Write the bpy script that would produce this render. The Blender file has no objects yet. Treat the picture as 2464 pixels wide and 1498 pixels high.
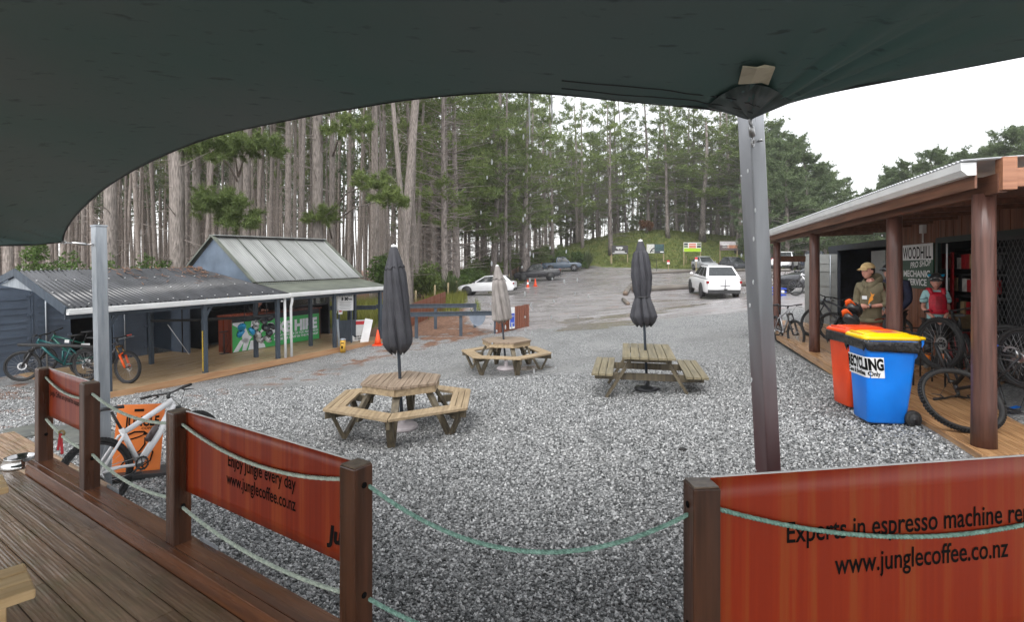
import bpy, bmesh, math, random
import numpy as np
from mathutils import Vector, Matrix, Euler, Quaternion
R = math.radians
PI = math.pi
scene = bpy.context.scene
COL = scene.collection
random.seed(7); rng = np.random.default_rng(7)

# ---------------------------------------------------------------- camera, sky, sun, exposure
F, HX, HY, EYE = 1300.0, 1232.0, 645.0, 2.4      # focal length and horizon, read off the photograph (width 2464)
cam = bpy.data.cameras.new('camera'); camo = bpy.data.objects.new('camera', cam); COL.objects.link(camo)
camo.location = (0, 0, EYE); camo.rotation_euler = (R(90), 0, 0)
cam.sensor_width = 36; cam.lens = 36 * F / 2464; cam.shift_y = -(749 - HY) / 2464
cam.clip_start = 0.05; cam.clip_end = 1500
scene.camera = camo
world = bpy.data.worlds.new('World'); scene.world = world; world.use_nodes = True
wn = world.node_tree.nodes; wl = world.node_tree.links
sky = wn.new('ShaderNodeTexSky'); sky.sky_type = 'NISHITA'; sky.sun_disc = False
SUN_EL, SUN_AZ = 55, 200
sky.sun_elevation = R(SUN_EL); sky.sun_rotation = R(SUN_AZ); sky.air_density = 1.0; sky.dust_density = 1.5; sky.ozone_density = 1
hsv = wn.new('ShaderNodeHueSaturation'); hsv.inputs['Saturation'].default_value = 0.12
wl.new(sky.outputs[0], hsv.inputs['Color']); wl.new(hsv.outputs[0], wn['Background'].inputs['Color'])
wn['Background'].inputs['Strength'].default_value = 0.15
sun = bpy.data.lights.new('sun', 'SUN'); sun.energy = 0.7; sun.angle = R(40); sun.color = (1, 0.97, 0.93)
suno = bpy.data.objects.new('sun', sun); COL.objects.link(suno)
sa, se = R(SUN_AZ), R(SUN_EL)
sdir = Vector((math.sin(sa) * math.cos(se), math.cos(sa) * math.cos(se), math.sin(se)))
suno.rotation_euler = sdir.to_track_quat('Z', 'Y').to_euler(); suno.location = (0, 0, 40)
scene.view_settings.view_transform = 'Standard'; scene.view_settings.look = 'None'
scene.view_settings.exposure = 1.45; scene.view_settings.gamma = 1
scene.cycles.max_bounces = 6; scene.cycles.diffuse_bounces = 3; scene.cycles.glossy_bounces = 3
scene.cycles.transparent_max_bounces = 12; scene.cycles.use_denoising = True

def P(px, py, d):                                  # the point at depth d that shows at a pixel of the 2464-wide photograph
    return Vector(((px - HX) * d / F, d, EYE - (py - HY) * d / F))
def PG(px, py, h):                                 # the same for a point whose height is known
    return P(px, py, F * (EYE - h) / (py - HY))

# ---------------------------------------------------------------- materials
MATS = {}
def nd(nt, t, **kw):
    n = nt.nodes.new(t)
    for k, v in kw.items():
        if hasattr(n, k): setattr(n, k, v)
        else: n.inputs[k].default_value = v
    return n
def ramp(nt, stops, interp='LINEAR'):
    r = nt.nodes.new('ShaderNodeValToRGB'); r.color_ramp.interpolation = interp
    e = r.color_ramp.elements
    while len(e) < len(stops): e.new(0.5)
    for i, (p, c) in enumerate(stops):
        e[i].position = p; e[i].color = (*c, 1) if len(c) == 3 else c
    return r
def S(r, g, b):                                    # sRGB 0-255 -> linear
    f = lambda c: (c / 255 / 12.92) if c / 255 <= .04045 else ((c / 255 + .055) / 1.055) ** 2.4
    return (f(r), f(g), f(b))
def pm(name, c1, c2=None, scale=6, rough=.6, stretch=(1, 1, 1), bump=0, metal=0, spec=.5, detail=5, lo=.35, hi=.65, rvar=0, coat=0, trans=0, bscale=None):
    if name in MATS: return MATS[name]
    m = bpy.data.materials.new(name); m.use_nodes = True; nt = m.node_tree; b = nt.nodes['Principled BSDF']
    b.inputs['Roughness'].default_value = rough; b.inputs['Metallic'].default_value = metal
    b.inputs['Specular IOR Level'].default_value = spec; b.inputs['Base Color'].default_value = (*c1, 1)
    b.inputs['Coat Weight'].default_value = coat
    b.inputs['Transmission Weight'].default_value = trans
    if c2 is None: c2 = tuple(x * .8 for x in c1)
    tc = nd(nt, 'ShaderNodeTexCoord'); mp = nd(nt, 'ShaderNodeMapping'); mp.inputs['Scale'].default_value = stretch
    nt.links.new(tc.outputs['Object'], mp.inputs['Vector'])
    nz = nd(nt, 'ShaderNodeTexNoise', Scale=scale, Detail=detail); nt.links.new(mp.outputs[0], nz.inputs['Vector'])
    rp = ramp(nt, [(lo, c1), (hi, c2)]); nt.links.new(nz.outputs['Fac'], rp.inputs[0])
    nt.links.new(rp.outputs[0], b.inputs['Base Color'])
    if rvar:
        mr = nd(nt, 'ShaderNodeMapRange'); mr.inputs['To Min'].default_value = max(0, rough - rvar); mr.inputs['To Max'].default_value = min(1, rough + rvar)
        n2 = nd(nt, 'ShaderNodeTexNoise', Scale=scale * .37, Detail=3); nt.links.new(mp.outputs[0], n2.inputs['Vector'])
        mr.inputs['From Min'].default_value = .35; mr.inputs['From Max'].default_value = .65
        nt.links.new(n2.outputs['Fac'], mr.inputs['Value']); nt.links.new(mr.outputs[0], b.inputs['Roughness'])
    if bump:
        bp = nd(nt, 'ShaderNodeBump', Strength=bump, Distance=.02)
        src = nz
        if bscale:
            src = nd(nt, 'ShaderNodeTexNoise', Scale=bscale, Detail=4); nt.links.new(mp.outputs[0], src.inputs['Vector'])
        nt.links.new(src.outputs['Fac'], bp.inputs['Height']); nt.links.new(bp.outputs[0], b.inputs['Normal'])
    MATS[name] = m
    return m
def wood(name, c1, c2, axis=0, rough=.45, scale=9, bump=.25, **k):
    st = [9, 9, 9]; st[axis] = .55
    return pm(name, c1, c2, scale=scale * .35, stretch=tuple(st), rough=rough, bump=bump, lo=.3, hi=.7, detail=7, rvar=.15, **k)

# ---------------------------------------------------------------- mesh builder
Z3 = Vector((0, 0, 1))
class MB:
    def __init__(s): s.v = []; s.f = []; s.sm = []
    def add(s, vs, fs, smooth=False, M=None):
        o = len(s.v)
        s.v += [tuple(M @ Vector(p)) if M else tuple(p) for p in vs]
        s.f += [tuple(i + o for i in f) for f in fs]; s.sm += [smooth] * len(fs)
        return s
    def box(s, c, size, rot=None, taper=1.0):
        x, y, z = (q / 2 for q in size); t = taper
        vs = [(-x, -y, -z), (x, -y, -z), (x, y, -z), (-x, y, -z), (-x * t, -y * t, z), (x * t, -y * t, z), (x * t, y * t, z), (-x * t, y * t, z)]
        M = Matrix.Translation(c) @ (rot.to_matrix().to_4x4() if isinstance(rot, (Euler, Quaternion)) else (rot.to_4x4() if rot is not None else Matrix()))
        return s.add(vs, [(3, 2, 1, 0), (4, 5, 6, 7), (0, 1, 5, 4), (1, 2, 6, 5), (2, 3, 7, 6), (3, 0, 4, 7)], M=M)
    def beam(s, a, b, w, h, up=Z3):
        a, b = Vector(a), Vector(b); d = (b - a); L = d.length; d.normalize()
        sx = d.cross(Vector(up))
        if sx.length < 1e-4: sx = Vector((1, 0, 0))
        sx.normalize(); uz = sx.cross(d)
        M = Matrix((d, sx, uz)).transposed()
        return s.box((a + b) / 2, (L, w, h), M)
    def tube(s, pts, r, n=8, cap=True, smooth=True, closed=False):
        pts = [Vector(p) for p in pts]; k = len(pts)
        rs = r if isinstance(r, (list, tuple)) else [r] * k
        vs = []; prev = None
        for i, p in enumerate(pts):
            if closed: t = pts[(i + 1) % k] - pts[i - 1]
            else: t = pts[min(i + 1, k - 1)] - pts[max(i - 1, 0)]
            if t.length < 1e-9: t = Vector((0, 0, 1))
            t.normalize()
            if prev is None:
                a = Vector((0, 0, 1)) if abs(t.z) < .9 else Vector((1, 0, 0))
                x = t.cross(a).normalized()
            else:
                x = (prev - t * prev.dot(t))
                x = x.normalized() if x.length > 1e-6 else t.orthogonal().normalized()
            prev = x; y = t.cross(x)
            vs += [p + (x * math.cos(2 * PI * j / n) + y * math.sin(2 * PI * j / n)) * rs[i] for j in range(n)]
        fs = []
        for i in range(k if closed else k - 1):
            i2 = (i + 1) % k
            fs += [(i * n + j, i * n + (j + 1) % n, i2 * n + (j + 1) % n, i2 * n + j) for j in range(n)]
        if cap and not closed: fs += [tuple(reversed(range(n))), tuple((k - 1) * n + j for j in range(n))]
        return s.add(vs, fs, smooth)
    def lathe(s, prof, n=20, M=None, smooth=True, capb=True, capt=True):
        vs = [(r * math.cos(2 * PI * j / n), r * math.sin(2 * PI * j / n), z) for r, z in prof for j in range(n)]
        fs = [(i * n + j, i * n + (j + 1) % n, (i + 1) * n + (j + 1) % n, (i + 1) * n + j) for i in range(len(prof) - 1) for j in range(n)]
        if capb: fs.append(tuple(reversed(range(n))))
        if capt: fs.append(tuple((len(prof) - 1) * n + j for j in range(n)))
        return s.add(vs, fs, smooth, M)
    def prism(s, poly, depth, M=None, z0=0):
        n = len(poly)
        vs = [(x, y, z0) for x, y in poly] + [(x, y, z0 + depth) for x, y in poly]
        fs = [tuple(reversed(range(n))), tuple(range(n, 2 * n))] + [(i, (i + 1) % n, n + (i + 1) % n, n + i) for i in range(n)]
        return s.add(vs, fs, M=M)
    def slab(s, pts, t):                                   # polygon in space given a thickness downwards along its normal
        pts = [Vector(p) for p in pts]; n = (pts[1] - pts[0]).cross(pts[2] - pts[0]).normalized(); k = len(pts)
        vs = pts + [p - n * t for p in pts]
        return s.add(vs, [tuple(range(k)), tuple(reversed(range(k, 2 * k)))] + [(i, k + i, k + (i + 1) % k, (i + 1) % k) for i in range(k)])
    def sph(s, c, r, n=12, m=8, fn=None):
        c = Vector(c); r = Vector(r) if hasattr(r, '__len__') else Vector((r, r, r))
        vs = []
        for i in range(m + 1):
            th = PI * i / m
            for j in range(n):
                ph = 2 * PI * j / n
                u = Vector((math.sin(th) * math.cos(ph), math.sin(th) * math.sin(ph), math.cos(th)))
                q = Vector((u.x * r.x, u.y * r.y, u.z * r.z))
                if fn: q = fn(u, q)
                vs.append(c + q)
        fs = [(i * n + j, (i + 1) * n + j, (i + 1) * n + (j + 1) % n, i * n + (j + 1) % n) for i in range(m) for j in range(n)]
        return s.add(vs, fs, True)
    def grid(s, rows, smooth=True, flip=False):
        n = len(rows[0]); vs = [p for r in rows for p in r]
        fs = [(i * n + j, i * n + j + 1, (i + 1) * n + j + 1, (i + 1) * n + j) for i in range(len(rows) - 1) for j in range(n - 1)]
        if flip: fs = [f[::-1] for f in fs]
        return s.add(vs, fs, smooth)
    def build(s, name, mat, parent=None, bevel=0, solid=0):
        me = bpy.data.meshes.new(name); me.from_pydata(s.v, [], s.f)
        me.polygons.foreach_set('use_smooth', s.sm); me.materials.append(mat); me.update()
        o = bpy.data.objects.new(name, me); COL.objects.link(o)
        if parent: o.parent = parent
        if solid:
            sm = o.modifiers.new('solid', 'SOLIDIFY'); sm.thickness = solid; sm.offset = 0
        if bevel:
            bv = o.modifiers.new('bevel', 'BEVEL'); bv.width = bevel; bv.segments = 2; bv.limit_method = 'ANGLE'; bv.angle_limit = R(40)
        return o
def npmesh(name, V, T, mat, parent=None, smooth=False):
    me = bpy.data.meshes.new(name); V = np.asarray(V, np.float32); T = np.asarray(T, np.int32); k = T.shape[1]
    me.vertices.add(len(V)); me.vertices.foreach_set('co', V.ravel())
    me.loops.add(T.size); me.loops.foreach_set('vertex_index', T.ravel())
    me.polygons.add(len(T)); me.polygons.foreach_set('loop_start', np.arange(0, T.size, k, dtype=np.int32))
    me.polygons.foreach_set('use_smooth', np.full(len(T), smooth)); me.materials.append(mat)
    me.update(calc_edges=True); me.validate()
    o = bpy.data.objects.new(name, me); COL.objects.link(o)
    if parent: o.parent = parent
    return o
def tag(o, label=None, cat=None, group=None, kind=None):
    if label: o['label'] = label
    if cat: o['category'] = cat
    if group: o['group'] = group
    if kind: o['kind'] = kind
    return o
def thing(name, label, cat, loc=(0, 0, 0), rot=(0, 0, 0), group=None):
    o = bpy.data.objects.new(name, None); COL.objects.link(o); o.location = loc; o.rotation_euler = rot
    o.empty_display_size = .2
    return tag(o, label, cat, group)
def copy_tree(o, parent=None):
    c = o.copy(); COL.objects.link(c); c.parent = parent
    for ch in CH.get(o.name, o.children): copy_tree(ch, c)
    return c
CH = {}
def textmesh(body, size, bold=0.0, space=1.0):
    cu = bpy.data.curves.new('lettering', 'FONT'); cu.body = body; cu.size = size; cu.offset = bold * size; cu.space_character = space
    cu.resolution_u = 3
    t = bpy.data.objects.new('tmp', cu); COL.objects.link(t)
    me = bpy.data.meshes.new_from_object(t)
    bpy.data.objects.remove(t); bpy.data.curves.remove(cu)
    return me
def text(body, parent, mat, origin, right, up, height, width=None, bold=.02, space=1.0, name='lettering', centre=False, curve=None, lift=.0012):
    """Lettering on a plane: origin is the left end of the baseline, height the capital height, width the full length."""
    me = textmesh(body, 1.0, bold, space)
    n = len(me.vertices); co = np.empty(n * 3, np.float32); me.vertices.foreach_get('co', co); co = co.reshape(-1, 3)
    w = co[:, 0].max() - co[:, 0].min(); x = co[:, 0] - co[:, 0].min(); sy = height / .70
    sx = (width / w) if width else sy
    right = Vector(right).normalized(); up = Vector(up).normalized(); nrm = right.cross(up); o = Vector(origin)
    if centre: o = o - right * (w * sx / 2)
    x = x * sx; y = co[:, 1] * sy
    if curve is not None: q = [curve(a, b) for a, b in zip(x, y)]
    else: q = [o + right * float(a) + up * float(b) + nrm * lift for a, b in zip(x, y)]
    me.vertices.foreach_set('co', np.array([tuple(p) for p in q], np.float32).ravel()); me.materials.clear(); me.materials.append(mat); me.update()
    ob = bpy.data.objects.new(name, me); COL.objects.link(ob)
    if parent: ob.parent = parent
    return ob

# common materials
M_black = pm('black_plastic', (.018, .018, .02), (.03, .03, .032), rough=.5)
M_rubber = pm('rubber', (.012, .012, .013), (.025, .024, .023), scale=40, rough=.75, bump=.2)
M_white = pm('white_paint', (.78, .78, .77), (.68, .68, .67), scale=3, rough=.35)
M_steel = pm('steel', (.55, .55, .56), (.4, .4, .4), scale=20, rough=.3, metal=1)
M_galv = pm('galvanised_steel', (.42, .45, .48), (.3, .33, .36), scale=5, stretch=(4, 4, .5), rough=.45, metal=.55, bump=.05, rvar=.1)
M_ink = pm('black_lettering', (.008, .008, .008), (.012, .012, .012), rough=.9, spec=.05)
M_wink = pm('white_lettering', (.8, .8, .8), (.72, .72, .72), rough=.5)
M_gblue = pm('slate_blue_paint', S(62, 72, 82), S(50, 58, 68), scale=4, stretch=(3, 3, .6), rough=.5, rvar=.1)
M_glass = pm('dark_glass', (.02, .024, .026), (.03, .035, .037), rough=.06, spec=.9)
M_skin = pm('skin', S(214, 160, 140), S(196, 136, 118), scale=14, rough=.55)
M_hair = pm('dark_hair', (.018, .012, .01), (.03, .02, .015), rough=.6)
# ---------------------------------------------------------------- ground: heights through known contact points
def CP(px, py, d, dz=0): p = P(px, py, d); return (p.x, p.y, p.z + dz)
ctrl = [CP(968, 1030, 8.0), CP(1218, 890, 13.2), CP(1557, 942, 10), CP(2102, 1040, 6.05), CP(2366, 1112, 5.06), CP(2060, 925, 8.6), CP(1860, 822, 14.5),
        CP(240, 1228, 5.66), CP(262, 945, 11.5, -.11), CP(915, 816, 19.0, -.1), CP(600, 885, 14.5, -.1), CP(40, 901, 13.4), CP(1722, 722, 29), CP(1170, 711, 41), CP(1290, 675, 63),
        CP(1350, 654, 72), CP(1690, 652, 66), CP(1900, 650, 56), CP(1522, 703, 35), CP(1110, 808, 20), CP(1270, 786, 21.5), CP(1930, 711, 23), CP(1870, 692, 33), CP(1610, 657, 64), CP(1560, 658, 64),
        CP(700, 700, 30, -.5), (1.6, 2.9, .2), (-2, 3.4, -.1), (0, 3.2, .02), (-6, 3, -.15), (-9, 7, -.3), (4.5, 3, .55), (9, 2, .6), (-4, -3, 0), (5, -4, .5), (-20, 0, -.4), (30, 0, .8),
        (-30, 20, -.6), (-45, 45, -.4), (-20, 45, 0), (-25, 75, .2), (40, 30, 1.2), (60, 60, 2), (20, 40, 1.3), (30, 60, 2.0), (0, 50, .35), (14, 20, .9), (20, 12, .8), (-60, 100, 0), (0, 120, 2.5), (40, 120, 3), (100, 120, 3), (-120, 60, 0), (120, 30, 2), (0, -40, .2), (-80, -40, 0), (80, -40, .6)]
CX = np.array(ctrl, float)
def _phi(r2): return 0.5 * r2 * np.log(r2 + 1e-9)
_n = len(CX); _d2 = ((CX[:, None, :2] - CX[None, :, :2]) ** 2).sum(-1)
_A = np.zeros((_n + 3, _n + 3)); _A[:_n, :_n] = _phi(_d2) + np.eye(_n) * 2.0
_A[:_n, _n] = 1; _A[:_n, _n + 1:] = CX[:, :2]; _A[_n, :_n] = 1; _A[_n + 1:, :_n] = CX[:, :2].T
_w = np.linalg.solve(_A, np.concatenate([CX[:, 2], np.zeros(3)]))
def hill(X, Y):
    def b(cx, cy, sx, sy, h): return h * np.exp(-(((X - cx) / sx) ** 2 + ((Y - cy) / sy) ** 2))
    h = b(18, 88, 10, 10, 4.3) + b(28, 90, 9, 10, 3.0) + b(38, 90, 10, 10, 2.6) + b(50, 88, 12, 11, 3.2) + b(8, 91, 7, 9, 1.6) + b(66, 86, 16, 14, 3.5)
    return h * (1 / (1 + np.exp(-(Y - 74 + .06 * (X - 15)) / 1.3)))
def hgt(X, Y):
    X = np.asarray(X, float); Y = np.asarray(Y, float); sh = X.shape; x = X.ravel(); y = Y.ravel()
    out = np.empty(len(x))
    for i in range(0, len(x), 20000):
        a, b = x[i:i + 20000], y[i:i + 20000]
        ac, bc = np.clip(a, -120, 120), np.clip(b, -40, 120)
        d2 = (ac[:, None] - CX[None, :, 0]) ** 2 + (bc[:, None] - CX[None, :, 1]) ** 2
        out[i:i + 20000] = _phi(d2) @ _w[:_n] + _w[_n] + _w[_n + 1] * ac + _w[_n + 2] * bc + hill(a, b)
    return out.reshape(sh)
def gz(x, y): return float(hgt(np.array([x]), np.array([y]))[0])
def onG(px, py, d):                                # a ground point at depth d below a pixel column
    x = (px - HX) * d / F; return Vector((x, d, gz(x, d)))

# ground sheet
def axis(lo, hi, near, k):
    a = [0.0]; 
    while a[-1] < hi: a.append(a[-1] + near + k * a[-1])
    b = [0.0]
    while -b[-1] > lo or b[-1] < -lo:
        b.append(b[-1] + near + k * b[-1])
        if b[-1] > -lo: break
    return np.array([-q for q in b[:0:-1]] + a)
gx = axis(-320, 320, .3, .03); gy = axis(-60, 420, .22, .013)
GXX, GYY = np.meshgrid(gx, gy, indexing='ij'); GZZ = hgt(GXX, GYY)
def zmask(X, Y):
    """zone weights 0..1: car park, needle litter, grass"""
    sg = lambda t, w: 1 / (1 + np.exp(-t / w))
    yfront = 20.5 - .04 * (X - 3)                      # front edge of the car park
    yback = np.where(X < 12, 77 - .15 * X, 74.5 - .35 * (X - 12))
    left = -1.5 - .10 * (Y - 20)
    left = np.where(Y > 45, -3.5 + (Y - 45) * .15, left)
    park = sg(Y - yfront, .7) * sg(yback - Y, .7) * sg(X - left, .5)
    grass = sg(Y - yback, .6) * sg(X - (2 + 0 * Y), 2)
    beh = sg(-3.1 - X - .0 * Y, .6) * sg(Y - 20.5, .5)
    gl = np.exp(-((X + 7.2) / 2.4) ** 2 - ((Y - 25) / 3.5) ** 2) * 1.4 + np.exp(-((X + 3.4 + .12 * (Y - 28)) / 1.2) ** 2) * sg(Y - 27, 2) * sg(52 - Y, 3)
    grass = np.clip(grass + gl, 0, 1)
    forest = np.clip(sg(left - X, .8) * sg(Y - 19.8, .5) + sg(Y - yback, 1) * sg(3 - X, 2) + sg(-8.2 - X - (Y - 10.5) * .75, .5) * sg(Y - 8.5, .5) * .45, 0, 1)
    # litter blown on the yard near the shed
    lit = .42 * np.exp(-((X + 6.0 - (Y - 12) * .45) / 1.5) ** 2) * sg(Y - 8, 1.5) + .3 * np.exp(-((X + 1) / 4) ** 2 - ((Y - 21) / 3) ** 2)
    needle = np.clip(np.maximum(forest, lit), 0, 1)
    return park, needle, grass
def pudmask(X, Y):
    out = 0 * X
    for px, d_, rx, ry, ro in ((1440, 20.4, 2.0, 1.1, .15), (1530, 22.4, 1.7, .7, .1), (1380, 22.2, 1.0, .6, .3), (1650, 23.6, 1.5, .5, .12), (1745, 25.5, 1.3, .5, .2), (1285, 13.2, .5, .4, .1), (1600, 29, 2, .8, .2), (1180, 26, 1.2, .8, .3)):
        cx = (px - HX) * d_ / F; u = (X - cx) * math.cos(ro) + (Y - d_) * math.sin(ro); v = -(X - cx) * math.sin(ro) + (Y - d_) * math.cos(ro); out = np.maximum(out, np.exp(-(u / rx) ** 2 - (v / ry) ** 2))
    return out
pk, ned, grs = zmask(GXX, GYY); pud = pudmask(GXX, GYY)
M_ground = bpy.data.materials.new('ground'); M_ground.use_nodes = True
nt = M_ground.node_tree; L = nt.links.new; bs = nt.nodes['Principled BSDF']
tc = nd(nt, 'ShaderNodeTexCoord'); OB = tc.outputs['Object']
def att(n): a = nd(nt, 'ShaderNodeAttribute'); a.attribute_name = n; return a.outputs['Fac']
def noise(sc, det=4, st=None):
    v = OB
    if st: m = nd(nt, 'ShaderNodeMapping'); m.inputs['Scale'].default_value = st; L(OB, m.inputs['Vector']); v = m.outputs[0]
    n = nd(nt, 'ShaderNodeTexNoise', Scale=sc, Detail=det); L(v, n.inputs['Vector']); return n.outputs['Fac']
def math_(op, a, b=None, c=None):
    n = nd(nt, 'ShaderNodeMath', operation=op)
    for i, q in enumerate((a, b, c)):
        if q is None: continue
        if isinstance(q, (int, float)): n.inputs[i].default_value = q
        else: L(q, n.inputs[i])
    return n.outputs[0]
def mix(f, a, b):
    n = nd(nt, 'ShaderNodeMix', data_type='RGBA')
    if isinstance(f, (int, float)): n.inputs[0].default_value = f
    else: L(f, n.inputs[0])
    for i, q in ((6, a), (7, b)):
        if isinstance(q, tuple): n.inputs[i].default_value = (*q, 1)
        else: L(q, n.inputs[i])
    return n.outputs[2]
def rmp(v, stops, interp='LINEAR'): r = ramp(nt, stops, interp); L(v, r.inputs[0]); return r.outputs[0]
# crushed stone
vo = nd(nt, 'ShaderNodeTexVoronoi', Scale=46); L(OB, vo.inputs['Vector']); ve = nd(nt, 'ShaderNodeTexVoronoi', Scale=46, feature='DISTANCE_TO_EDGE'); L(OB, ve.inputs['Vector']); gap = rmp(ve.outputs['Distance'], [(.01, (0, 0, 0)), (.07, (1, 1, 1))])
sepc = nd(nt, 'ShaderNodeSeparateColor'); L(vo.outputs['Color'], sepc.inputs[0])
stone = rmp(sepc.outputs[0], [(0, (.06, .063, .063)), (.25, (.15, .155, .155)), (.5, (.27, .276, .276)), (.78, (.40, .405, .405)), (1, (.6, .6, .595))])
stone = mix(gap, (.07, .07, .068), stone)
dust = rmp(noise(.9, 6), [(.47, (0, 0, 0)), (.68, (.55, .55, .55))])
stone2 = mix(dust, stone, (.30, .30, .295)); damp = rmp(noise(.55, 5), [(.36, (.6, .6, .6)), (.5, (0, 0, 0))]); stone2 = mix(math_('MULTIPLY', damp, .7), stone2, (.12, .122, .118))
speck = rmp(noise(3.3, 6), [(.60, (0, 0, 0)), (.70, (.6, .6, .6))])
# needle litter
litc = rmp(noise(9, 6, (1, 1, 1)), [(.3, (.10, .055, .035)), (.5, (.20, .10, .06)), (.7, (.27, .16, .10))])
# wet car park
wet = rmp(noise(.35, 5, (1, 2.2, 1)), [(.42, (0, 0, 0)), (.6, (1, 1, 1))])
parkc = rmp(noise(14, 6), [(.3, (.19, .18, .18)), (.5, (.27, .255, .258)), (.75, (.36, .34, .345))])
trk = rmp(noise(.5, 6, (.55, 2.6, 1)), [(.44, (1, 1, 1)), (.49, (.0, .0, .0)), (.54, (1, 1, 1))])
parkc = mix(math_('MULTIPLY', math_('SUBTRACT', 1.0, trk), .5), parkc, (.13, .11, .10))
orange = rmp(noise(1.1, 5), [(.58, (0, 0, 0)), (.72, (.5, .5, .5))])
parkc = mix(orange, parkc, (.24, .13, .09))
# moss and grass
grc = rmp(noise(1.3, 7), [(.3, (.05, .072, .016)), (.45, (.10, .135, .028)), (.58, (.155, .175, .04)), (.75, (.20, .155, .08))])
nb = noise(2.2, 6)
def edge(a, w=.35): return rmp(math_('ADD', a, math_('MULTIPLY', math_('SUBTRACT', nb, .5), w * 2)), [(.42, (0, 0, 0)), (.58, (1, 1, 1))])
nmask = edge(math_('MULTIPLY', att('needle'), 1.0), .55)
c = mix(nmask, stone2, litc); pmask = edge(att('park'), .25); c = mix(pmask, c, parkc)
gmask = edge(att('grass'), .3); c = mix(gmask, c, grc)
pmk = rmp(math_('ADD', att('puddle'), math_('MULTIPLY', math_('SUBTRACT', noise(1.6, 6, (.5, 1.6, 1)), .5), 1.5)), [(.46, (0, 0, 0)), (.56, (1, 1, 1))]); c = mix(math_('MULTIPLY', pmk, .8), c, (.15, .125, .095))
L(c, bs.inputs['Base Color'])
ro = mix(pmask, (.55, .55, .55), mix(wet, (.36, .36, .36), (.16, .16, .16))); ro = mix(gmask, ro, (.9, .9, .9)); ro = mix(nmask, ro, (.85, .85, .85))
ro = mix(pmk, ro, (.05, .05, .05)); L(ro, bs.inputs['Roughness'])
bh = math_('MULTIPLY', gap, 1.0)
bh = math_('MULTIPLY', bh, math_('SUBTRACT', 1.0, math_('MAXIMUM', pmask, pmk)))
bp = nd(nt, 'ShaderNodeBump', Strength=.75, Distance=.03); L(bh, bp.inputs['Height'])
bp2 = nd(nt, 'ShaderNodeBump', Strength=.35, Distance=.12); L(noise(5, 7, (.6, 1.4, 1)), bp2.inputs['Height']); L(bp.outputs[0], bp2.inputs['Normal'])
L(bp2.outputs[0], bs.inputs['Normal'])
nxg, nyg = GXX.shape
idx = np.arange(nxg * nyg).reshape(nxg, nyg)
quads = np.stack([idx[:-1, :-1], idx[1:, :-1], idx[1:, 1:], idx[:-1, 1:]], -1).reshape(-1, 4)
V = np.stack([GXX, GYY, GZZ], -1).reshape(-1, 3)
zone = np.zeros(len(quads), int); pm_, nm_, gm_ = pk.ravel(), ned.ravel(), grs.ravel()
fa = lambda a: a[quads].mean(1)
zone[fa(nm_) > .6] = 2; zone[fa(pm_) > .5] = 1; zone[(fa(gm_) > .5)] = 3
for k, nm in enumerate(('gravel_yard', 'car_park', 'forest_floor', 'grass_bank')):
    q = quads[zone == k]; u, inv = np.unique(q, return_inverse=True)
    o = npmesh(nm, V[u], inv.reshape(-1, 4), M_ground, smooth=True); o['kind'] = 'structure'
    for an, ar in (('park', pm_), ('needle', nm_), ('grass', gm_), ('puddle', pud.ravel())):
        at = o.data.attributes.new(an, 'FLOAT', 'POINT'); at.data.foreach_set('value', ar[u].astype(np.float32))
# loose stones on top of the nearest gravel
n = 230000
d = 2.2 + 10 * rng.random(n) ** 1.75; px = rng.uniform(-60, 2560, n)
X = (px - HX) * d / F; Y = d
pxy = np.stack([X, Y], -1)
ok = (Y > 2.75 + .0 * X) & (Y > 2.336 - .675 * (X + .674) + .35) & (Y > 2.3 + .2 * np.abs(X) * 0)
sx_, sy_ = X - 4.5, Y - 5.06
ok &= ~((X * .9625 - Y * .2715) > (4.62 * .9625 - 5.29 * .2715 - .2))
ok &= ~((X < -2.6) & (Y < 6.9) & (Y < 6.9) & (X < -4.6))
X, Y = X[ok], Y[ok]; n = len(X); Zs = hgt(X, Y)
octv = np.array([(1, 0, 0), (0, 1, 0), (-1, 0, 0), (0, -1, 0), (0, 0, 1), (0, 0, -1)], float)
octf = np.array([(0, 1, 4), (1, 2, 4), (2, 3, 4), (3, 0, 4), (1, 0, 5), (2, 1, 5), (3, 2, 5), (0, 3, 5)])
r = rng.uniform(.007, .019, (n, 1, 1)) * rng.uniform(.55, 1.35, (n, 6, 1))
q = rng.normal(size=(n, 4)); q /= np.linalg.norm(q, axis=1, keepdims=True); w, x, y, z = q.T
RM = np.stack([1 - 2 * (y * y + z * z), 2 * (x * y - z * w), 2 * (x * z + y * w), 2 * (x * y + z * w), 1 - 2 * (x * x + z * z), 2 * (y * z - x * w), 2 * (x * z - y * w), 2 * (y * z + x * w), 1 - 2 * (x * x + y * y)], -1).reshape(n, 3, 3)
vs = np.einsum('nij,nkj->nki', RM, octv[None] * r) + np.stack([X, Y, Zs + .004], -1)[:, None]
M_stone = bpy.data.materials.new('crushed_stone'); M_stone.use_nodes = True
nt = M_stone.node_tree; L = nt.links.new; g = nd(nt, 'ShaderNodeNewGeometry')
rp = ramp(nt, [(0, (.03, .032, .032)), (.3, (.12, .125, .125)), (.65, (.28, .285, .285)), (.88, (.45, .455, .455)), (1, (.62, .62, .615))]); L(g.outputs['Random Per Island'], rp.inputs[0])
L(rp.outputs[0], nt.nodes['Principled BSDF'].inputs['Base Color']); nt.nodes['Principled BSDF'].inputs['Roughness'].default_value = .38
o = npmesh('gravel', vs.reshape(-1, 3), (octf[None] + 6 * np.arange(n)[:, None, None]).reshape(-1, 3), M_stone); tag(o, 'loose grey crushed stones strewn over the near yard', 'gravel', kind='stuff')

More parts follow.
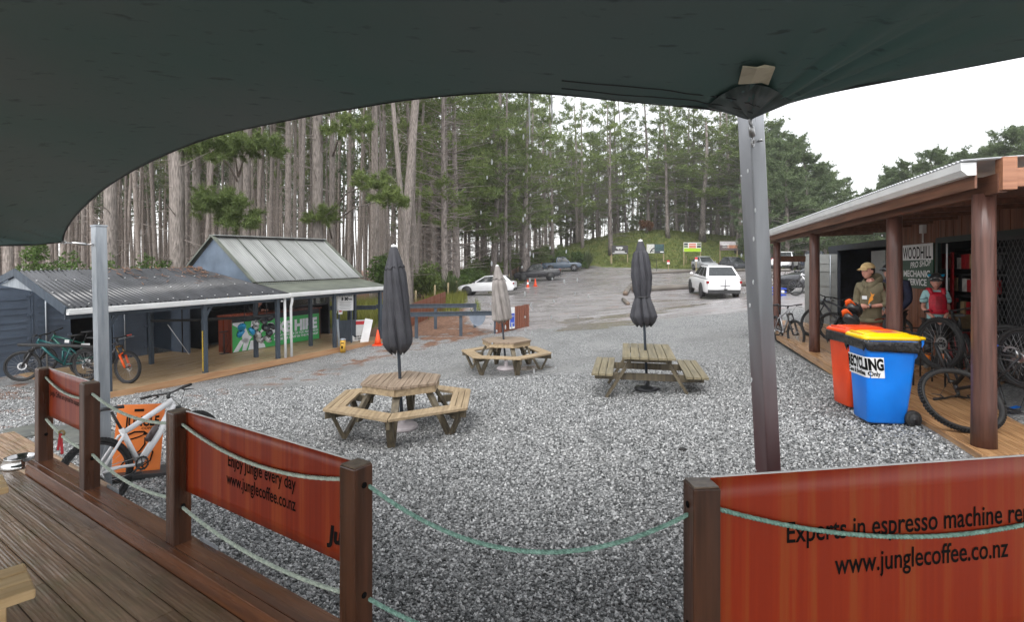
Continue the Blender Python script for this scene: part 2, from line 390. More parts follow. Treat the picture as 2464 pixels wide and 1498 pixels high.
# ---------------------------------------------------------------- shade sail overhead
edge_px = [(-900, 520, 3.2), (-300, 590, 4.6), (0, 592, 5.4), (80, 590, 5.75), (150, 583, 6.0), (157, 556, 5.85), (185, 515, 5.55), (250, 455, 5.0), (350, 395, 4.4), (500, 333, 3.9), (700, 288, 3.45), (850, 261, 3.2), (1000, 238, 3.0), (1200, 222, 2.85), (1350, 228, 2.8), (1500, 243, 2.8), (1650, 257, 2.86), (1740, 268, 2.95), (1790, 283, 3.06), (1806, 287, 3.08), (1830, 274, 3.03), (1900, 247, 2.93), (2000, 222, 2.85), (2150, 193, 2.75), (2300, 166, 2.68), (2464, 135, 2.6), (2900, 50, 2.45), (3600, -60, 2.3)]
def catmull(pts, k):
    out = []
    for i in range(len(pts) - 1):
        p0, p1, p2, p3 = pts[max(i - 1, 0)], pts[i], pts[i + 1], pts[min(i + 2, len(pts) - 1)]
        corner1 = i in (4, 19); corner2 = i + 1 in (4, 19)
        m1 = (p2 - p1) if corner1 else (p2 - p0) / 2; m2 = (p2 - p1) if corner2 else (p3 - p1) / 2
        for j in range(k):
            t = j / k; out.append((2 * t ** 3 - 3 * t ** 2 + 1) * p1 + (t ** 3 - 2 * t ** 2 + t) * m1 + (-2 * t ** 3 + 3 * t ** 2) * p2 + (t ** 3 - t ** 2) * m2)
    return out + [pts[-1]]
EP = catmull([P(*e) for e in edge_px], 8)
NE = len(EP)
cornerB = P(1806, 287, 3.08); cornerA = P(150, 583, 6.0)
rows = []
NV = 34
for i, p in enumerate(EP):
    t = i / (NE - 1); qx = -6.5 + 12 * t
    q = Vector((qx, -3.6, 3.55 + .25 * math.sin(PI * t)))
    row = []
    for j in range(NV + 1):
        s = (j / NV) ** 1.5; w = p.lerp(q, s); w.z += .22 * math.sin(PI * s) * (1 - .6 * math.exp(-(p - cornerB).length * 1.2))
        # tension folds that run out of the post corner
        dv = w - cornerB; rr_ = dv.length; an = math.atan2(dv.y, dv.x)
        w.z += (.010 * math.sin(an * 19) + .007 * math.sin(an * 41 + 1)) * math.exp(-((rr_ - .55) / .5) ** 2) * min(1, rr_ * 3) * (0 if j == 0 else 1)
        dv = w - cornerA; an = math.atan2(dv.y, dv.x)
        w.z += .008 * math.sin(an * 23) * math.exp(-(dv.length / 1.2) ** 2) * (0 if j == 0 else 1)
        row.append(w)
    rows.append(row)
M_sail = pm('sail_fabric', S(102, 110, 109), S(74, 106, 100), scale=.5, rough=.62, bump=.12, bscale=6, lo=.3, hi=.7, spec=.35)
nt = M_sail.node_tree                                   # mildew specks on the fabric
tcx = nd(nt, 'ShaderNodeTexCoord'); mpx = nd(nt, 'ShaderNodeMapping'); mpx.inputs['Scale'].default_value = (3, 9, 9); nt.links.new(tcx.outputs['Object'], mpx.inputs['Vector'])
nx = nd(nt, 'ShaderNodeTexNoise', Scale=2.2, Detail=6); nt.links.new(mpx.outputs[0], nx.inputs['Vector']); rx = ramp(nt, [(.62, (0, 0, 0)), (.72, (.5, .5, .5))]); nt.links.new(nx.outputs['Fac'], rx.inputs[0])
bsn = nt.nodes['Principled BSDF']; old = bsn.inputs['Base Color'].links[0].from_socket; mxn = nd(nt, 'ShaderNodeMix', data_type='RGBA'); nt.links.new(rx.outputs[0], mxn.inputs[0]); nt.links.new(old, mxn.inputs[6]); mxn.inputs[7].default_value = (.01, .012, .012, 1); nt.links.new(mxn.outputs[2], bsn.inputs['Base Color'])
M_hem = pm('sail_hem', (.012, .014, .014), (.02, .022, .022), rough=.6)
sail = thing('shade_sail', 'large dark grey green shade sail stretched overhead between two steel posts', 'shade sail', (0, 0, 0))
MB().grid(rows).build('canopy', M_sail, sail, solid=.004)
hem = MB()
hem.tube([p + Vector((0, 0, .006)) for p in EP], .012, 6); hem.build('edge_hem', M_hem, sail)
seam = MB()
for k0, off in ((2, .002), (3, .002)):
    pts = []
    for i in range(112, 146):
        j = {2: 2, 3: 3}[k0]; a = (rows[i - 3][j] + rows[i][j] + rows[i + 3][j]) / 3; pts.append(a - Vector((0, 0, .012)))
    seam.tube(pts, .003, 4)
seam.build('seam', M_hem, sail)
# pleated reinforcement at the post corner
flat_ = [(i, j, rows[i][j]) for i in range(90, NE - 10) for j in range(NV + 1) if rows[i][j].y > .6]
fpx = np.array([(HX + F * p.x / p.y, HY + (EYE - p.z) * F / p.y) for _, _, p in flat_]); fdp = np.array([p.y for _, _, p in flat_])
def onsail(px, py, off=.03):
    d2 = ((fpx - np.array((px, py))) ** 2).sum(1); k = np.argsort(d2)[:4]; w_ = 1 / (d2[k] + 1); return P(px, py, float((fdp[k] * w_).sum() / w_.sum()) - off)
arcpx = [(1702, 259), (1712, 246), (1730, 232), (1752, 219), (1776, 208), (1800, 203), (1826, 204), (1850, 210), (1872, 222), (1890, 236), (1912, 243)]
fan = []
for k in range(33):
    t = k / 32 * 10; q = min(9, int(t)); ax_ = arcpx[q][0] + (arcpx[q + 1][0] - arcpx[q][0]) * (t - q); ay_ = arcpx[q][1] + (arcpx[q + 1][1] - arcpx[q][1]) * (t - q)
    fan.append([onsail(1806 + (ax_ - 1806) * s_, 287 + (ay_ - 287) * s_, .025 + (.012 if k % 2 else 0) * s_) for s_ in (.04, .3, .65, 1)])
M_fan = pm('sail_patch', S(82, 92, 90), S(64, 76, 74), scale=6, rough=.5)
MB().grid(fan).build('corner_patch', M_fan, sail, solid=.004)
# makers plate stitched to the fabric above the corner
pa = [onsail(x_, y_, .035) for x_, y_ in ((1776, 200), (1787, 158), (1822, 161), (1840, 155), (1865, 160), (1848, 202), (1832, 196), (1805, 199))]
M_patch = pm('weathered_label', S(196, 186, 160), S(150, 138, 110), scale=9, rough=.6, lo=.4, hi=.7)
MB().slab(pa, .006).build('sewn_label', M_patch, sail)
# fittings
def turnbuckle(a, b, label):
    t = thing('turnbuckle', label, 'turnbuckle', a)
    a = Vector(a); b = Vector(b) - a; dn = b.normalized(); m = MB()
    m.tube([(0, 0, 0), b * .25], .008, 6).tube([b * .25, b * .3, b * .68, b * .73], [.01, .017, .017, .01], 8).tube([b * .73, b], .008, 6)
    m.build('barrel', M_steel, t)
    for e in (b * .02, b * .98):
        r_ = MB(); sx = dn.orthogonal().normalized(); sy = dn.cross(sx)
        r_.tube([e + (sx * math.cos(q) + dn * math.sin(q)) * .022 for q in [i * PI / 6 for i in range(12)]], .005, 5, closed=True); r_.build('ring', M_steel, t)
turnbuckle(P(152, 584, 5.98), P(229, 590, 6.12), 'long steel turnbuckle pulling the left sail corner to its post')
turnbuckle(P(1806, 289, 3.07), P(1812, 345, 3.12), 'rusty steel turnbuckle hanging below the right sail corner')
def hexpost(name, label, base, top, w, yaw, mat):
    base = Vector(base); top = Vector(top); t = thing(name, label, 'post', base)
    ax = (top - base); L_ = ax.length; ax.normalize(); q = Z3.rotation_difference(ax).to_matrix() @ Matrix.Rotation(yaw, 3, 'Z')
    m = MB(); m.box(ax * L_ / 2, (w, w, L_), q); m.build('shaft', mat, t, bevel=.008)
    c = MB(); c.box(ax * (L_ + .008), (w + .012, w + .012, .02), q); c.build('cap', M_galv, t, bevel=.005)
    e = MB(); e.tube([ax * (L_ - .2) + q @ Vector((0, -w / 2 - .03, 0)), ax * (L_ - .2) + q @ Vector((0, -w / 2 + .01, 0))], .008, 6); e.build('eye_bolt', M_steel, t)
    return t
M_galvr = pm('galvanised_rust', (.36, .38, .4), (.26, .28, .3), scale=5, stretch=(5, 5, .4), rough=.5, metal=.4, rvar=.1)
hexpost('sail_post', 'pale galvanised steel sail post by the left terrace corner', onG(251, 1083, 6.15) + Vector((0, 0, 0)), P(238, 546, 6.15), .115, R(-30), M_galv)
M_postrefl = pm('red_reflection_steel', S(162, 164, 168), S(140, 142, 146), scale=1.6, stretch=(4, 4, .6), rough=.36, metal=.35, lo=.4, hi=.62, rvar=.1)
nt = M_postrefl.node_tree; bsn = nt.nodes['Principled BSDF']; old = bsn.inputs['Base Color'].links[0].from_socket     # reflection of the red banner, painted as a band low on the shaft
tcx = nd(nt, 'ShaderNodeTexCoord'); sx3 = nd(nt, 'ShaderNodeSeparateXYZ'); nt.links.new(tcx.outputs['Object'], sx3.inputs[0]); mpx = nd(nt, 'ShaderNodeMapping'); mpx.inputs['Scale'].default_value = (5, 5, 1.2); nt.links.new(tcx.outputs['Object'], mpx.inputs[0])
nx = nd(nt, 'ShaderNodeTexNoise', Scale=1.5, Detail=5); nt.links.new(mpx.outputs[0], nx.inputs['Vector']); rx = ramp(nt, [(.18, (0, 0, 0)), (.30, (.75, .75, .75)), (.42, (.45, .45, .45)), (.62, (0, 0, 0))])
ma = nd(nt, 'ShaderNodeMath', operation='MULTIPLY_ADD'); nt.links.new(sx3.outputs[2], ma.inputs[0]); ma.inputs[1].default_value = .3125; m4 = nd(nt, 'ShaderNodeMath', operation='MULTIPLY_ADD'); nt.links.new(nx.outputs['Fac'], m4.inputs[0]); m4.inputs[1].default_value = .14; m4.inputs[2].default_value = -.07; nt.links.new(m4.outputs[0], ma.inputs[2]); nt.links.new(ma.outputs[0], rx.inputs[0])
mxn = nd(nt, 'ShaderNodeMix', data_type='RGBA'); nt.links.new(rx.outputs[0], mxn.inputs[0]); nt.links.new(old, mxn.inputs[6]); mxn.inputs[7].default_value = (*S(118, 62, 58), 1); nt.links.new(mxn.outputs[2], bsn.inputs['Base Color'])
b0 = P(1866, 1400, 3.35); b0.z = gz(b0.x, b0.y)
hexpost('sail_post', 'tall leaning grey steel sail post with a painted red reflection in the right yard', b0, P(1805, 262, 3.2), .105, R(18), M_postrefl)
# ---------------------------------------------------------------- terrace fence
M_stain = wood('stained_timber', S(92, 58, 40), S(58, 37, 26), axis=2, rough=.32, scale=8, bump=.2)
M_stainH = wood('stained_rail', S(124, 78, 50), S(84, 50, 32), axis=0, rough=.28, scale=8, bump=.2)
M_endgrain = pm('end_grain', S(126, 108, 92), S(86, 70, 58), scale=22, rough=.4, bump=.2)
fz = {}
def FP(px, ytop, h=.85): d = F * h / (ytop - HY); return Vector(((px - HX) * d / F, d))
f1, f2, f3, f4, f5 = FP(106, 887), FP(216, 922), FP(430, 990), FP(857, 1118), FP(1688, 1165)
f6 = Vector((2.55, 2.43))
TOPZ, RAILZ, DECKZ = EYE - .85, EYE - 1.62, EYE - 1.72
dirL = (f4 - f1).normalized(); angL = math.atan2(dirL.y, dirL.x)
fence = thing('terrace_fence', 'dark brown post and rope fence along the terrace edge', 'fence', (0, 0, 0))
def fpost(p, ang, w=.1, lean=(0, 0)):
    m = MB(); rot = Euler((lean[1], lean[0], ang), 'XYZ')
    h = TOPZ - RAILZ + .02
    m.box((p.x, p.y, RAILZ + h / 2 - .02), (w, w, h), rot)
    o = m.build('post', M_stain, fence, bevel=.006)
    c = MB(); c.box((p.x - math.sin(lean[0]) * 0, p.y, TOPZ + .003), (w - .012, w - .012, .006), Euler((0, 0, ang))); c.build('post_cap', M_endgrain, o)
    hl = MB()
    for zz in (EYE - .93, EYE - 1.40):
        for sgn in (1, -1):
            hl.lathe([(.013, 0), (.013, .004)], 10, Matrix.Translation((p.x, p.y, zz)) @ Matrix.Rotation(ang, 4, 'Z') @ Matrix.Translation((sgn * (w / 2 + .0005), 0, 0)) @ Matrix.Rotation(R(90) * sgn, 4, 'Y'))
    hl.build('rope_hole', M_ink, o)
for p in (f1, f2, f3, f4): fpost(p, angL)
ang5 = math.atan2((f6 - f5).y, (f6 - f5).x) * .4
fpost(f5, ang5, .108)
fpost(f6 + Vector((.5, .08)), ang5, .108)
def seg(a, b, off):                                 # a line parallel to a-b, moved off to its left
    d = (b - a).normalized(); n = Vector((-d.y, d.x)); return a + n * off, b + n * off
e4 = f4 + dirL * 1.6
def rail(a, b, w, h, z, off, name, mat, par=fence):
    p, q = seg(a, b, off); L_ = (q - p).length
    m = MB(); m.box((0, 0, 0), (L_, w, h)); o = m.build(name, mat, par, bevel=.004); o.location = ((p.x + q.x) / 2, (p.y + q.y) / 2, z); o.rotation_euler = (0, 0, math.atan2((q - p).y, (q - p).x)); return o
a0 = f1 - dirL * .05
rail(a0, e4, .125, .045, RAILZ - .0225, 0, 'rail', M_stainH)
rail(a0, e4, .045, .16, DECKZ + .02, -.088, 'kickboard', M_stainH)
rail(f4 + dirL * .03, f5 + Vector((.0, 0)), .12, .045, RAILZ - .024, .02, 'rail', M_stainH)
rail(f5 + Vector((.06, .01)), f6 + Vector((.4, .05)), .12, .045, RAILZ - .024, 0, 'rail', M_stainH)
for p in (f2, f3):                                  # small metal stop plates beside the posts
    q = p + dirL * .2; n = Vector((-dirL.y, dirL.x)); m = MB()
    m.box((q.x + n.x * .075, q.y + n.y * .075, RAILZ - .01), (.2, .006, .06), Euler((0, 0, angL))); m.build('bracket', M_galv, fence)
# ropes threaded through the posts
M_rope = pm('rope_fibre', S(150, 186, 172), S(104, 140, 126), scale=60, rough=.8, bump=.3)
M_rope2 = pm('rope_fibre_pale', S(196, 206, 190), S(160, 172, 160), scale=60, rough=.8, bump=.3)
def rope(label, a, b, za, zb, sag, mat):
    a3, b3 = Vector((a.x, a.y, za)), Vector((b.x, b.y, zb)); n = max(40, int((b3 - a3).length / .012))
    d = (b3 - a3).normalized(); sx = Vector((-d.y, d.x, 0)).normalized(); m = MB()
    t = thing('rope', label, 'rope', a3, group='ropes strung through the fence posts')
    for s in range(3):
        pts = []
        for i in range(n + 1):
            u = i / n; c = a3.lerp(b3, u) - Vector((0, 0, sag * 4 * u * (1 - u))); ph = u * (b3 - a3).length / .05 * 2 * PI + s * 2 * PI / 3
            pts.append(c + sx * .0052 * math.cos(ph) + Z3 * .0052 * math.sin(ph) - a3)
        m.tube(pts, .0058, 6)
    m.build('strands', mat, t)
sd = Vector((-dirL.x, -dirL.y)) * 0
nL = Vector((dirL.y, -dirL.x)) * .0                # rope runs on the centre line of the posts
h_ = .05
rope('pale rope sagging across the short farthest banner', f1 + dirL * h_, f2 - dirL * h_, EYE - .92, EYE - .97, .05, M_rope2)
rope('low rope with a red strap knot beside the farthest post', f1 + dirL * h_, f2 - dirL * h_, EYE - 1.27, EYE - 1.36, .04, M_rope2)
rope('pale rope crossing over the saddle of the white bike', f2 + dirL * h_, f3 - dirL * h_, EYE - .925, EYE - .93, .06, M_rope2)
rope('low rope crossing the rear wheel of the white bike', f2 + dirL * h_, f3 - dirL * h_, EYE - 1.37, EYE - 1.38, .06, M_rope2)
rope('green white rope lying across the Enjoy banner', f3 + dirL * h_, f4 - dirL * h_, EYE - .92, EYE - .925, .085, M_rope2)
rope('low rope under the Enjoy banner', f3 + dirL * h_, f4 - dirL * h_, EYE - 1.41, EYE - 1.43, .06, M_rope2)
rope('long green rope sagging over bare gravel between the two middle posts', f4 + Vector((.05, 0)), f5 - Vector((.05, 0)), EYE - .94, EYE - .97, .215, M_rope)
rope('low green rope leaving the middle post at the bottom edge', f4 + Vector((.05, 0)), f5 - Vector((.05, 0)), EYE - 1.43, EYE - 1.45, .15, M_rope)
rope('thick green rope across the Experts banner', f5 + Vector((.05, 0)), f6 + Vector((.45, .08)), EYE - .945, EYE - .98, .185, M_rope)
# strap knotted on the low far rope
m = MB(); st = thing('strap', 'short red and tan strap knotted on the low far rope', 'strap', (0, 0, 0))
k = f1.lerp(f2, .42); kz = EYE - 1.325
m.tube([(k.x + .02 * math.cos(q), k.y, kz + .02 * math.sin(q)) for q in [i * PI / 5 for i in range(10)]], .009, 6, closed=True); m.build('loop', pm('tan_strap', S(150, 130, 90), rough=.8), st)
m = MB(); m.beam((k.x, k.y - .01, kz), (k.x + .02, k.y - .02, kz - .16), .022, .004, up=(0, 1, 0)); m.beam((k.x, k.y - .012, kz), (k.x - .015, k.y - .02, kz - .13), .02, .004, up=(0, 1, 0)); m.build('tail', pm('red_strap', S(190, 40, 50), S(160, 30, 40), rough=.7), st)
# printed banners between the posts
def banner_mat(name, a, b, c):
    m = bpy.data.materials.new(name); m.use_nodes = True; nt = m.node_tree; b_ = nt.nodes['Principled BSDF']
    tc = nd(nt, 'ShaderNodeTexCoord'); mp = nd(nt, 'ShaderNodeMapping'); mp.inputs['Scale'].default_value = (7, 1, .12); nt.links.new(tc.outputs['Object'], mp.inputs[0])
    nz = nd(nt, 'ShaderNodeTexNoise', Scale=1.0, Detail=6, Roughness=.65); nt.links.new(mp.outputs[0], nz.inputs['Vector'])
    rp = ramp(nt, [(.34, a), (.44, b), (.5, a), (.56, c), (.68, a)]); nt.links.new(nz.outputs['Fac'], rp.inputs[0]); nt.links.new(rp.outputs[0], b_.inputs['Base Color'])
    b_.inputs['Roughness'].default_value = .34; b_.inputs['Specular IOR Level'].default_value = .3
    return m
M_ban = banner_mat('banner_print', S(134, 46, 22), S(146, 64, 30), S(120, 36, 18))
M_ban2 = banner_mat('banner_print_bright', S(156, 54, 28), S(156, 72, 36), S(148, 50, 28))
M_banback = pm('banner_edge', (.75, .73, .72), rough=.4)
def banner(label, a, b, ztop, h, off, mat, bow=0.0, slope=0):
    p, q = seg(a, b, off); L_ = (q - p).length; t = thing('banner', label, 'banner', (p.x, p.y, ztop), (0, 0, math.atan2((q - p).y, (q - p).x)), 'printed banners on the terrace fence')
    m = MB(); rows = []
    for j in range(9):
        rows.append([Vector((L_ * i / 40, bow * math.sin(PI * i / 40), -h * j / 8 + slope * i / 40)) for i in range(41)])
    m.grid(rows, flip=True); m.build('sheet', mat, t, solid=.004)
    m = MB(); m.beam((0, 0, .003), (L_, 0, .003 + slope), .006, .006); m.build('top_edge', M_banback, t)
    return t, L_
bn, L_ = banner('short dark red banner at the far end of the terrace fence', f1 + dirL * .05, f2 - dirL * .05, TOPZ + .0, .40, .02, M_ban)
text('Jungle Coffee are proud to support Woodhill', bn, M_ink, (.04, -.0028, -.215), (1, 0, 0), (0, 0, 1), .042, L_ - .02, bold=.01)
bn, L_ = banner('dark red Enjoy banner between the two brown posts by the white bike', f3 + dirL * .05, f4 - dirL * .05, TOPZ, .47, .02, M_ban)
text('Enjoy Jungle every day', bn, M_ink, (L_ * .315, -.0028, -.225), (1, 0, 0), (0, 0, 1), .066, L_ * .41, bold=.012)
text('www.junglecoffee.co.nz', bn, M_ink, (L_ * .305, -.0028, -.325), (1, 0, 0), (0, 0, 1), .066, L_ * .42, bold=.012)
text('Ju', bn, M_ink, (L_ * .885, -.0028, -.40), (1, 0, .1), (.15, 0, 1), .075, .10, bold=.05)
bn, L_ = banner('wide bright red Experts banner at the right end of the terrace fence', f5 + Vector((.05, .012)), f6 + Vector((.45, .07)), TOPZ + .012, .80, .02, M_ban2, slope=.0)
text('Experts in espresso machine repairs', bn, M_ink, (.335, -.0028, -.288), (1, 0, .0), (0, 0, 1), .085, 1.33, bold=.012)
text('www.junglecoffee.co.nz', bn, M_ink, (.555, -.0028, -.437), (1, 0, 0), (0, 0, 1), .085, .86, bold=.012)

# ---------------------------------------------------------------- terrace deck
M_deck = wood('wet_deck_board', S(158, 132, 108), S(112, 90, 70), axis=0, rough=.27, scale=10, bump=.35)
nt = M_deck.node_tree; bsn = nt.nodes['Principled BSDF']; old = bsn.inputs['Base Color'].links[0].from_socket
tcx = nd(nt, 'ShaderNodeTexCoord'); nx = nd(nt, 'ShaderNodeTexNoise', Scale=2.6, Detail=7); nt.links.new(tcx.outputs['Object'], nx.inputs['Vector']); rx = ramp(nt, [(.5, (0, 0, 0)), (.7, (.8, .8, .8))]); nt.links.new(nx.outputs['Fac'], rx.inputs[0])
gi = nd(nt, 'ShaderNodeNewGeometry'); mr = nd(nt, 'ShaderNodeMapRange'); mr.inputs['To Min'].default_value = .72; mr.inputs['To Max'].default_value = 1.25; nt.links.new(gi.outputs['Random Per Island'], mr.inputs[0])
mxn = nd(nt, 'ShaderNodeMix', data_type='RGBA'); nt.links.new(rx.outputs[0], mxn.inputs[0]); nt.links.new(old, mxn.inputs[6]); mxn.inputs[7].default_value = (*S(112, 104, 72), 1)
mp9 = nd(nt, 'ShaderNodeMapping'); mp9.inputs['Scale'].default_value = (1.2, 4, 1); nt.links.new(tcx.outputs['Object'], mp9.inputs[0]); n9 = nd(nt, 'ShaderNodeTexNoise', Scale=2.3, Detail=8, Roughness=.7); nt.links.new(mp9.outputs[0], n9.inputs['Vector']); r9 = ramp(nt, [(.64, (0, 0, 0)), (.70, (.75, .75, .75))]); nt.links.new(n9.outputs['Fac'], r9.inputs[0])
mx9 = nd(nt, 'ShaderNodeMix', data_type='RGBA'); nt.links.new(r9.outputs[0], mx9.inputs[0]); nt.links.new(mxn.outputs[2], mx9.inputs[6]); mx9.inputs[7].default_value = (*S(190, 186, 180), 1); mxn = mx9
vm = nd(nt, 'ShaderNodeVectorMath', operation='SCALE'); nt.links.new(mxn.outputs[2], vm.inputs[0]); nt.links.new(mr.outputs[0], vm.inputs['Scale']); nt.links.new(vm.outputs[0], bsn.inputs['Base Color'])
def boards(m, L_, nb, w, gap, t, x0=0, groove=True, jig=.0, rr=random.Random(3)):
    for i in range(nb):
        y = -(i + .5) * (w + gap); xs = x0 + rr.uniform(-jig, jig)
        cuts = [xs]
        while cuts[-1] < x0 + L_: cuts.append(cuts[-1] + rr.uniform(2.2, 4.0))
        cuts[-1] = x0 + L_
        for a, b in zip(cuts[:-1], cuts[1:]):
            if b - a < .05: continue
            if groove:
                n = 8; zt = [0, -.0009] * n
                prof = [(-w / 2, -t)] + [(-w / 2 + w * (q / (2 * n - 1)), zt[q]) for q in range(2 * n)] + [(w / 2, -t)]
                k = len(prof); vs = [(a + .002, y + p[0], p[1]) for p in prof] + [(b - .002, y + p[0], p[1]) for p in prof]
                m.add(vs, [tuple(range(k)), tuple(reversed(range(k, 2 * k)))] + [(j, k + j, k + (j + 1) % k, (j + 1) % k) for j in range(k)])
            else: m.box(((a + b) / 2, y, -t / 2), (b - a - .004, w, t))
td = thing('terrace_deck', 'wet grooved timber terrace deck inside the rope fence', 'deck', (f4.x, f4.y, DECKZ), (0, 0, angL))
m = MB(); boards(m, 6.6, 22, .138, .006, .03, x0=-5.6); o = m.build('boards', M_deck, td); o.location = (0, -.115, 0)
td['label'] = 'wet grooved timber terrace deck inside the rope fence'
d5 = (f6 - f5).normalized()
t2 = thing('terrace_deck', 'timber deck strip below the wide right banner', 'deck', (f5.x, f5.y, DECKZ - .004), (0, 0, math.atan2(d5.y, d5.x) * .4))
m = MB(); boards(m, 5.2, 12, .138, .006, .03, x0=-1.9); o = m.build('boards', M_deck, t2); o.location = (0, -.09, 0)
m = MB(); m.box((.7, -.075, -.16), (5.0, .04, .3)); m.build('fascia', M_stainH, t2)
# lower landing and pavers outside
ld = thing('landing_deck', 'low timber landing beyond the far end of the fence', 'deck', (-5.35, 6.05, EYE - 2.2), (0, 0, angL))
m = MB(); boards(m, 3.2, 9, .138, .006, .03, x0=-1.9, groove=True); o = m.build('boards', M_deck, ld); o.location = (.1, .25, 0)
M_paver = pm('stone_paver', S(100, 102, 96), S(78, 80, 77), scale=5, rough=.5, bump=.15, rvar=.15)
for (px, py, nm) in ((80, 1012, 'leftmost'), (150, 1018, 'middle'), (205, 1032, 'nearest'), (262, 1052, 'rightmost')):
    g = PG(px, py, -.12); g.z = gz(g.x, g.y) + .02
    m = MB(); m.box((0, 0, 0), (.75, .55, .05)); o = m.build('stone_paver', M_paver, bevel=.01); o.location = g; o.rotation_euler = (0, 0, angL + .1)
    tag(o, f'wet grey stone paver set in gravel, {nm} of the four behind the far fence banner', 'paver', 'stone pavers outside the fence')
# steel dog bowl
g = PG(48, 1122, DECKZ)
bw = thing('dog_bowl', 'stainless steel dog bowl on the wet terrace boards', 'bowl', g)
MB().lathe([(.130, 0), (.134, .008), (.124, .03), (.102, .075), (.107, .082), (.098, .08), (.088, .035), (.075, .028), (.0, .026)], 36, capt=False).build('bowl', pm('polished_steel', (.62, .61, .6), (.5, .5, .5), scale=9, rough=.14, metal=1), bw)
MB().lathe([(.09, .05), (.0, .05)], 30, capb=False, capt=False).build('water', pm('clear_water', (.06, .065, .06), rough=.03, spec=.6), bw)
# pale timber seats poking in from the left
M_pine = wood('pale_pine', S(226, 196, 150), S(190, 156, 110), axis=0, rough=.4, scale=7, bump=.2)
def seat_corner(label, cx, cy, z, L_, nb, yaw):
    t = thing('timber_bench', label, 'bench', (cx, cy, DECKZ), (0, 0, yaw)); H = z - DECKZ
    for i in range(nb): m = MB(); m.box((-L_ / 2, -(i + .5) * .1, H - .02), (L_, .093, .04)); m.build('slat', M_pine, t, bevel=.008)
    m = MB(); m.box((-.12, -nb * .05, H - .075), (.07, nb * .1 - .02, .07)); m.build('bearer', M_pine, t, bevel=.005)
    for s in (0, 1): m = MB(); m.box((-.12 - s * (L_ - .3), -nb * .05, (H - .1) / 2), (.07, .09, H - .1)); m.build('leg', M_pine, t)
q = Vector((-2.12, 2.35, 0))
seat_corner('pale new timber bench corner on the terrace at the lower left', q.x, q.y, DECKZ + .44, 1.3, 3, R(48.6))
q = Vector((-3.14, 3.33, 0))
seat_corner('sliver of pale timber bench beside the dog bowl at the left edge', q.x, q.y, DECKZ + .45, 1.2, 3, R(48.6))
# ---------------------------------------------------------------- hire shed (local x along the front away from us, y back into the shed)
shed_o = P(262, 943, 11.5)
shed = thing('hire_shed', 'open fronted slate blue hire shed with dark corrugated roof and gabled hut roof', 'shed', shed_o, (0, -.0165, math.atan2(7.5, 3.95)))
SW = Matrix.Translation(shed_o) @ Euler((0, -.0165, math.atan2(7.5, 3.95))).to_matrix().to_4x4()
def SH(x, y, z): return SW @ Vector((x, y, z))
M_rdark = pm('wet_dark_roofing', S(66, 67, 70), S(40, 41, 43), scale=1.6, rough=.24, rvar=.1, spec=.6, stretch=(1.5, .5, 1), lo=.35, hi=.7)
M_rgrey = pm('grey_roofing', S(150, 152, 150), S(128, 130, 128), scale=1.2, rough=.38, rvar=.08, stretch=(3, .6, .6))
M_rolive = pm('olive_roofing', S(98, 102, 92), S(80, 84, 76), scale=2, rough=.42, rvar=.1)
M_gutter = pm('white_gutter', (.80, .80, .79), (.72, .72, .71), scale=3, rough=.3)
M_sdeck = wood('pale_deck_board', S(176, 150, 116), S(140, 116, 88), axis=0, rough=.42, scale=8, bump=.3)
M_fasciaw = wood('tan_fascia', S(184, 146, 108), S(150, 110, 78), axis=0, rough=.45, scale=8, bump=.2)
M_litter = pm('pine_litter', S(132, 96, 72), S(96, 70, 54), scale=20, rough=.9)
def corrugated(pa, pb, pc, pd, pitch=.09, amp=.014):
    """sheet pa->pb along the eaves, pd->pc along the ridge; waves run up the slope"""
    pa, pb, pc, pd = map(Vector, (pa, pb, pc, pd)); L_ = (pb - pa).length; n = int(L_ / pitch) * 4; nrm = (pb - pa).cross(pd - pa).normalized(); rows = []
    for j in range(3):
        s = j / 2; a = pa.lerp(pd, s); b = pb.lerp(pc, s)
        rows.append([a.lerp(b, i / n) + nrm * amp * math.sin(2 * PI * i / 4) for i in range(n + 1)])
    return MB().grid(rows)
def part(m, name, mat, par, **k): return m.build(name, mat, par, **k)
GY, GZ_ = -.16, 1.83                                  # gutter line
RY, RZ = 2.0, 2.58
rf = part(corrugated((-.8, GY, GZ_ + .02), (4.5, GY, GZ_ + .02), (3.2, RY, RZ), (-.8, RY, RZ), .11, .022), 'dark_roof', M_rdark, shed, solid=.003)
part(corrugated((-.8, RY, RZ), (3.2, RY, RZ), (3.2, 4.4, 2.36), (-.8, 2.9, 2.36)), 'back_roof', M_rdark, shed, solid=.003)
sc = MB()
for i in range(15):
    for j in range(4):
        x = -.7 + i * .34; y = GY + .1 + j * .68
        if x < 4.3 - (y - GY) * .55: sc.box((x, y, GZ_ + .045 + (y - GY) * (RZ - GZ_) / (RY - GY)), (.022, .022, .012))
part(sc, 'roof_screws', M_white, rf)
lit = MB(); rr = random.Random(5)
for i in range(110):
    x = rr.choice([1.2, 2.2, 2.9, 3.3, 3.0]) + rr.gauss(0, .22); y = RY - abs(rr.gauss(0, .3)) - (.5 if rr.random() < .25 else 0); a = rr.uniform(0, 3.1)
    if x > 3.9 - (y - GY) * .3: continue
    zz = GZ_ + .05 + (y - GY) * (RZ - GZ_) / (RY - GY); d_ = Vector((math.cos(a), math.sin(a), .3 * math.sin(a))) * .08
    lit.beam(Vector((x, y, zz)) - d_, Vector((x, y, zz)) + d_, .012, .008)
o = part(lit, 'pine_litter', M_litter, rf); o['kind'] = 'stuff'
bg = MB(); bg.beam((-.82, GY - .02, GZ_ - .03), (-.82, RY, RZ - .03), .03, .17); bg.beam((-.82, RY, RZ - .03), (-.82, 2.95, 2.32), .03, .15); part(bg, 'barge_board', M_gblue, shed)
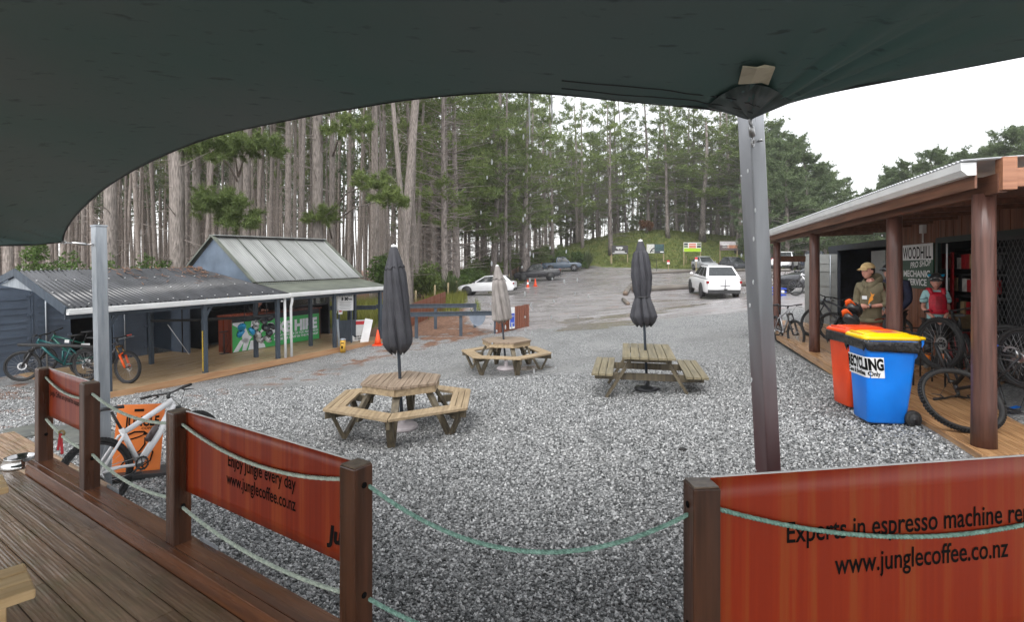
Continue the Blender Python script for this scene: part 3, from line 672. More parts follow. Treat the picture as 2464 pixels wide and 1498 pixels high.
so = MB(); so.slab([(-.76, 1.3, 2.16), (-.76, 2.85, 2.26), (-.76, 2.0, 2.46)], .02); part(so, 'gable_lining', M_galv, shed)
def gutter(a, b):
    a, b = Vector(a), Vector(b); prof = [(0, -.03), (.09, -.03), (.11, .01), (.11, .05), (.125, .055), (.125, .095), (.115, .095), (.105, .01), (.01, -.018), (.01, .085), (0, .085)]
    d_ = (b - a); out = Vector((0, -1, 0)); k = len(prof)
    vs = [a + out * p[0] + Z3 * p[1] for p in prof] + [b + out * p[0] + Z3 * p[1] for p in prof]
    return MB().add(vs, [(j, (j + 1) % k, k + (j + 1) % k, k + j) for j in range(k)] + [tuple(reversed(range(k))), tuple(range(k, 2 * k))])
part(gutter((-.8, GY, GZ_ - .085), (4.47, GY, GZ_ - .085)), 'gutter', M_gutter, shed)
part(gutter((4.5, GY, GZ_ - .07), (8.75, GY, GZ_ - .07)), 'gutter', M_gutter, shed)
vr = part(corrugated((4.5, GY, GZ_ + .02), (8.75, GY, GZ_ + .02), (8.75, 1.28, 2.12), (4.46, 1.28, 2.12), .085, .012), 'verandah_roof', M_rolive, shed, solid=.003)
hr = part(corrugated((4.40, 1.2, 2.14), (8.85, 1.2, 2.14), (8.85, 3.1, 3.56), (4.40, 3.1, 3.56), .085, .010), 'hut_roof', M_rgrey, shed, solid=.003)
part(corrugated((4.40, 3.1, 3.56), (8.85, 3.1, 3.56), (8.85, 5.0, 2.14), (4.40, 5.0, 2.14), .085, .010), 'hut_back_roof', M_rgrey, shed, solid=.003)
fl = MB(); fl.beam((4.38, 3.1, 3.585), (8.87, 3.1, 3.585), .26, .03); part(fl, 'ridge_cap', M_rgrey, hr)
ex = MB()
for i in range(1, 6): ex.beam((4.4 + i * .76, 1.22, 2.175), (4.4 + i * .76, 3.08, 3.565), .03, .012)
part(ex, 'sheet_laps', M_rolive, hr)
for x in (4.39, 8.86): fe = MB(); fe.beam((x, 1.16, 2.13), (x, 3.1, 3.57), .10, .05); fe.beam((x, 3.1, 3.57), (x, 5.04, 2.13), .1, .05); part(fe, 'barge_flashing', M_rolive, shed)
M_gable = pm('weathered_blue_panel', S(98, 112, 128), S(72, 84, 98), scale=1.4, rough=.55, rvar=.1)
gb = MB(); gb.prism([(1.3, 2.1), (4.9, 2.1), (3.1, 3.48)], .05, Matrix(((0, 0, 1, 4.44), (1, 0, 0, 0), (0, 1, 0, 0), (0, 0, 0, 1)))); part(gb, 'gable_wall', M_gable, shed)
gb = MB(); gb.prism([(1.3, 2.1), (4.9, 2.1), (3.1, 3.48)], .05, Matrix(((0, 0, 1, 8.74), (1, 0, 0, 0), (0, 1, 0, 0), (0, 0, 0, 1)))); part(gb, 'gable_wall', M_gable, shed)
# front and rear posts
for i in range(5):
    x = i * 2.12; m = MB(); m.box((x, 0, GZ_ / 2 - .06), (.1, .1, GZ_ - .06)); po = part(m, 'post', M_gblue, shed, bevel=.006)
    if i < 2:
        m = MB(); m.beam((x - .02, .05, 1.25), (x + .25, .05, 1.72), .05, .07); part(m, 'brace', M_gblue, po)
for x, y in ((2.2, 2.47), (4.12, .77), (6.27, .97), (8.44, 1.15)):
    m = MB(); m.box((x, y, 1.0), (.1, .1, 2.1)); part(m, 'post', M_gblue, shed, bevel=.006)
m = MB(); m.box((-1.0, 3.1, 1.0), (.1, .1, 2.4)); part(m, 'post', M_gblue, shed)
m = MB(); m.beam((-.75, .02, GZ_ - .15), (8.7, .02, GZ_ - .13), .05, .14); m.beam((0, 2.47, 2.2), (4.4, 2.47, 2.2), .05, .12); m.beam((4.5, 1.0, 2.02), (8.6, 1.1, 2.02), .05, .12); part(m, 'beam', M_gblue, shed)
rf_ = MB()
for i in range(9): rf_.beam((-.5 + i * 1.06, GY + .1, GZ_ - .05), (-.5 + i * 1.06, 2.4 if i < 4 else 1.2, 2.5 if i < 4 else 2.06), .045, .09)
part(rf_, 'rafters', M_gblue, shed)
# downpipes
for x, y, kink in ((4.42, -.09, 0), (4.62, -.1, 1)):
    m = MB(); pts = [(x, y - .05, GZ_ - .1), (x, y - .05, 1.6), (x - .0, y, 1.45), (x, y, .0)] if kink else [(x, y, GZ_ - .08), (x, y, 0)]
    m.tube(pts, .037, 10); dp = part(m, 'downpipe', M_gutter, shed)
m = MB(); m.box((4.35, -.062, 1.62), (.075, .004, .05)); nb_ = part(m, 'number_plate', M_wink, shed)
# deck of the shed
m = MB()
for i in range(30):
    y = -.08 + (i + .5) * .14; m.box((4.35, y, -.02), (8.75, .134, .04))
part(m, 'deck_boards', M_sdeck, shed)
m = MB(); m.box((4.35, -.1, -.085), (8.78, .035, .16)); m.box((-.04, 2.0, -.085), (.035, 4.2, .16)); m.box((8.72, 2.0, -.085), (.035, 4.2, .16)); part(m, 'fascia', M_fasciaw, shed)
# hut walls
M_hut = pm('dark_hut_wall', S(46, 50, 56), S(36, 39, 44), scale=3, rough=.6)
m = MB(); m.box((6.4, 4.55, 1.2), (4.3, .06, 2.4)); m.box((4.36, 4.0, 1.2), (.06, 1.1, 2.4)); part(m, 'hut_wall', M_hut, shed)
m = MB(); m.box((8.66, 3.6, 1.2), (.06, 1.9, 2.4)); part(m, 'hut_wall', M_hut, shed)
m = MB(); m.box((6.4, 4.5, 2.2), (4.2, 1.9, .04)); part(m, 'hut_ceiling', M_hut, shed)
# window with mullion in the far end of the counter opening
wf = MB(); x0, x1, z0, z1, wy = 6.75, 8.5, 1.16, 1.86, 2.62
for a, b in (((x0, z0), (x1, z0)), ((x0, z1), (x1, z1)), ((x0, z0), (x0, z1)), ((x1, z0), (x1, z1)), ((x0 + 1.2, z0), (x0 + 1.2, z1))): wf.beam((a[0], wy, a[1]), (b[0], wy, b[1]), .06, .06, up=(0, 1, 0))
wfr = part(wf, 'window_frame', M_black, shed)
M_wglass = pm('window_glass', (.7, .72, .66), (.6, .64, .55), rough=.08, trans=.9, scale=2)
m = MB(); m.box(((x0 + x1) / 2, wy, (z0 + z1) / 2), (x1 - x0 - .06, .008, z1 - z0 - .06)); part(m, 'window_pane', M_wglass, wfr)
m = MB(); m.box((8.6, 2.3, 1.45), (.1, .12, 1.3)); part(m, 'window_jamb', M_white, shed)
# shelves and posters on the back wall
for i, (x, z) in enumerate(((4.75, 1.12), (5.6, 1.1), (6.7, 1.05))):
    m = MB(); m.box((x, 4.35, z), (.8, .3, .03)); part(m, 'shelf', M_black, shed)
def poster(label, x, z, w, h, bg_, lines, ink, parent_y=4.51):
    t = thing('poster', label, 'poster', SH(x, parent_y, z), shed.rotation_euler.copy(), 'posters on the dark wall of the hire hut')
    m = MB(); m.box((0, 0, 0), (w, .01, h)); part(m, 'sheet', bg_, t)
    for k, (s, hh, zz) in enumerate(lines): text(s, t, ink, (-w * .42, -.008, zz), (1, 0, 0), (0, 0, 1), hh, w * .84, bold=.03)
M_pblk = pm('poster_black', (.02, .02, .02), (.04, .035, .03), rough=.4); M_pyel = pm('poster_yellow', S(214, 178, 96), S(180, 140, 70), rough=.4); M_pred = pm('poster_red', S(130, 52, 46), S(90, 40, 36), rough=.4); M_ptan = pm('poster_tan', S(190, 156, 104), S(96, 84, 60), scale=3, rough=.4, lo=.45, hi=.55)
poster('dark poster with grey lettering MUDIE, top row of the hut wall', 4.85, 1.86, .62, .34, M_pblk, [('MUDIE', .1, .02), ('TRAILS', .05, -.1)], pm('grey_ink', S(120, 128, 130), rough=.5))
poster('black and yellow poster with a large letter L in the hut', 5.65, 1.88, .56, .36, M_pyel, [('L TRAIL', .12, 0), ('COFFEE', .06, -.12)], M_ink)
poster('tan landscape poster left of the CHARLIES poster, below the top row', 4.85, 1.42, .6, .3, M_ptan, [], M_ink)
poster('black poster with yellow lettering CHARLIES behind the attendant', 5.65, 1.4, .56, .4, M_pblk, [('CHARLIES', .09, .06), ('RUNNERS', .05, -.05)], M_pyel)
poster('dull red poster under the gutter right of the attendant', 6.75, 1.88, .55, .32, M_pred, [('MOTO', .08, 0)], M_wink)
poster('tan poster of a trail below the dull red poster', 6.8, 1.42, .6, .34, M_ptan, [], M_ink)
poster('pale blue paper beside the hut window', 7.5, 1.45, .22, .3, pm('pale_blue_paper', S(170, 190, 200), rough=.5), [], M_ink)
# rack bar wrapped in padding between two posts and yellow chains on posts
M_pad = pm('black_padding', (.014, .014, .015), (.03, .03, .03), scale=30, rough=.8, bump=.5)
t = thing('bike_rack', 'black padded rack bar between two posts of the hire shed', 'bike rack', SH(2.2, 2.42, 1.17), shed.rotation_euler.copy())
m = MB(); m.tube([(0, 0, 0), (.6, -.9, -.0), (1.3, -1.9, .04), (1.86, -2.4, .06)], .035, 8); part(m, 'padded_bar', M_pad, t)
t = thing('bike_rack', 'black padded rack bar at the left end of the shed holding the bicycles', 'bike rack', SH(-.7, 2.2, .95), shed.rotation_euler.copy())
m = MB(); m.tube([(0, 0, 0), (.45, -1.1, -.01), (.72, -2.15, -.02)], .035, 8); part(m, 'padded_bar', M_pad, t)
M_chain = pm('yellow_chain', S(232, 200, 40), S(200, 160, 30), rough=.4)
for i, nm in ((0, 'first shed post by the orange forked bicycle'), (1, 'second shed post from the left')):
    t = thing('chain', 'yellow plastic chain hanging down the ' + nm, 'chain', SH(i * 2.12 - .07, -.02, 1.02), shed.rotation_euler.copy(), 'yellow chains on the shed posts')
    m = MB()
    for k in range(26):
        q = k % 2; m.tube([Vector((.012 * math.cos(a) * (1 - q), .012 * math.cos(a) * q, -.038 * k + .026 * math.sin(a))) for a in [j * PI / 4 for j in range(8)]], .005, 4, closed=True)
    part(m, 'links', M_chain, t)
# hire counter
M_ctr = wood('counter_wood', S(122, 58, 38), S(84, 38, 26), axis=2, rough=.35, scale=5, bump=.05)
M_green = pm('green_panel', S(70, 182, 98), S(62, 168, 90), scale=1, rough=.35)
ct = thing('hire_counter', 'brown hire counter with green and white HIRE panel', 'counter', SH(4.22, 2.02, .0), shed.rotation_euler.copy())
CLn = 3.42
for x_ in (.02, CLn - .02): m = MB(); m.box((x_, .3, .54), (.04, .6, 1.08)); part(m, 'side_panel', M_ctr, ct)
m = MB(); m.box((CLn / 2, .28, 1.095), (CLn + .06, .7, .03)); part(m, 'top', M_ctr, ct)
m = MB(); m.box((CLn / 2, .02, .99), (CLn - .08, .02, .17)); part(m, 'rail', M_hut, ct)
m = MB(); m.box((CLn / 2, .02, .455), (CLn - .08, .02, .89)); gp = part(m, 'front_panel', M_green, ct)
M_sil = pm('silver_fern_white', S(236, 240, 246), rough=.4)
def blob(pts): 
    m = MB(); m.add([(x, .0075, z) for x, z in pts], [tuple(range(len(pts)))]); return m
def star(cx, cz, rays, r0, r1, a0, a1, clip):
    m = MB()
    for k in range(rays):
        a = a0 + (a1 - a0) * k / (rays - 1); w = .11
        pts = [(cx, cz), (cx + r1 * math.cos(a - w), cz + r1 * math.sin(a - w)), (cx + r1 * math.cos(a + w), cz + r1 * math.sin(a + w))]
        pts = [(min(max(x, clip[0]), clip[1]), min(max(z, clip[2]), clip[3])) for x, z in pts]; m.add([(p[0], .0075, p[1]) for p in pts], [(0, 1, 2)])
    return m
m = MB()
for pts in (((.06, .9), (.42, .9), (.52, .66), (.6, .48), (.72, .4), (.5, .22), (.38, .3), (.36, .55), (.2, .76), (.06, .84)),
            ((.06, .015), (.3, .34), (.5, .42), (.62, .3), (.5, .015), (.36, .015), (.42, .28), (.24, .02)),
            ((.56, .015), (.66, .3), (.95, .28), (1.15, .12), (1.18, .015)), ((.7, .9), (.62, .5), (.8, .6), (.82, .9)), ((.98, .46), (1.12, .54), (1.16, .7), (.9, .46))):
    m.add([(x, .0075, z) for x, z in pts], [tuple(range(len(pts)))])
part(m, 'fern_emblem', M_sil, ct)
text('BIKE HIRE', ct, M_sil, (1.28, .004, .42), (1, 0, 0), (0, 0, 1), .34, 2.0, bold=.06)
text('IF UNATTENDED OR YOU ARE BUYING', ct, M_sil, (1.5, .004, .29), (1, 0, 0), (0, 0, 1), .072, 1.82, bold=.04)
text('PLEASE SEE STAFF IN THE PROSHOP', ct, M_sil, (1.5, .004, .175), (1, 0, 0), (0, 0, 1), .072, 1.82, bold=.04)
# track pump and prop stick
tp = thing('track_pump', 'black floor pump standing against the brown counter end', 'pump', SH(4.08, 2.15, 0), shed.rotation_euler.copy())
m = MB(); m.tube([(0, 0, .02), (0, 0, .62)], .02, 8); part(m, 'barrel', M_black, tp); m = MB(); m.beam((-.13, 0, .66), (.13, 0, .66), .03, .03); part(m, 'handle', M_black, tp); m = MB(); m.box((0, 0, .012), (.24, .12, .024)); part(m, 'foot', M_black, tp)
m = MB(); m.tube([(.03, 0, .05), (.1, -.05, .3), (.06, 0, .6)], .007, 5); part(m, 'hose', M_rubber, tp)
t = thing('prop_stick', 'thin white stick leaning behind the second shed post', 'stick', SH(3.2, 3.0, 0), shed.rotation_euler.copy()); m = MB(); m.tube([(.35, 0, 0), (-.2, .1, .95)], .01, 5); part(m, 'shaft', M_white, t)
# helmets hung on straps
def helmet_mesh(s=1.0):
    m = MB()
    def fn(u, q):
        v = .9 + .1 * abs(math.sin(u.x * 9)) * (1 if u.z > .1 else 0)
        if q.z < -.02: q = Vector((q.x, q.y, -.02 + (q.z + .02) * .15))
        return q * v
    m.sph((0, 0, 0), (.14 * s, .105 * s, .12 * s), 18, 10, fn); return m
def helmet_vents(s=1.0):
    m = MB()
    for a in (-.65, -.22, .22, .65):
        for b in (-.7, 0, .7):
            c = Vector((.13 * math.sin(b), .098 * math.sin(a) * math.cos(b), .112 * math.cos(a) * math.cos(b))) * s
            m.box(c, (.055 * s, .016 * s, .02 * s), Euler((-a, b, 0)))
    return m
H_mats = {'black': pm('helmet_black', (.02, .02, .022), (.05, .05, .05), scale=25, rough=.3), 'teal': pm('helmet_teal', S(20, 132, 172), S(16, 110, 150), rough=.3), 'grey': pm('helmet_grey', S(176, 176, 172), S(140, 140, 138), rough=.35)}
def helmet_copy_factory(col):
    t = thing('helmet', '', 'helmet'); part(helmet_mesh(), 'shell', H_mats[col], t); part(helmet_vents(), 'vents', M_ink if col != 'black' else M_gblue, t)
    return t
bpy.context.view_layer.update()
hel_pos = [('teal', -.46, .98, -.1, 'teal hire helmet with a dark liner, uppermost of the teal pair'), ('teal', -.36, .78, .05, 'teal hire helmet hanging lowest left of the bunch'), ('teal', -.2, .83, -.1, 'teal hire helmet half behind the grey helmets'),
           ('grey', .02, 1.02, 0, 'pale grey hire helmet at the top of the grey column'), ('grey', .04, .86, .06, 'pale grey hire helmet second down the grey column'), ('grey', .06, .69, 0, 'pale grey hire helmet third down the grey column'), ('grey', .16, .55, .04, 'pale grey hire helmet at the bottom left of the bunch'), ('grey', .38, .52, .03, 'pale grey hire helmet lowest in the bunch, beside the post'),
           ('black', .22, 1.05, -.03, 'black hire helmet highest on the left strap'), ('black', .44, 1.12, 0, 'black hire helmet topmost of the bunch'), ('black', .3, .86, -.02, 'black hire helmet in the middle of the bunch'), ('black', .52, .86, .05, 'black hire helmet next to the downpipe post'), ('black', .44, .69, .02, 'black hire helmet below the middle of the bunch')]
first = {}
for i, (c_, dx, z, dy, lab) in enumerate(hel_pos):
    if c_ not in first: o = first[c_] = helmet_copy_factory(c_)
    else:
        o = first[c_].copy(); COL.objects.link(o)
        for ch in list(first[c_].children): k = ch.copy(); COL.objects.link(k); k.parent = o
    o.location = SH(3.84 + dx * 1.05, .42 + dy, z * .98); o.rotation_euler = (R(rr.uniform(-50, 50)), R(rr.uniform(-60, 60)), R(rr.uniform(0, 360))); tag(o, lab, 'helmet', 'hire helmets hung in a bunch on the shed')
    bpy.context.view_layer.update()
for nm, x in (('teal helmets', 3.5), ('grey helmets', 3.92), ('black helmets', 4.2)):
    t = thing('strap', f'black strap holding the bunch of {nm} under the shed roof', 'strap', SH(x, .42, 1.9), shed.rotation_euler.copy(), 'straps holding hire helmets')
    m = MB(); m.tube([(.05, .02, 0), (.02, 0, -.4), (0, 0, -.95)], .012, 5); part(m, 'webbing', M_black, t)
# ash bin, boards, door panel and sign at the far end
t = thing('ash_bin', 'yellow steel cigarette bin at the end of the shed deck', 'bin', onG(825, 845, 17.1))
M_yel = pm('yellow_paint', S(214, 168, 60), S(180, 136, 50), scale=8, rough=.45)
MB().lathe([(.085, 0), (.085, .40)], 18).build('body', M_yel, t); MB().lathe([(.095, .40), (.095, .43), (.05, .45)], 18).build('lid', M_galv, t); m = MB(); m.box((.01, -.087, .31), (.09, .01, .03)); m.box((0, -.087, .18), (.05, .01, .09)); part(m, 'slot', M_ink, t)
def board_sign(name, label, c, w, h, yaw, mat, lean=0, cat='sign', group=None):
    t = thing(name, label, cat, c, (lean, 0, yaw), group); m = MB(); m.box((0, 0, h / 2), (w, .012, h)); part(m, 'panel', mat, t); return t
YS = R(28)
p_ = P(831, 748, 18.0)
t = board_sign('notice_sign', 'white notice board reading 5 30 PM beside the shed end', p_, .52, .77, YS, M_white)
M_redp = pm('red_print', S(206, 52, 56), rough=.5)
m = MB(); m.box((0, -.007, .71), (.52, .004, .12)); part(m, 'red_header', M_redp, t)
text('NO HELMET NO RIDE', t, M_ink, (-.23, -.009, .575), (1, 0, 0), (0, 0, 1), .05, .46, bold=.03); text('ALL GATES CLOSE AT', t, M_ink, (-.22, -.009, .475), (1, 0, 0), (0, 0, 1), .05, .44, bold=.03)
text('5 30', t, M_ink, (-.13, -.009, .345), (1, 0, 0), (0, 0, 1), .095, .23, bold=.06); text('PM', t, M_ink, (.12, -.009, .345), (1, 0, 0), (0, 0, 1), .05, .1, bold=.04)
m = MB(); [m.box((0, -.007, .28 - .045 * k), (.38 - .06 * (k % 2), .003, .012)) for k in range(6)]; part(m, 'small_print', pm('grey_print', S(150, 150, 152), rough=.5), t)
m = MB(); m.box((-.2, .03, -.35), (.05, .05, 2.2)); m.box((.2, .03, -.35), (.05, .05, 2.2)); part(m, 'leg', M_gblue, t)
t = board_sign('notice_sign', 'small white notice stuck under the 5 30 PM board', P(819, 757, 17.9), .13, .16, YS, M_white); m = MB(); m.box((0, -.008, .1), (.09, .003, .05)); part(m, 'red_header', M_redp, t)
t = board_sign('blue_panel', 'slate blue panel standing behind the notice board', onG(834, 804, 18.3) + Vector((0, .1, .0)), .56, .85, YS, M_gblue, cat='panel')
t = board_sign('white_board', 'white board leaning against the shed end with black lettering', onG(868, 816, 18.6), .55, .82, YS + .1, M_white, lean=-.12, cat='board')
text('PLEASE WAIT', t, M_ink, (-.22, -.009, .24), (1, 0, 0), (0, 0, 1), .045, .34, bold=.04); text('ALL RIDERS', t, M_ink, (-.22, -.009, .16), (1, 0, 0), (0, 0, 1), .045, .3, bold=.04); text('TRAIL', t, M_ink, (-.1, -.009, .08), (1, 0, 0), (0, 0, 1), .045, .2, bold=.04); m = MB(); m.box((.05, -.008, .72), (.4, .003, .12)); part(m, 'red_header', M_redp, t)
t = thing('white_board', 'narrow blank white board propped crookedly in front of the lettered board', 'board', onG(882, 816, 18.3), (-.14, .24, YS)); m = MB(); m.box((-.1, 0, .44), (.27, .012, .9)); part(m, 'panel', M_white, t)
t = thing('strip_light', 'perforated pale strip leaning on the fourth shed post', 'strip', onG(812, 840, 17.5), (0, -.06, YS)); m = MB(); m.box((.06, 0, .5), (.06, .03, 1.0)); part(m, 'strip', M_galv, t)

# ---------------------------------------------------------------- shipping containers behind the shed deck
M_cont = pm('container_paint', S(92, 104, 120), S(76, 86, 100), scale=1.2, rough=.5, rvar=.1)
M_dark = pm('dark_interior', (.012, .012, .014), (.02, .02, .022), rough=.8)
cn = thing('shipping_container', 'slate blue shipping container with ribbed doors behind the bicycle rack', 'container', SH(0, 4.15, -.05), shed.rotation_euler.copy())
CH_ = 2.2
def door_leaf(m, x0, x1, y=0):
    m.box(((x0 + x1) / 2, y, CH_ / 2), (x1 - x0, .05, CH_))
    for z in (.28, .62, .98, 1.34, 1.70): m.box(((x0 + x1) / 2, y - .03, z), (x1 - x0 - .18, .02, .05)); m.box(((x0 + x1) / 2, y - .03, z + .2), (x1 - x0 - .18, .02, .03))
def rods(x0, x1, par):
    m = MB()
    for x in (x0 + (x1 - x0) * .3,): m.tube([(x, -.07, .02), (x, -.07, CH_ - .02)], .018, 8)
    m.beam((x0 + .1, -.08, .62), (x0 + .5, -.08, .66), .02, .03); part(m, 'lock_rod', M_galv, par)
    m = MB(); [m.box((x1 - .03, -.04, z), (.09, .04, .06)) for z in (.3, .9, 1.5, 2.0)]; part(m, 'hinge', M_cont, par)
for x0, x1 in ((-1.2, .24), (.3, 1.08), (2.1, 2.98)):
    m = MB(); door_leaf(m, x0, x1); dl = part(m, 'door', M_cont, cn); rods(x0, x1, dl)
m = MB(); m.box((-2.2, .02, CH_ / 2), (1.9, .05, CH_)); m.box((.27, 0, CH_ / 2), (.04, .08, CH_)); m.box((.5, 0, CH_ + .06), (7.4, .12, .14)); m.box((3.86, .0, CH_ / 2), (.08, .08, CH_)); m.box((1.0, 2.4, CH_ / 2), (5.9, .05, CH_)); m.box((3.9, 1.2, CH_ / 2), (.05, 2.4, CH_)); m.box((-3.1, 1.2, CH_ / 2), (.05, 2.4, CH_)); m.box((.4, 1.2, CH_ + .11), (7.1, 2.5, .05)); part(m, 'shell', M_cont, cn)
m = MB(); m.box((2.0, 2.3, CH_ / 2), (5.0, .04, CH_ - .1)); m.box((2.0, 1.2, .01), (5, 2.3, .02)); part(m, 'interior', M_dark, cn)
m = MB(); m.box((3.3, 1.4, CH_ / 2), (.7, .05, CH_ - .1)); part(m, 'inner_lining', pm('grey_lining', S(120, 116, 110), S(90, 86, 82), rough=.7), cn)
m = MB(); m.box((3.72, -.45, CH_ / 2), (.05, .9, CH_)); dl = part(m, 'open_door', M_cont, cn); m = MB(); m.tube([(3.68, -.6, 0), (3.68, -.6, CH_)], .018, 8); part(m, 'lock_rod', M_black, dl)
# suspension forks hanging in the dark doorway
fk = []
for k in range(5):
    t = thing('hanging_fork', 'grey bicycle fork hanging in the dark container doorway', 'fork', SH(1.25 + k * .15, 4.45, 1.75), shed.rotation_euler.copy(), 'forks hanging in the container doorway')
    m = MB(); a = .35
    for s in (-.05, .05): m.tube([(s, 0, 0), (s + .15, .02, -.5)], .014, 6)
    m.box((0, 0, 0), (.15, .03, .03)); part(m, 'legs', M_galv, t); m = MB(); m.tube([(0, 0, 0), (-.05, 0, .2)], .016, 6); part(m, 'steerer', M_steel, t)
# ---------------------------------------------------------------- rails and slat screens right of the shed
def railrun(label, pts, H, posts, col=M_gblue, w=.05, h=.14):
    t = thing('guard_rail', label, 'rail', pts[0]); o = Vector(pts[0])
    m = MB()
    for a, b in zip(pts[:-1], pts[1:]): m.beam(Vector(a) - o + Z3 * (H - h / 2), Vector(b) - o + Z3 * (H - h / 2), w, h)
    m2 = MB(); m2.beam(Vector(pts[0]) - o + Z3 * (H + .012), Vector(pts[-1]) - o + Z3 * (H + .012), .12, .025); part(m2, 'cap_rail', col, t)
    part(m, 'rail', col, t)
    for q in posts:
        q = Vector(q); z = gz(q.x, q.y); m = MB(); hh = Vector(pts[0]).z + H - z; m.box(Vector((q.x, q.y, z + hh / 2 - .05)) - o, (.11, .11, hh + .1)); part(m, 'post', col, t)
    return t
g = [onG(x, 808, d_) for x, d_ in ((918, 19.2), (1002, 19.6), (1109, 19.9), (1192, 20.1))]
zt = g[1].z; pts = [Vector((q.x, q.y, zt + .0)) for q in g]
railrun('long slate blue guard rail nearest the tables', [pts[0], pts[-1]], .93, g[1:])
g = [onG(x, 800, d_) for x, d_ in ((905, 21.2), (1048, 21.6), (1143, 21.8))]
pts = [Vector((q.x, q.y, g[1].z)) for q in g]
railrun('rear slate blue guard rail with a curved end', [pts[0], pts[-1] + Vector((.06, 0, 0))], .98, g[1:])
g = [onG(x, 800, d_) for x, d_ in ((775, 20.6), (905, 20.9))]; pts = [Vector((q.x, q.y, g[0].z)) for q in g]
railrun('short slate blue guard rail seen through the shed end', [pts[0], pts[-1]], 1.0, [g[0], onG(840, 800, 20.8)])
M_flap = pm('pale_grey_plastic', S(140, 150, 164), S(124, 134, 148), rough=.45)
t = thing('rubber_flap', 'half round grey flap hanging under the guard rails', 'flap', P(1149, 757, 20.3)); m = MB()
pl = [(-.31, 0)] + [(.31 * math.cos(PI + PI * k / 16), .44 * math.sin(PI + PI * k / 16)) for k in range(17)]
m.prism(pl[1:], .012, Matrix(((1, 0, 0, 0), (0, 0, 1, 0), (0, 1, 0, 0), (0, 0, 0, 1)))); part(m, 'flap', M_flap, t)
M_slat = wood('red_brown_slats', S(134, 78, 54), S(98, 54, 38), axis=2, rough=.45, scale=6)
def slatscreen(label, a, b, h, n, skew=0):
    a, b = Vector(a), Vector(b); t = thing('slat_fence', label, 'fence', a); d_ = (b - a) / n; yaw = math.atan2(d_.y, d_.x)
    m = MB()
    for i in range(n): m.box(d_ * (i + .5) + Z3 * (h / 2 + (i % 3) * .006), (d_.to_2d().length * .86, .02, h), Euler((0, 0, yaw)))
    part(m, 'slats', M_slat, t); m = MB(); [m.beam(Vector((0, .03, z)), b - a + Vector((0, .03, z)), .04, .07) for z in (.2, h - .2)]; part(m, 'rail', M_slat, t); return t
a, b = onG(1193, 802, 20.0), onG(1273, 786, 21.5)
sf = slatscreen('short red brown slat fence with a blue and white notice on it', a, b, .88, 13)
t = thing('notice', 'blue and white notice fixed to the short slat fence', 'notice', P(1231, 792, 20.55), (0, 0, math.atan2((b - a).y, (b - a).x))); m = MB(); m.box((0, -.03, .42), (.3, .006, .82)); part(m, 'sheet', M_white, t)
m = MB(); m.box((0, -.036, .34), (.26, .004, .5)); part(m, 'blue_block', pm('blue_print', S(52, 84, 190), rough=.5), t); text('INFO', t, M_wink, (-.09, -.04, .46), (1, 0, 0), (0, 0, 1), .05, .18); text('TRAILS', t, M_wink, (-.09, -.04, .2), (1, 0, 0), (0, 0, 1), .05, .18)
t = thing('notice', 'small white notice at the left end of the short slat fence', 'notice', P(1210, 772, 20.15), (0, 0, math.atan2((b - a).y, (b - a).x))); m = MB(); m.box((0, -.03, .13), (.14, .006, .3)); part(m, 'sheet', M_white, t)
a, b = onG(985, 795, 22.0), onG(1072, 764, 27.0)
slatscreen('red brown slat fence receding behind the guard rails', a, b, .92, 34)
# wire fence posts along the forest edge
M_post = wood('weathered_post', S(160, 146, 112), S(126, 112, 84), axis=2, rough=.7, scale=5)
for i, (px, d_, h) in enumerate(((1000, 27, .95), (1046, 30, 1.0), (1078, 32, 1.05), (1101, 34.5, 1.1), (1128, 44, 1.1), (1225, 58, 1.2))):
    g = onG(px, 700, d_); t = thing('fence_post', ['weathered wire fence post nearest the guard rails', 'second weathered wire fence post from the guard rails', 'third weathered wire fence post, beside the pale flax', 'leaning weathered fence post by the white hatchback bonnet', 'weathered fence post behind the white hatchback', 'weathered fence post beside the charcoal utility truck'][i], 'post', g, (0, -.06 if i == 3 else .01, 0), 'wire fence posts at the forest edge')
    m = MB(); m.lathe([(.06, -.1), (.055, h), (.03, h + .02)], 10); part(m, 'shaft', M_post, t)
# ---------------------------------------------------------------- picnic tables
M_tbl = wood('weathered_table_top', S(156, 138, 120), S(112, 96, 80), axis=0, rough=.5, scale=9, bump=.4)
M_tbl2 = wood('table_timber', S(172, 152, 122), S(130, 112, 88), axis=0, rough=.5, scale=7, bump=.25)
M_leg = wood('mossy_leg', S(108, 98, 78), S(70, 62, 50), axis=2, rough=.6, scale=7, bump=.3)
M_rect = wood('mossy_table', S(132, 122, 96), S(98, 90, 70), axis=1, rough=.55, scale=8, bump=.35)
def clip_poly(poly, a, b, c):                       # keep the side a*x+b*y<=c
    out = []
    for i in range(len(poly)):
        p, q = poly[i], poly[(i + 1) % len(poly)]; dp, dq = a * p[0] + b * p[1] - c, a * q[0] + b * q[1] - c
        if dp <= 0: out.append(p)
        if dp * dq < 0: t = dp / (dp - dq); out.append((p[0] + (q[0] - p[0]) * t, p[1] + (q[1] - p[1]) * t))
    return out
def hexagon(r, a0=0): return [(r * math.cos(a0 + i * PI / 3), r * math.sin(a0 + i * PI / 3)) for i in range(6)]
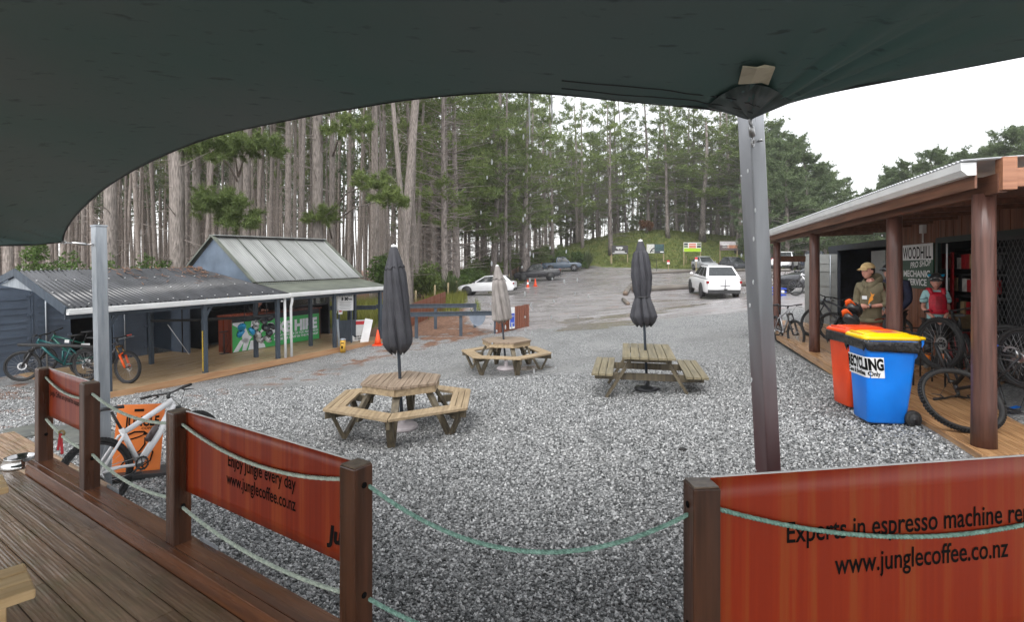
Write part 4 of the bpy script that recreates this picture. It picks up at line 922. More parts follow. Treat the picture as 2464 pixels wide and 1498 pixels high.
def hex_table(label, loc, yaw, s=1.0):
    t = thing('hexagonal_picnic_table', label, 'picnic table', loc, (0, 0, yaw), 'timber picnic tables in the gravel yard')
    rt, ht, rb, hb = .62 * s, .74 * s, 1.14 * s, .45 * s
    m = MB(); hx = hexagon(rt); w = .107 * s; y = -rt
    while y < rt:
        p = clip_poly(clip_poly(hx, 0, 1, y + w - .007), 0, -1, -y)
        if len(p) > 2: m.prism(p, .035, z0=ht - .035)
        y += w
    part(m, 'table_top', M_tbl, t)
    hi_ = hexagon(rt - .04)
    for i in range(6):
        a, b = Vector(hi_[i]).to_3d(), Vector(hi_[(i + 1) % 6]).to_3d(); m = MB(); m.beam(a + Z3 * (ht - .085), b + Z3 * (ht - .085), .035, .1); part(m, 'apron', M_tbl2, t)
    for i in range(6):                                # bench: three boards each side, one opening like the walk-in side
        aa, bb = i * PI / 3, (i + 1) * PI / 3; m = MB()
        for k in range(3):
            r0, r1 = rb - .105 * k * s, rb - (.105 * k + .097) * s
            q = [(r * math.cos(a), r * math.sin(a)) for r, a in ((r0, aa + .006), (r0, bb - .006), (r1, bb - .006), (r1, aa + .006))]
            m.prism(q, .038, z0=hb - .038)
        part(m, 'bench', M_tbl2, t, bevel=.004)
    for i in range(6):
        a = i * PI / 3; e = Vector((math.cos(a), math.sin(a), 0)); rot = Matrix.Rotation(a, 3, 'Z')
        m = MB(); m.beam(e * .46 * s + Z3 * (ht - .1), e * .86 * s + Z3 * 0, .045, .1, up=e.cross(Z3)); m.beam(e * .86 * s + Z3 * .01, e * 1.04 * s + Z3 * (hb - .05), .045, .095, up=e.cross(Z3)); part(m, 'leg', M_leg, t)
        m = MB(); m.beam(e * .58 * s + Z3 * (hb - .09), e * 1.11 * s + Z3 * (hb - .09), .045, .1); part(m, 'bearer', M_leg, t)
    return t
T1 = onG(968, 1030, 8.0); T2 = onG(1218, 890, 13.2); T3 = onG(1557, 942, 10.0)
hex_table('large hexagonal timber picnic table nearest the fence', T1, R(30 + 62), 1.0)
hex_table('hexagonal timber picnic table farther off beside the slat fence', T2, R(30 + 18), 1.0)
def rect_table(label, loc, yaw):
    t = thing('picnic_table', label, 'picnic table', loc, (0, 0, yaw), 'timber picnic tables in the gravel yard'); L_, H, hb = 1.75, .74, .44
    for i in range(6): m = MB(); m.box((-.375 + .15 * i, 0, H - .02), (.14, L_, .04)); part(m, 'top_board', M_rect, t, bevel=.004)
    for sx in (-1, 1):
        for i in range(3): m = MB(); m.box((sx * (.66 + .125 * i), 0, hb - .02), (.115, L_, .04)); part(m, 'seat_board', M_rect, t, bevel=.004)
    for sy in (-1, 1):
        y = sy * .58
        for sx in (-1, 1): m = MB(); m.beam((sx * .27, y, H - .04), (sx * .72, y, -.02), .05, .14, up=(0, 1, 0)); part(m, 'leg', M_leg, t)
        m = MB(); m.beam((-.93, y - sy * .05, hb - .095), (.93, y - sy * .05, hb - .095), .045, .12); part(m, 'bearer', M_leg, t)
        m = MB(); m.beam((-.4, y - sy * .05, H - .09), (.4, y - sy * .05, H - .09), .045, .09); part(m, 'bearer', M_leg, t)
    return t
rect_table('rectangular mossy timber picnic table with two plank benches', T3, R(-12))
# ---------------------------------------------------------------- closed umbrellas
def umbrella(label, base, top, fab, zb, zc, rad, prof, nf=9, tie=None, basemat=None, seed=1):
    base, top = Vector(base), Vector(top); t = thing('closed_umbrella', label, 'umbrella', base, (0, 0, 0), 'furled umbrellas standing in the tables'); ax = top - base; L_ = ax.length; ax.normalize()
    q = Z3.rotation_difference(ax).to_matrix(); m = MB(); m.tube([Vector((0, 0, .03)), ax * L_], .024, 10); part(m, 'pole', M_gblue, t)
    rr = random.Random(seed); n = 108; rows = []; ph = [rr.uniform(0, 6.28) for _ in range(6)]
    def ring(z, r, fold, k2=0):
        row = []
        for j in range(n + 1):
            a = 2 * PI * j / n; tw = a + .25 * (z - zc)
            f = 1 + fold * (abs(math.sin(tw * nf / 2 + ph[0])) ** .7 - .62) + .5 * fold * .5 * math.sin(tw * 3 + ph[1]) + .10 * fold * math.sin(tw * 17 + ph[2] + z * 6)
            rr_ = max(.03, r * f); dz = k2 * math.sin(a * nf / 2 + ph[3]) ** 2
            row.append(q @ Vector((rr_ * math.cos(a), rr_ * math.sin(a), z + dz)))
        return row
    zs = np.linspace(0, 1, 44)
    for s in zs:
        z = zb + (zc - zb) * s; r = np.interp(s, [p[0] for p in prof], [p[1] for p in prof]) * rad
        rows.append(ring(z, r, .50 * (1 - .30 * s), .0 if s > .06 else .10 * (1 - s / .06)))
    o = part(MB().grid(rows), 'canopy', fab, t, solid=.004)
    rows = [ring(L_ - .04 - s * .34, (.045 + .085 * s ** .8), .30 * s, .05 * (s > .9)) for s in np.linspace(0, 1, 14)]
    part(MB().grid(rows, flip=True), 'vent_flap', fab, t, solid=.004)
    m = MB(); m.lathe([(.02, 0), (.042, .0), (.038, .03), (.0, .05)], 14, Matrix.Translation(ax * (L_ - .04)) @ q.to_4x4()); part(m, 'finial', M_white, t)
    if tie:
        r = np.interp(tie, [p[0] for p in prof], [p[1] for p in prof]) * rad * 1.12; z = zb + (zc - zb) * tie
        m = MB(); m.tube([q @ Vector((r * math.cos(a), r * math.sin(a), z)) for a in [k * PI / 10 for k in range(20)]], .014, 6, closed=True); part(m, 'tie_strap', M_black, t)
    m = MB(); m.lathe([(.0, .0), (.22, .0), (.235, .02), (.23, .05), (.2, .075), (.05, .09), (.045, .2), (.032, .22)], 28, capb=False); part(m, 'base', basemat or M_steel, t)
    return t
M_char = pm('charcoal_canvas', S(58, 58, 63), S(46, 46, 51), scale=5, rough=.75, bump=.1, bscale=60)
M_taupe = pm('faded_taupe_canvas', S(138, 132, 128), S(118, 112, 108), scale=4, rough=.8, bump=.1, bscale=60)
M_pinkb = pm('pale_concrete_base', S(190, 182, 184), S(170, 162, 164), scale=6, rough=.6)
def on_axis(b, px, py, d): return P(px, py, d)
B1, B2, B3 = T1 + Vector((0, 0, 0)), T2.copy(), T3.copy()
umbrella('big charcoal furled umbrella standing in the nearest hexagonal table', B1, P(947, 589, 8.0), M_char, 1.10, 2.43, .222, [(0, .35), (.04, .58), (.12, .84), (.22, .86), (.5, .76), (.9, .62), (.97, .54), (1, .28)], tie=None, nf=7, basemat=M_pinkb, seed=2)
umbrella('faded taupe furled umbrella in the farther hexagonal table', B2, P(1196, 638, 13.2), M_taupe, 1.13, 2.24, .25, [(0, .3), (.05, .5), (.09, .84), (.2, .82), (.5, .74), (.88, .60), (.97, .5), (1, .3)], tie=None, nf=6, basemat=M_pinkb, seed=4)
umbrella('charcoal furled umbrella tied at the waist in the rectangular table', B3, P(1541, 577, 10.0), M_char, 1.17, 2.60, .20, [(0, .5), (.06, .8), (.14, 1.0), (.28, .80), (.39, .58), (.48, .72), (.66, .84), (.85, .74), (.97, .58), (1, .3)], tie=.39, nf=7, basemat=pm('glossy_black_base', (.03, .032, .035), (.06, .06, .065), rough=.15), seed=6)
# small stray stones and scraps on the gravel
t = onG(1642, 1092, 6.2); m = MB(); m.sph((0, 0, .012), (.05, .035, .025), 8, 5); o = m.build('stone', M_rubber); o.location = t; tag(o, 'single dark stone lying on the open gravel', 'stone')
# ---------------------------------------------------------------- sandwich board behind the white bicycle
M_orange = pm('orange_board', S(232, 130, 62), S(222, 118, 52), scale=3, rough=.4)
c0 = onG(326, 1112, 6.6)
sb = thing('sandwich_board', 'orange Jungle coffee sandwich board on a black base behind the white bike', 'sign', c0, (R(-7), R(3), R(22)))
m = MB(); m.box((0, 0, .46), (.50, .02, .80)); part(m, 'panel', M_orange, sb)
m = MB(); m.box((.12, .05, .03), (.75, .5, .06)); part(m, 'base', M_black, sb, bevel=.01)
text('JUNGLE', sb, M_ink, (-.16, -.013, .60), (1, 0, .0), (0, 0, 1), .115, .36, bold=.03); text('COFFEE', sb, M_ink, (.02, -.013, .555), (1, 0, 0), (0, 0, 1), .028, .16)
m = MB(); m.box((-.02, -.012, .79), (.1, .004, .03)); part(m, 'handle_slot', M_ink, sb)
bird = MB()
def arc(pts, r=.006): bird.tube([(x, -.013, z) for x, z in pts], [max(.0015, r * math.sin(PI * (i + .6) / (len(pts) + .4))) for i in range(len(pts))], 5)
arc([(-.2, .42), (-.14, .49), (-.05, .53), (.05, .53), (.1, .49)], .011); arc([(-.2, .42), (-.1, .44), (0, .47), (.06, .5)], .008); arc([(.1, .52), (.14, .47), (.13, .38), (.08, .3), (.0, .22), (-.08, .17)], .012); arc([(.06, .46), (.07, .38), (.02, .3), (-.06, .24)], .009); arc([(-.06, .24), (-.12, .2), (-.16, .14)], .01); arc([(.1, .36), (.16, .28), (.14, .18), (.06, .12)], .009); arc([(.03, .2), (.05, .12), (.1, .08)], .006)
bird.lathe([(.018, 0), (.018, .004)], 12, Matrix.Translation((.06, -.012, .505)) @ Matrix.Rotation(R(90), 4, 'X')); part(bird, 'bird_drawing', M_ink, sb)
# ---------------------------------------------------------------- wheelie bins
def rrect(w, d_, r, n=5):
    out = []
    for cx, cy, a0 in ((w / 2 - r, d_ / 2 - r, 0), (-w / 2 + r, d_ / 2 - r, 90), (-w / 2 + r, -d_ / 2 + r, 180), (w / 2 - r, -d_ / 2 + r, 270)):
        out += [(cx + r * math.cos(R(a0 + 90 * k / n)), cy + r * math.sin(R(a0 + 90 * k / n))) for k in range(n + 1)]
    return out
def wheelie_bin(label, loc, yaw, body, lid, seed):
    t = thing('wheelie_bin', label, 'bin', loc, (0, 0, yaw), 'wheelie bins by the shop deck'); t.scale = (.84, .84, 1)      # x towards the handle
    def loft(levels, smooth=True):
        m = MB(); n = None
        for (z, w, d_, cx, r) in levels:
            rg = [(cx + x, y, z) for x, y in rrect(w, d_, r)]; n = len(rg); m.v += rg
        for i in range(len(levels) - 1):
            for j in range(n): m.f.append((i * n + j, i * n + (j + 1) % n, (i + 1) * n + (j + 1) % n, (i + 1) * n + j)); m.sm.append(smooth)
        m.f += [tuple(reversed(range(n))), tuple((len(levels) - 1) * n + j for j in range(n))]; m.sm += [False, False]; return m
    part(loft([(.03, .46, .42, -.03, .05), (.05, .50, .45, -.03, .06), (.5, .58, .51, -.01, .06), (.93, .655, .555, 0, .06), (.95, .70, .58, 0, .06), (1.0, .71, .585, 0, .06)]), 'body', body, t)
    part(loft([(1.0, .73, .60, 0, .06), (1.03, .735, .605, 0, .07), (1.05, .70, .57, 0, .08), (1.055, .60, .47, 0, .09), (1.06, .58, .45, 0, .09), (1.075, .52, .40, 0, .09)]), 'lid', lid, t)
    m = MB(); m.tube([(.33, -.24, 1.02), (.43, -.22, 1.02), (.44, 0, 1.02), (.43, .22, 1.02), (.33, .24, 1.02)], .018, 8); part(m, 'lid_handle', lid, t)
    m = MB(); m.tube([(.32, -.23, .93), (.42, -.21, .99), (.425, 0, .99), (.42, .21, .99), (.32, .23, .93)], .016, 8); m.beam((.3, -.22, .80), (.41, -.21, .98), .02, .05); m.beam((.3, .22, .8), (.41, .21, .98), .02, .05); part(m, 'handle', body, t)
    m = MB(); m.tube([(-.30, -.18, 1.055), (-.335, -.16, 1.07), (-.335, .16, 1.07), (-.30, .18, 1.055)], .012, 6); part(m, 'lid_lip', lid, t)
    for s in (-1, 1):
        w = MB(); Mx = Matrix.Translation((.27, s * .26, .1)) @ Matrix.Rotation(R(90), 4, 'X')
        w.lathe([(.03, -.03), (.085, -.03), (.1, -.02), (.1, .02), (.085, .03), (.03, .03)], 24, Mx); wo = part(w, 'wheel', M_rubber, t)
        w = MB(); w.lathe([(.0, -.034), (.06, -.034), (.062, -.03), (.062, .03), (.06, .034), (.0, .034)], 20, Mx, capb=False, capt=False); w.lathe([(.02, -.045), (.02, .045)], 12, Mx); part(w, 'hub', M_black, wo)
    # black liner folded over the rim
    rr = random.Random(seed); m = MB(); rows = []; base_ = rrect(.735, .62, .07, 10); n = len(base_)
    lowr = [0.085 + .022 * math.sin(j * .30 + seed) + .010 * math.sin(j * 1.1) + .006 * rr.random() for j in range(n)]
    for k in range(7):
        f = k / 6; rg = []
        for j, (x, y) in enumerate(base_):
            cr = 1 + .010 * math.sin(j * 1.1 + k * .9 + seed) * (.3 + f) + .008 * rr.uniform(-1, 1) * f + .025 * math.sin(PI * f) - (.045 * f ** 2)
            rg.append(Vector((x * cr, y * cr, 1.0 - lowr[j] * 1.5 * f + .012 * math.sin(j * 1.3 + k))))
        rows.append(rg + [rg[0]])
    part(m.grid(rows), 'bin_liner', M_liner, t, solid=.003)
    return t
M_liner = pm('black_bin_liner', (.012, .012, .013), (.02, .02, .022), scale=12, rough=.18, bump=.8, bscale=18, spec=.6)
M_bblue = pm('blue_bin_plastic', S(18, 128, 232), S(14, 114, 216), scale=3, rough=.36, rvar=.08)
M_bred = pm('red_bin_plastic', S(240, 80, 34), S(222, 66, 26), scale=3, rough=.38, rvar=.08)
M_blid = pm('yellow_bin_lid', S(250, 204, 8), S(240, 190, 6), scale=3, rough=.3)
M_rlid = pm('orange_red_bin_lid', S(240, 82, 30), S(230, 70, 26), scale=3, rough=.3)
bl = P(2121, 1032, 6.42); bl = Vector((bl.x, bl.y, gz(bl.x, bl.y)))
bb = wheelie_bin('bright blue recycling bin with yellow lid on the gravel', bl, R(-8), M_bblue, M_blid, 3)
rl = Vector((4.62, 7.2, 0)); rl.z = gz(rl.x, rl.y)
wheelie_bin('orange red rubbish bin standing behind the blue bin', rl, R(-2), M_bred, M_rlid, 9)
st = MB(); rows = []
for k in range(9):                                   # sticker wrapped round the front corner of the blue bin
    a = k / 8; row = []
    for z in (.56, .80):
        w, d_ = np.interp(z, [.5, .93], [.58, .655]), np.interp(z, [.5, .93], [.51, .555]); cx = -.01
        x = -w / 2 - .004 if k < 5 else None
        pth = [(-w / 2 - .003 + cx, .24), (-w / 2 - .003 + cx, .1), (-w / 2 - .003 + cx, 0), (-w / 2 - .003 + cx, -d_ / 2 + .06), (-w / 2 + .015 + cx, -d_ / 2 + .015), (-w / 2 + .06 + cx, -d_ / 2 - .003), (-w / 2 + .1 + cx, -d_ / 2 - .003), (-w / 2 + .16 + cx, -d_ / 2 - .003), (-w / 2 + .22 + cx, -d_ / 2 - .003)]
        row.append(Vector((*pth[k], z)))
    rows.append(row)
part(st.grid(rows), 'sticker', M_wink, bb)
def wrapc(zoff):
    def f(x, y):
        z = zoff + y; w, d_ = np.interp(z, [.5, .93], [.58, .655]), np.interp(z, [.5, .93], [.51, .555]); cx = -.01
        s0 = d_ / 2 - .04 + .24 - .04; e = .007
        if x < s0: return Vector((-w / 2 - e + cx, .24 - x, z))
        if x < s0 + .06 * 1.2:
            a = (x - s0) / (.06 * 1.2) * PI / 2; return Vector((-w / 2 + .06 + cx - (.06 + e) * math.cos(a), -d_ / 2 + .06 - (.06 + e) * math.sin(a), z))
        return Vector((-w / 2 + .06 + cx + (x - s0 - .072), -d_ / 2 - e, z))
    return f
text('RECYCLING', bb, M_ink, (0, 0, 0), (1, 0, 0), (0, 0, 1), .125, .65, bold=.05, curve=wrapc(.655)); text('Cans & Bottles Only', bb, M_ink, (0, 0, 0), (1, 0, 0), (0, 0, 1), .05, .60, bold=.03, curve=wrapc(.585))
m = MB(); m.box((.03, -.02, 1.0765), (.30, .24, .003)); ls = part(m, 'lid_sticker', pm('pink_sticker', S(214, 120, 104), S(190, 90, 80), rough=.5), bb); m = MB(); m.lathe([(.075, 0), (.075, .003)], 20, Matrix.Translation((.05, -.02, 1.079))); part(m, 'lid_hole', M_bred, bb)
# ---------------------------------------------------------------- bike shop (local x into the shop, y along the deck away from us)
shop_o = Vector((4.62, 5.29, EYE - 1.75)); shop_a = math.atan2(-.2715, .9625)
shop = thing('bike_shop', 'red brown timber bike shop with verandah posts, white gutter and plank deck', 'shop', shop_o, (0, 0, shop_a))
WS = Matrix.Translation(shop_o) @ Matrix.Rotation(shop_a, 4, 'Z')
def SP(x, y, z=0): return WS @ Vector((x, y, z))
M_clad = wood('stained_cladding', S(140, 88, 62), S(100, 60, 42), axis=2, rough=.5, scale=5)
M_pole = wood('round_pole', S(108, 74, 64), S(72, 47, 40), axis=2, rough=.45, scale=8, bump=.5)
M_beam = wood('verandah_beam', S(128, 86, 66), S(88, 58, 44), axis=1, rough=.5, scale=6)
M_beamx = wood('verandah_beam_end', S(176, 124, 94), S(134, 90, 68), axis=0, rough=.5, scale=6)
M_pdeck = wood('shop_deck_board', S(186, 146, 104), S(142, 104, 70), axis=1, rough=.36, scale=8, bump=.35)
M_clear = pm('white_roof_sheet', (.72, .73, .74), (.62, .63, .65), scale=2, rough=.35)
m = MB()
for i in range(26):
    x = -.12 + (i + .5) * .105; y0 = -.27 + max(0, x) * .55
    cuts = [y0, y0 + 3.0 + (i * 37 % 10) * .28, y0 + 8 + (i * 53 % 10) * .3, 14.5]
    for a, b in zip(cuts[:-1], cuts[1:]): m.box((x, (a + b) / 2, -.017), (.1, b - a - .004, .034))
part(m, 'deck_boards', M_pdeck, shop)
m = MB(); m.beam((-.135, -.28, -.08), (-.135, 14.5, -.08), .03, .15); m.beam((-.12, -.285, -.08), (2.5, 1.18, -.08), .03, .15); part(m, 'fascia', M_pdeck, shop)
pole_ys = (0, 2.42, 6.2, 10.1)
for i, y in enumerate(pole_ys):
    m = MB(); rr = random.Random(i); m.lathe([(.104, 0), (.1, .4), (.098, 1.2), (.095, 2.0), (.094, 2.47)], 20, Matrix.Translation((0 if i != 1 else .1, y, 0))); part(m, 'post', M_pole, shop)
m = MB(); m.beam((0, -.3, 2.54), (0, 10.9, 2.54), .07, .18); m.beam((.0, 10.5, 2.0), (.8, 10.5, 2.0), .06, .16); part(m, 'beam', M_beam, shop)
m = MB(); m.beam((.06, -.32, 2.58), (2.6, -.32, 2.62), .06, .17); part(m, 'end_beam', M_beamx, shop)
for c_, s_ in (((.03, -.3, 2.62), (.11, .12, .3)), ((.42, -.2, 2.72), (.1, .1, .12))): m = MB(); m.box(c_, s_); part(m, 'beam_block', M_beamx, shop)
m = MB()
for y in np.arange(.5, 10.8, .95): m.beam((-.1, y, 2.63), (2.3, y, 2.70), .05, .13)
for x in (.7, 1.4): m.beam((x, -.3, 2.71 + x * .03), (x, 10.8, 2.71 + x * .03), .05, .05)
part(m, 'rafters', M_beam, shop)
part(corrugated((-.32, 11.0, 2.76), (-.32, -.34, 2.76), (5.0, -.34, 2.96), (5.0, 11.0, 2.96), .076, .011), 'roof', M_clear, shop, solid=.003)
prof = [(0, 0), (.07, 0), (.1, .03), (.12, .05), (.125, .12), (.115, .12), (.105, .06), (.09, .04), (.065, .012), (.01, .012), (.01, .12), (0, .12)]
k = len(prof); vs = [(-.2 - p[0], y, 2.62 + p[1]) for y in (-.3, 10.95) for p in prof]
m = MB(); m.add(vs, [(j, (j + 1) % k, k + (j + 1) % k, k + j) for j in range(k)]); m.add([(-.2 - p[0], y, 2.62 + p[1]) for y in (-.3,) for p in (prof[0], prof[1], prof[2], prof[3], prof[4], prof[11])], [tuple(range(6))]); part(m, 'gutter', M_gutter, shop)
m = MB(); m.beam((-.195, -.28, 2.6), (-.195, 10.9, 2.6), .02, .2); part(m, 'gutter_board', M_beam, shop)
# cladding with grooves, doorway and gate opening
def clad(x, y0, y1, z0, z1):
    m = MB(); n = int(round((y1 - y0) / .14)); w = (y1 - y0) / n
    for i in range(n): m.box((x + .004 * (i % 2), y0 + (i + .5) * w, (z0 + z1) / 2), (.025, w - .008, z1 - z0))
    m.box((x + .03, (y0 + y1) / 2, (z0 + z1) / 2), (.02, y1 - y0, z1 - z0)); return m
part(clad(2.1, 5.95, 7.7, 0, 2.85), 'wall', M_clad, shop); part(clad(2.1, 2.0, 5.95, 2.3, 2.85), 'wall', M_clad, shop); part(clad(2.1, -.5, 2.2, 0, 2.85), 'wall', M_clad, shop)
M_greenframe = pm('dark_green_trim', S(26, 44, 40), S(20, 34, 32), rough=.4)
m = MB(); m.beam((2.08, 5.93, 0), (2.08, 5.93, 2.3), .06, .09, up=(0, 1, 0)); m.beam((2.08, 2.2, 2.28), (2.08, 5.95, 2.28), .06, .1); m.beam((2.08, 4.16, 0), (2.08, 4.16, 2.25), .06, .07, up=(0, 1, 0)); part(m, 'door_frame', M_greenframe, shop)
m = MB(); m.beam((2.06, 5.55, 0), (2.06, 5.55, 2.2), .02, .02, up=(0, 1, 0)); part(m, 'door_edge', M_wink, shop)
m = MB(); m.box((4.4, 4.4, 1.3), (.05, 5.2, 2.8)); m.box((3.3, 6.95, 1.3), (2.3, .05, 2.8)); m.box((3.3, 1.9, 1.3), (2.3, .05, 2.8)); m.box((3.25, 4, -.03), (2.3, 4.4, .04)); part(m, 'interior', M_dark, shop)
m = MB()
for z in (.3, .75, 1.2, 1.62, 2.0): m.box((2.62, 5.45, z), (.26, 2.6, .03)); m.box((2.74, 5.45, z + .12), (.02, 2.6, .02))
part(m, 'shelf', M_black, shop)
M_rpk = pm('red_packet', S(176, 34, 40), S(140, 26, 32), rough=.35); M_tpk = pm('tan_packet', S(180, 156, 116), S(150, 126, 92), rough=.5); M_wpk = pm('white_packet', S(200, 196, 188), S(160, 156, 150), rough=.4)
pkr = random.Random(11); k = 0
for z, ys in ((1.70, (6.6, 6.46, 6.32, 6.17, 6.02, 5.87, 5.72, 5.57, 5.42, 5.2, 4.95, 4.7)), (1.27, (6.62, 6.46, 6.3, 6.14, 5.98, 5.82, 5.66, 5.5, 5.3, 5.05, 4.8)), (.83, (6.55, 6.38, 6.2, 6.04, 5.9, 5.7, 5.0, 4.8))):
    for y in ys:
        mt = (M_rpk, M_tpk, M_wpk, M_rpk, M_black)[pkr.randrange(5)]; h = pkr.uniform(.2, .32); col = {M_rpk: 'red', M_tpk: 'tan', M_wpk: 'off white', M_black: 'black'}[mt]
        row = {1.70: 'top', 1.27: 'middle', .83: 'bottom'}[z]
        m = MB(); m.box((0, 0, 0), (.05, pkr.uniform(.11, .17), h)); o = m.build('packet', mt); o.location = SP(2.48, y, z + h / 2 + .03); o.rotation_euler = (0, 0, shop_a)
        tag(o, f'{col} packet hanging on the {row} shelf inside the shop doorway', 'packet', 'packets on the shop shelves')
m = MB(); m.box((0, 0, .8), (.03, .07, 1.5)); o = m.build('display_strip', M_rpk); o.location = SP(2.36, 6.05, .5); o.rotation_euler = (0, 0, shop_a); tag(o, 'tall red display strip inside the shop doorway', 'display')
t = thing('duffel_bag', 'red padded bag on the floor inside the doorway', 'bag', SP(2.25, 5.35, 0), (0, 0, shop_a)); m = MB(); m.sph((0, 0, .3), (.25, .35, .3), 14, 8, lambda u, q: q * (1 + .05 * math.sin(u.x * 7 + u.z * 5))); part(m, 'body', M_rpk, t); m = MB(); m.tube([(-.2, -.15, .5), (-.22, 0, .66), (-.2, .15, .5)], .015, 6); part(m, 'handle', M_black, t)
t = thing('cardboard_box', 'open brown cardboard box with a red label by the boy', 'box', SP(2.3, 5.75, .62), (0, 0, shop_a)); m = MB(); m.box((0, 0, .13), (.3, .36, .26)); part(m, 'carton', pm('cardboard', S(150, 128, 96), S(120, 100, 72), rough=.7), t); m = MB(); m.box((-.153, -.05, .16), (.004, .18, .07)); part(m, 'label', M_rpk, t)
t = thing('stand', 'dark parts stand below the cardboard box', 'stand', SP(2.3, 5.75, 0), (0, 0, shop_a)); m = MB(); m.box((0, 0, .59), (.4, .5, .05)); part(m, 'top', M_black, t)
for s in (-1, 1): m = MB(); m.box((0, s * .2, .28), (.3, .04, .57)); part(m, 'leg', M_black, t)
# sign
M_sgreen = pm('sign_green', S(30, 74, 52), S(24, 62, 44), scale=2, rough=.4)
sg = thing('shop_sign', 'green and white WOODHILL PRO SHOP mechanic service sign on the timber wall', 'sign', SP(2.06, 7.48, 1.32), (0, 0, shop_a - R(90)))
W_ = 1.42; Hs = .92
m = MB(); m.box((W_ / 2, .0, Hs / 2), (W_, .025, Hs)); part(m, 'board', M_sgreen, sg); m = MB(); m.box((W_ / 2, -.015, Hs - .165), (W_, .006, .33)); part(m, 'white_panel', M_wink, sg)
text('WOODHILL', sg, M_ink, (.06, -.019, Hs - .295), (1, 0, 0), (0, 0, 1), .245, W_ - .12, bold=.01); text('PRO SHOP', sg, M_wink, (.42, -.016, .425), (1, 0, .06), (.12, 0, 1), .12, .92, bold=.03)
text('MECHANIC', sg, M_wink, (.08, -.016, .245), (1, 0, 0), (0, 0, 1), .13, 1.22, bold=.03); text('SERVICE', sg, M_wink, (.30, -.016, .07), (1, 0, 0), (0, 0, 1), .13, .86, bold=.03)
t = thing('junction_box', 'small white junction box with conduit above the shop sign', 'box', SP(2.05, 6.5, 2.46), (0, 0, shop_a)); m = MB(); m.box((0, 0, .08), (.07, .15, .17)); part(m, 'cover', M_white, t); m = MB(); m.tube([(0, 0, 0), (0, 0, -.2)], .017, 8); part(m, 'conduit', M_white, t)
# sliding security gate of diamond mesh
gt = thing('security_gate', 'black diamond mesh sliding security gate at the right end of the shop', 'gate', SP(1.98, .9, 0), (0, 0, shop_a))
m = MB(); GW, GH = 3.15, 2.2
for a, b in (((0, 0, .05), (0, GW, .05)), ((0, 0, GH), (0, GW, GH)), ((0, 0, 0), (0, 0, GH)), ((0, GW, 0), (0, GW, GH)), ((0, 1.6, 0), (0, 1.6, GH))): m.beam(a, b, .05, .07, up=(1, 0, 0))
part(m, 'frame', M_black, gt)
m = MB(); st = .11
k = -GH
while k < GW:
    for sgn in (1, -1):
        y0, z0, y1, z1 = k, .05, k + GH * .62, GH
        if sgn < 0: y0, y1 = GW - k, GW - k - GH * .62
        t0, t1 = 0.0, 1.0
        for lo, hi, a, b in ((0, GW, y0, y1),):
            d_ = b - a; ts = sorted(((lo - a) / d_, (hi - a) / d_)); t0, t1 = max(t0, ts[0]), min(t1, ts[1])
        if t1 - t0 > .02: m.tube([(0, y0 + (y1 - y0) * t0, z0 + (z1 - z0) * t0), (0, y0 + (y1 - y0) * t1, z0 + (z1 - z0) * t1)], .0045, 4, cap=False)
    k += st
part(m, 'mesh', pm('galvanised_mesh', (.16, .165, .17), (.10, .10, .10), rough=.4, metal=.6), gt)
m = MB(); m.box((.25, GW / 2, 1.1), (.02, GW, 2.2)); part(m, 'backing', M_dark, gt)
m = MB(); m.box((1.72, 5.9, .012), (.7, 1.9, .02)); o = m.build('floor_mat', pm('grey_mat', S(78, 80, 82), S(60, 62, 64), scale=30, rough=.85)); o.location = shop_o; o.rotation_euler = (0, 0, shop_a); tag(o, 'dark grey rubber mat under the boy on the shop deck', 'mat')
# pale container with open doors at the far end of the shop
M_pcont = pm('pale_container', S(150, 152, 150), S(124, 126, 124), scale=1.5, rough=.5, rvar=.1)
pc = thing('shipping_container', 'pale grey shipping container with open doors at the far end of the shop', 'container', SP(2.15, 7.75, 0), (0, 0, shop_a))
m = MB(); m.box((.04, .35, 1.15), (.08, .7, 2.3)); m.box((.04, 2.9, 2.36), (.1, 5.6, .16)); m.box((1.5, 5.6, 1.2), (3, .05, 2.4)); m.box((1.5, .02, 1.2), (3, .04, 2.4)); m.box((1.5, 2.9, 2.42), (3.0, 5.6, .04)); m.box((.04, 5.2, 1.15), (.08, .9, 2.3)); part(m, 'shell', pm('dark_container_frame', S(56, 60, 70), S(44, 48, 56), rough=.5), pc)
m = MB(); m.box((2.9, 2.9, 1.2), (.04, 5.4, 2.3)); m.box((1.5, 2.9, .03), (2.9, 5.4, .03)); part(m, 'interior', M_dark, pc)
for x, yl, rot in ((-.45, 4.80, 0), (-.06, 1.2, R(90))):
    m = MB(); m.box((0, 0, 1.1), (.9, .05, 2.15))
    for z in (.3, .75, 1.2, 1.65, 1.9): m.box((0, -.03, z), (.72, .02, .05)); m.box((0, .03, z), (.72, .02, .05))
    dl = part(m, 'door', M_pcont, pc); dl.location = (x, yl, 0); dl.rotation_euler = (0, 0, rot)
    m = MB(); m.tube([(.25, -.06, .05), (.25, -.06, 2.15)], .016, 8); m.beam((-.2, -.06, .72), (.3, -.06, .76), .03, .04); m.tube([(-.2, -.06, .05), (-.2, -.06, 2.15)], .016, 8); part(m, 'lock_rod', M_galv, dl)
# loose things on the deck
t = thing('plastic_tool', 'small blue plastic tool lying on the deck at the right edge', 'tool', SP(.55, .02, .0) + Vector((.0, .0, .012)), (0, 0, .3))
tl = PG(2442, 982, shop_o.z + .012); t.location = tl; m = MB(); m.box((0, .0, 0), (.2, .022, .018)); m.box((-.1, 0, 0), (.04, .04, .016)); m.box((.04, .03, 0), (.16, .015, .014), Euler((0, 0, .2))); part(m, 'body', M_bblue, t)
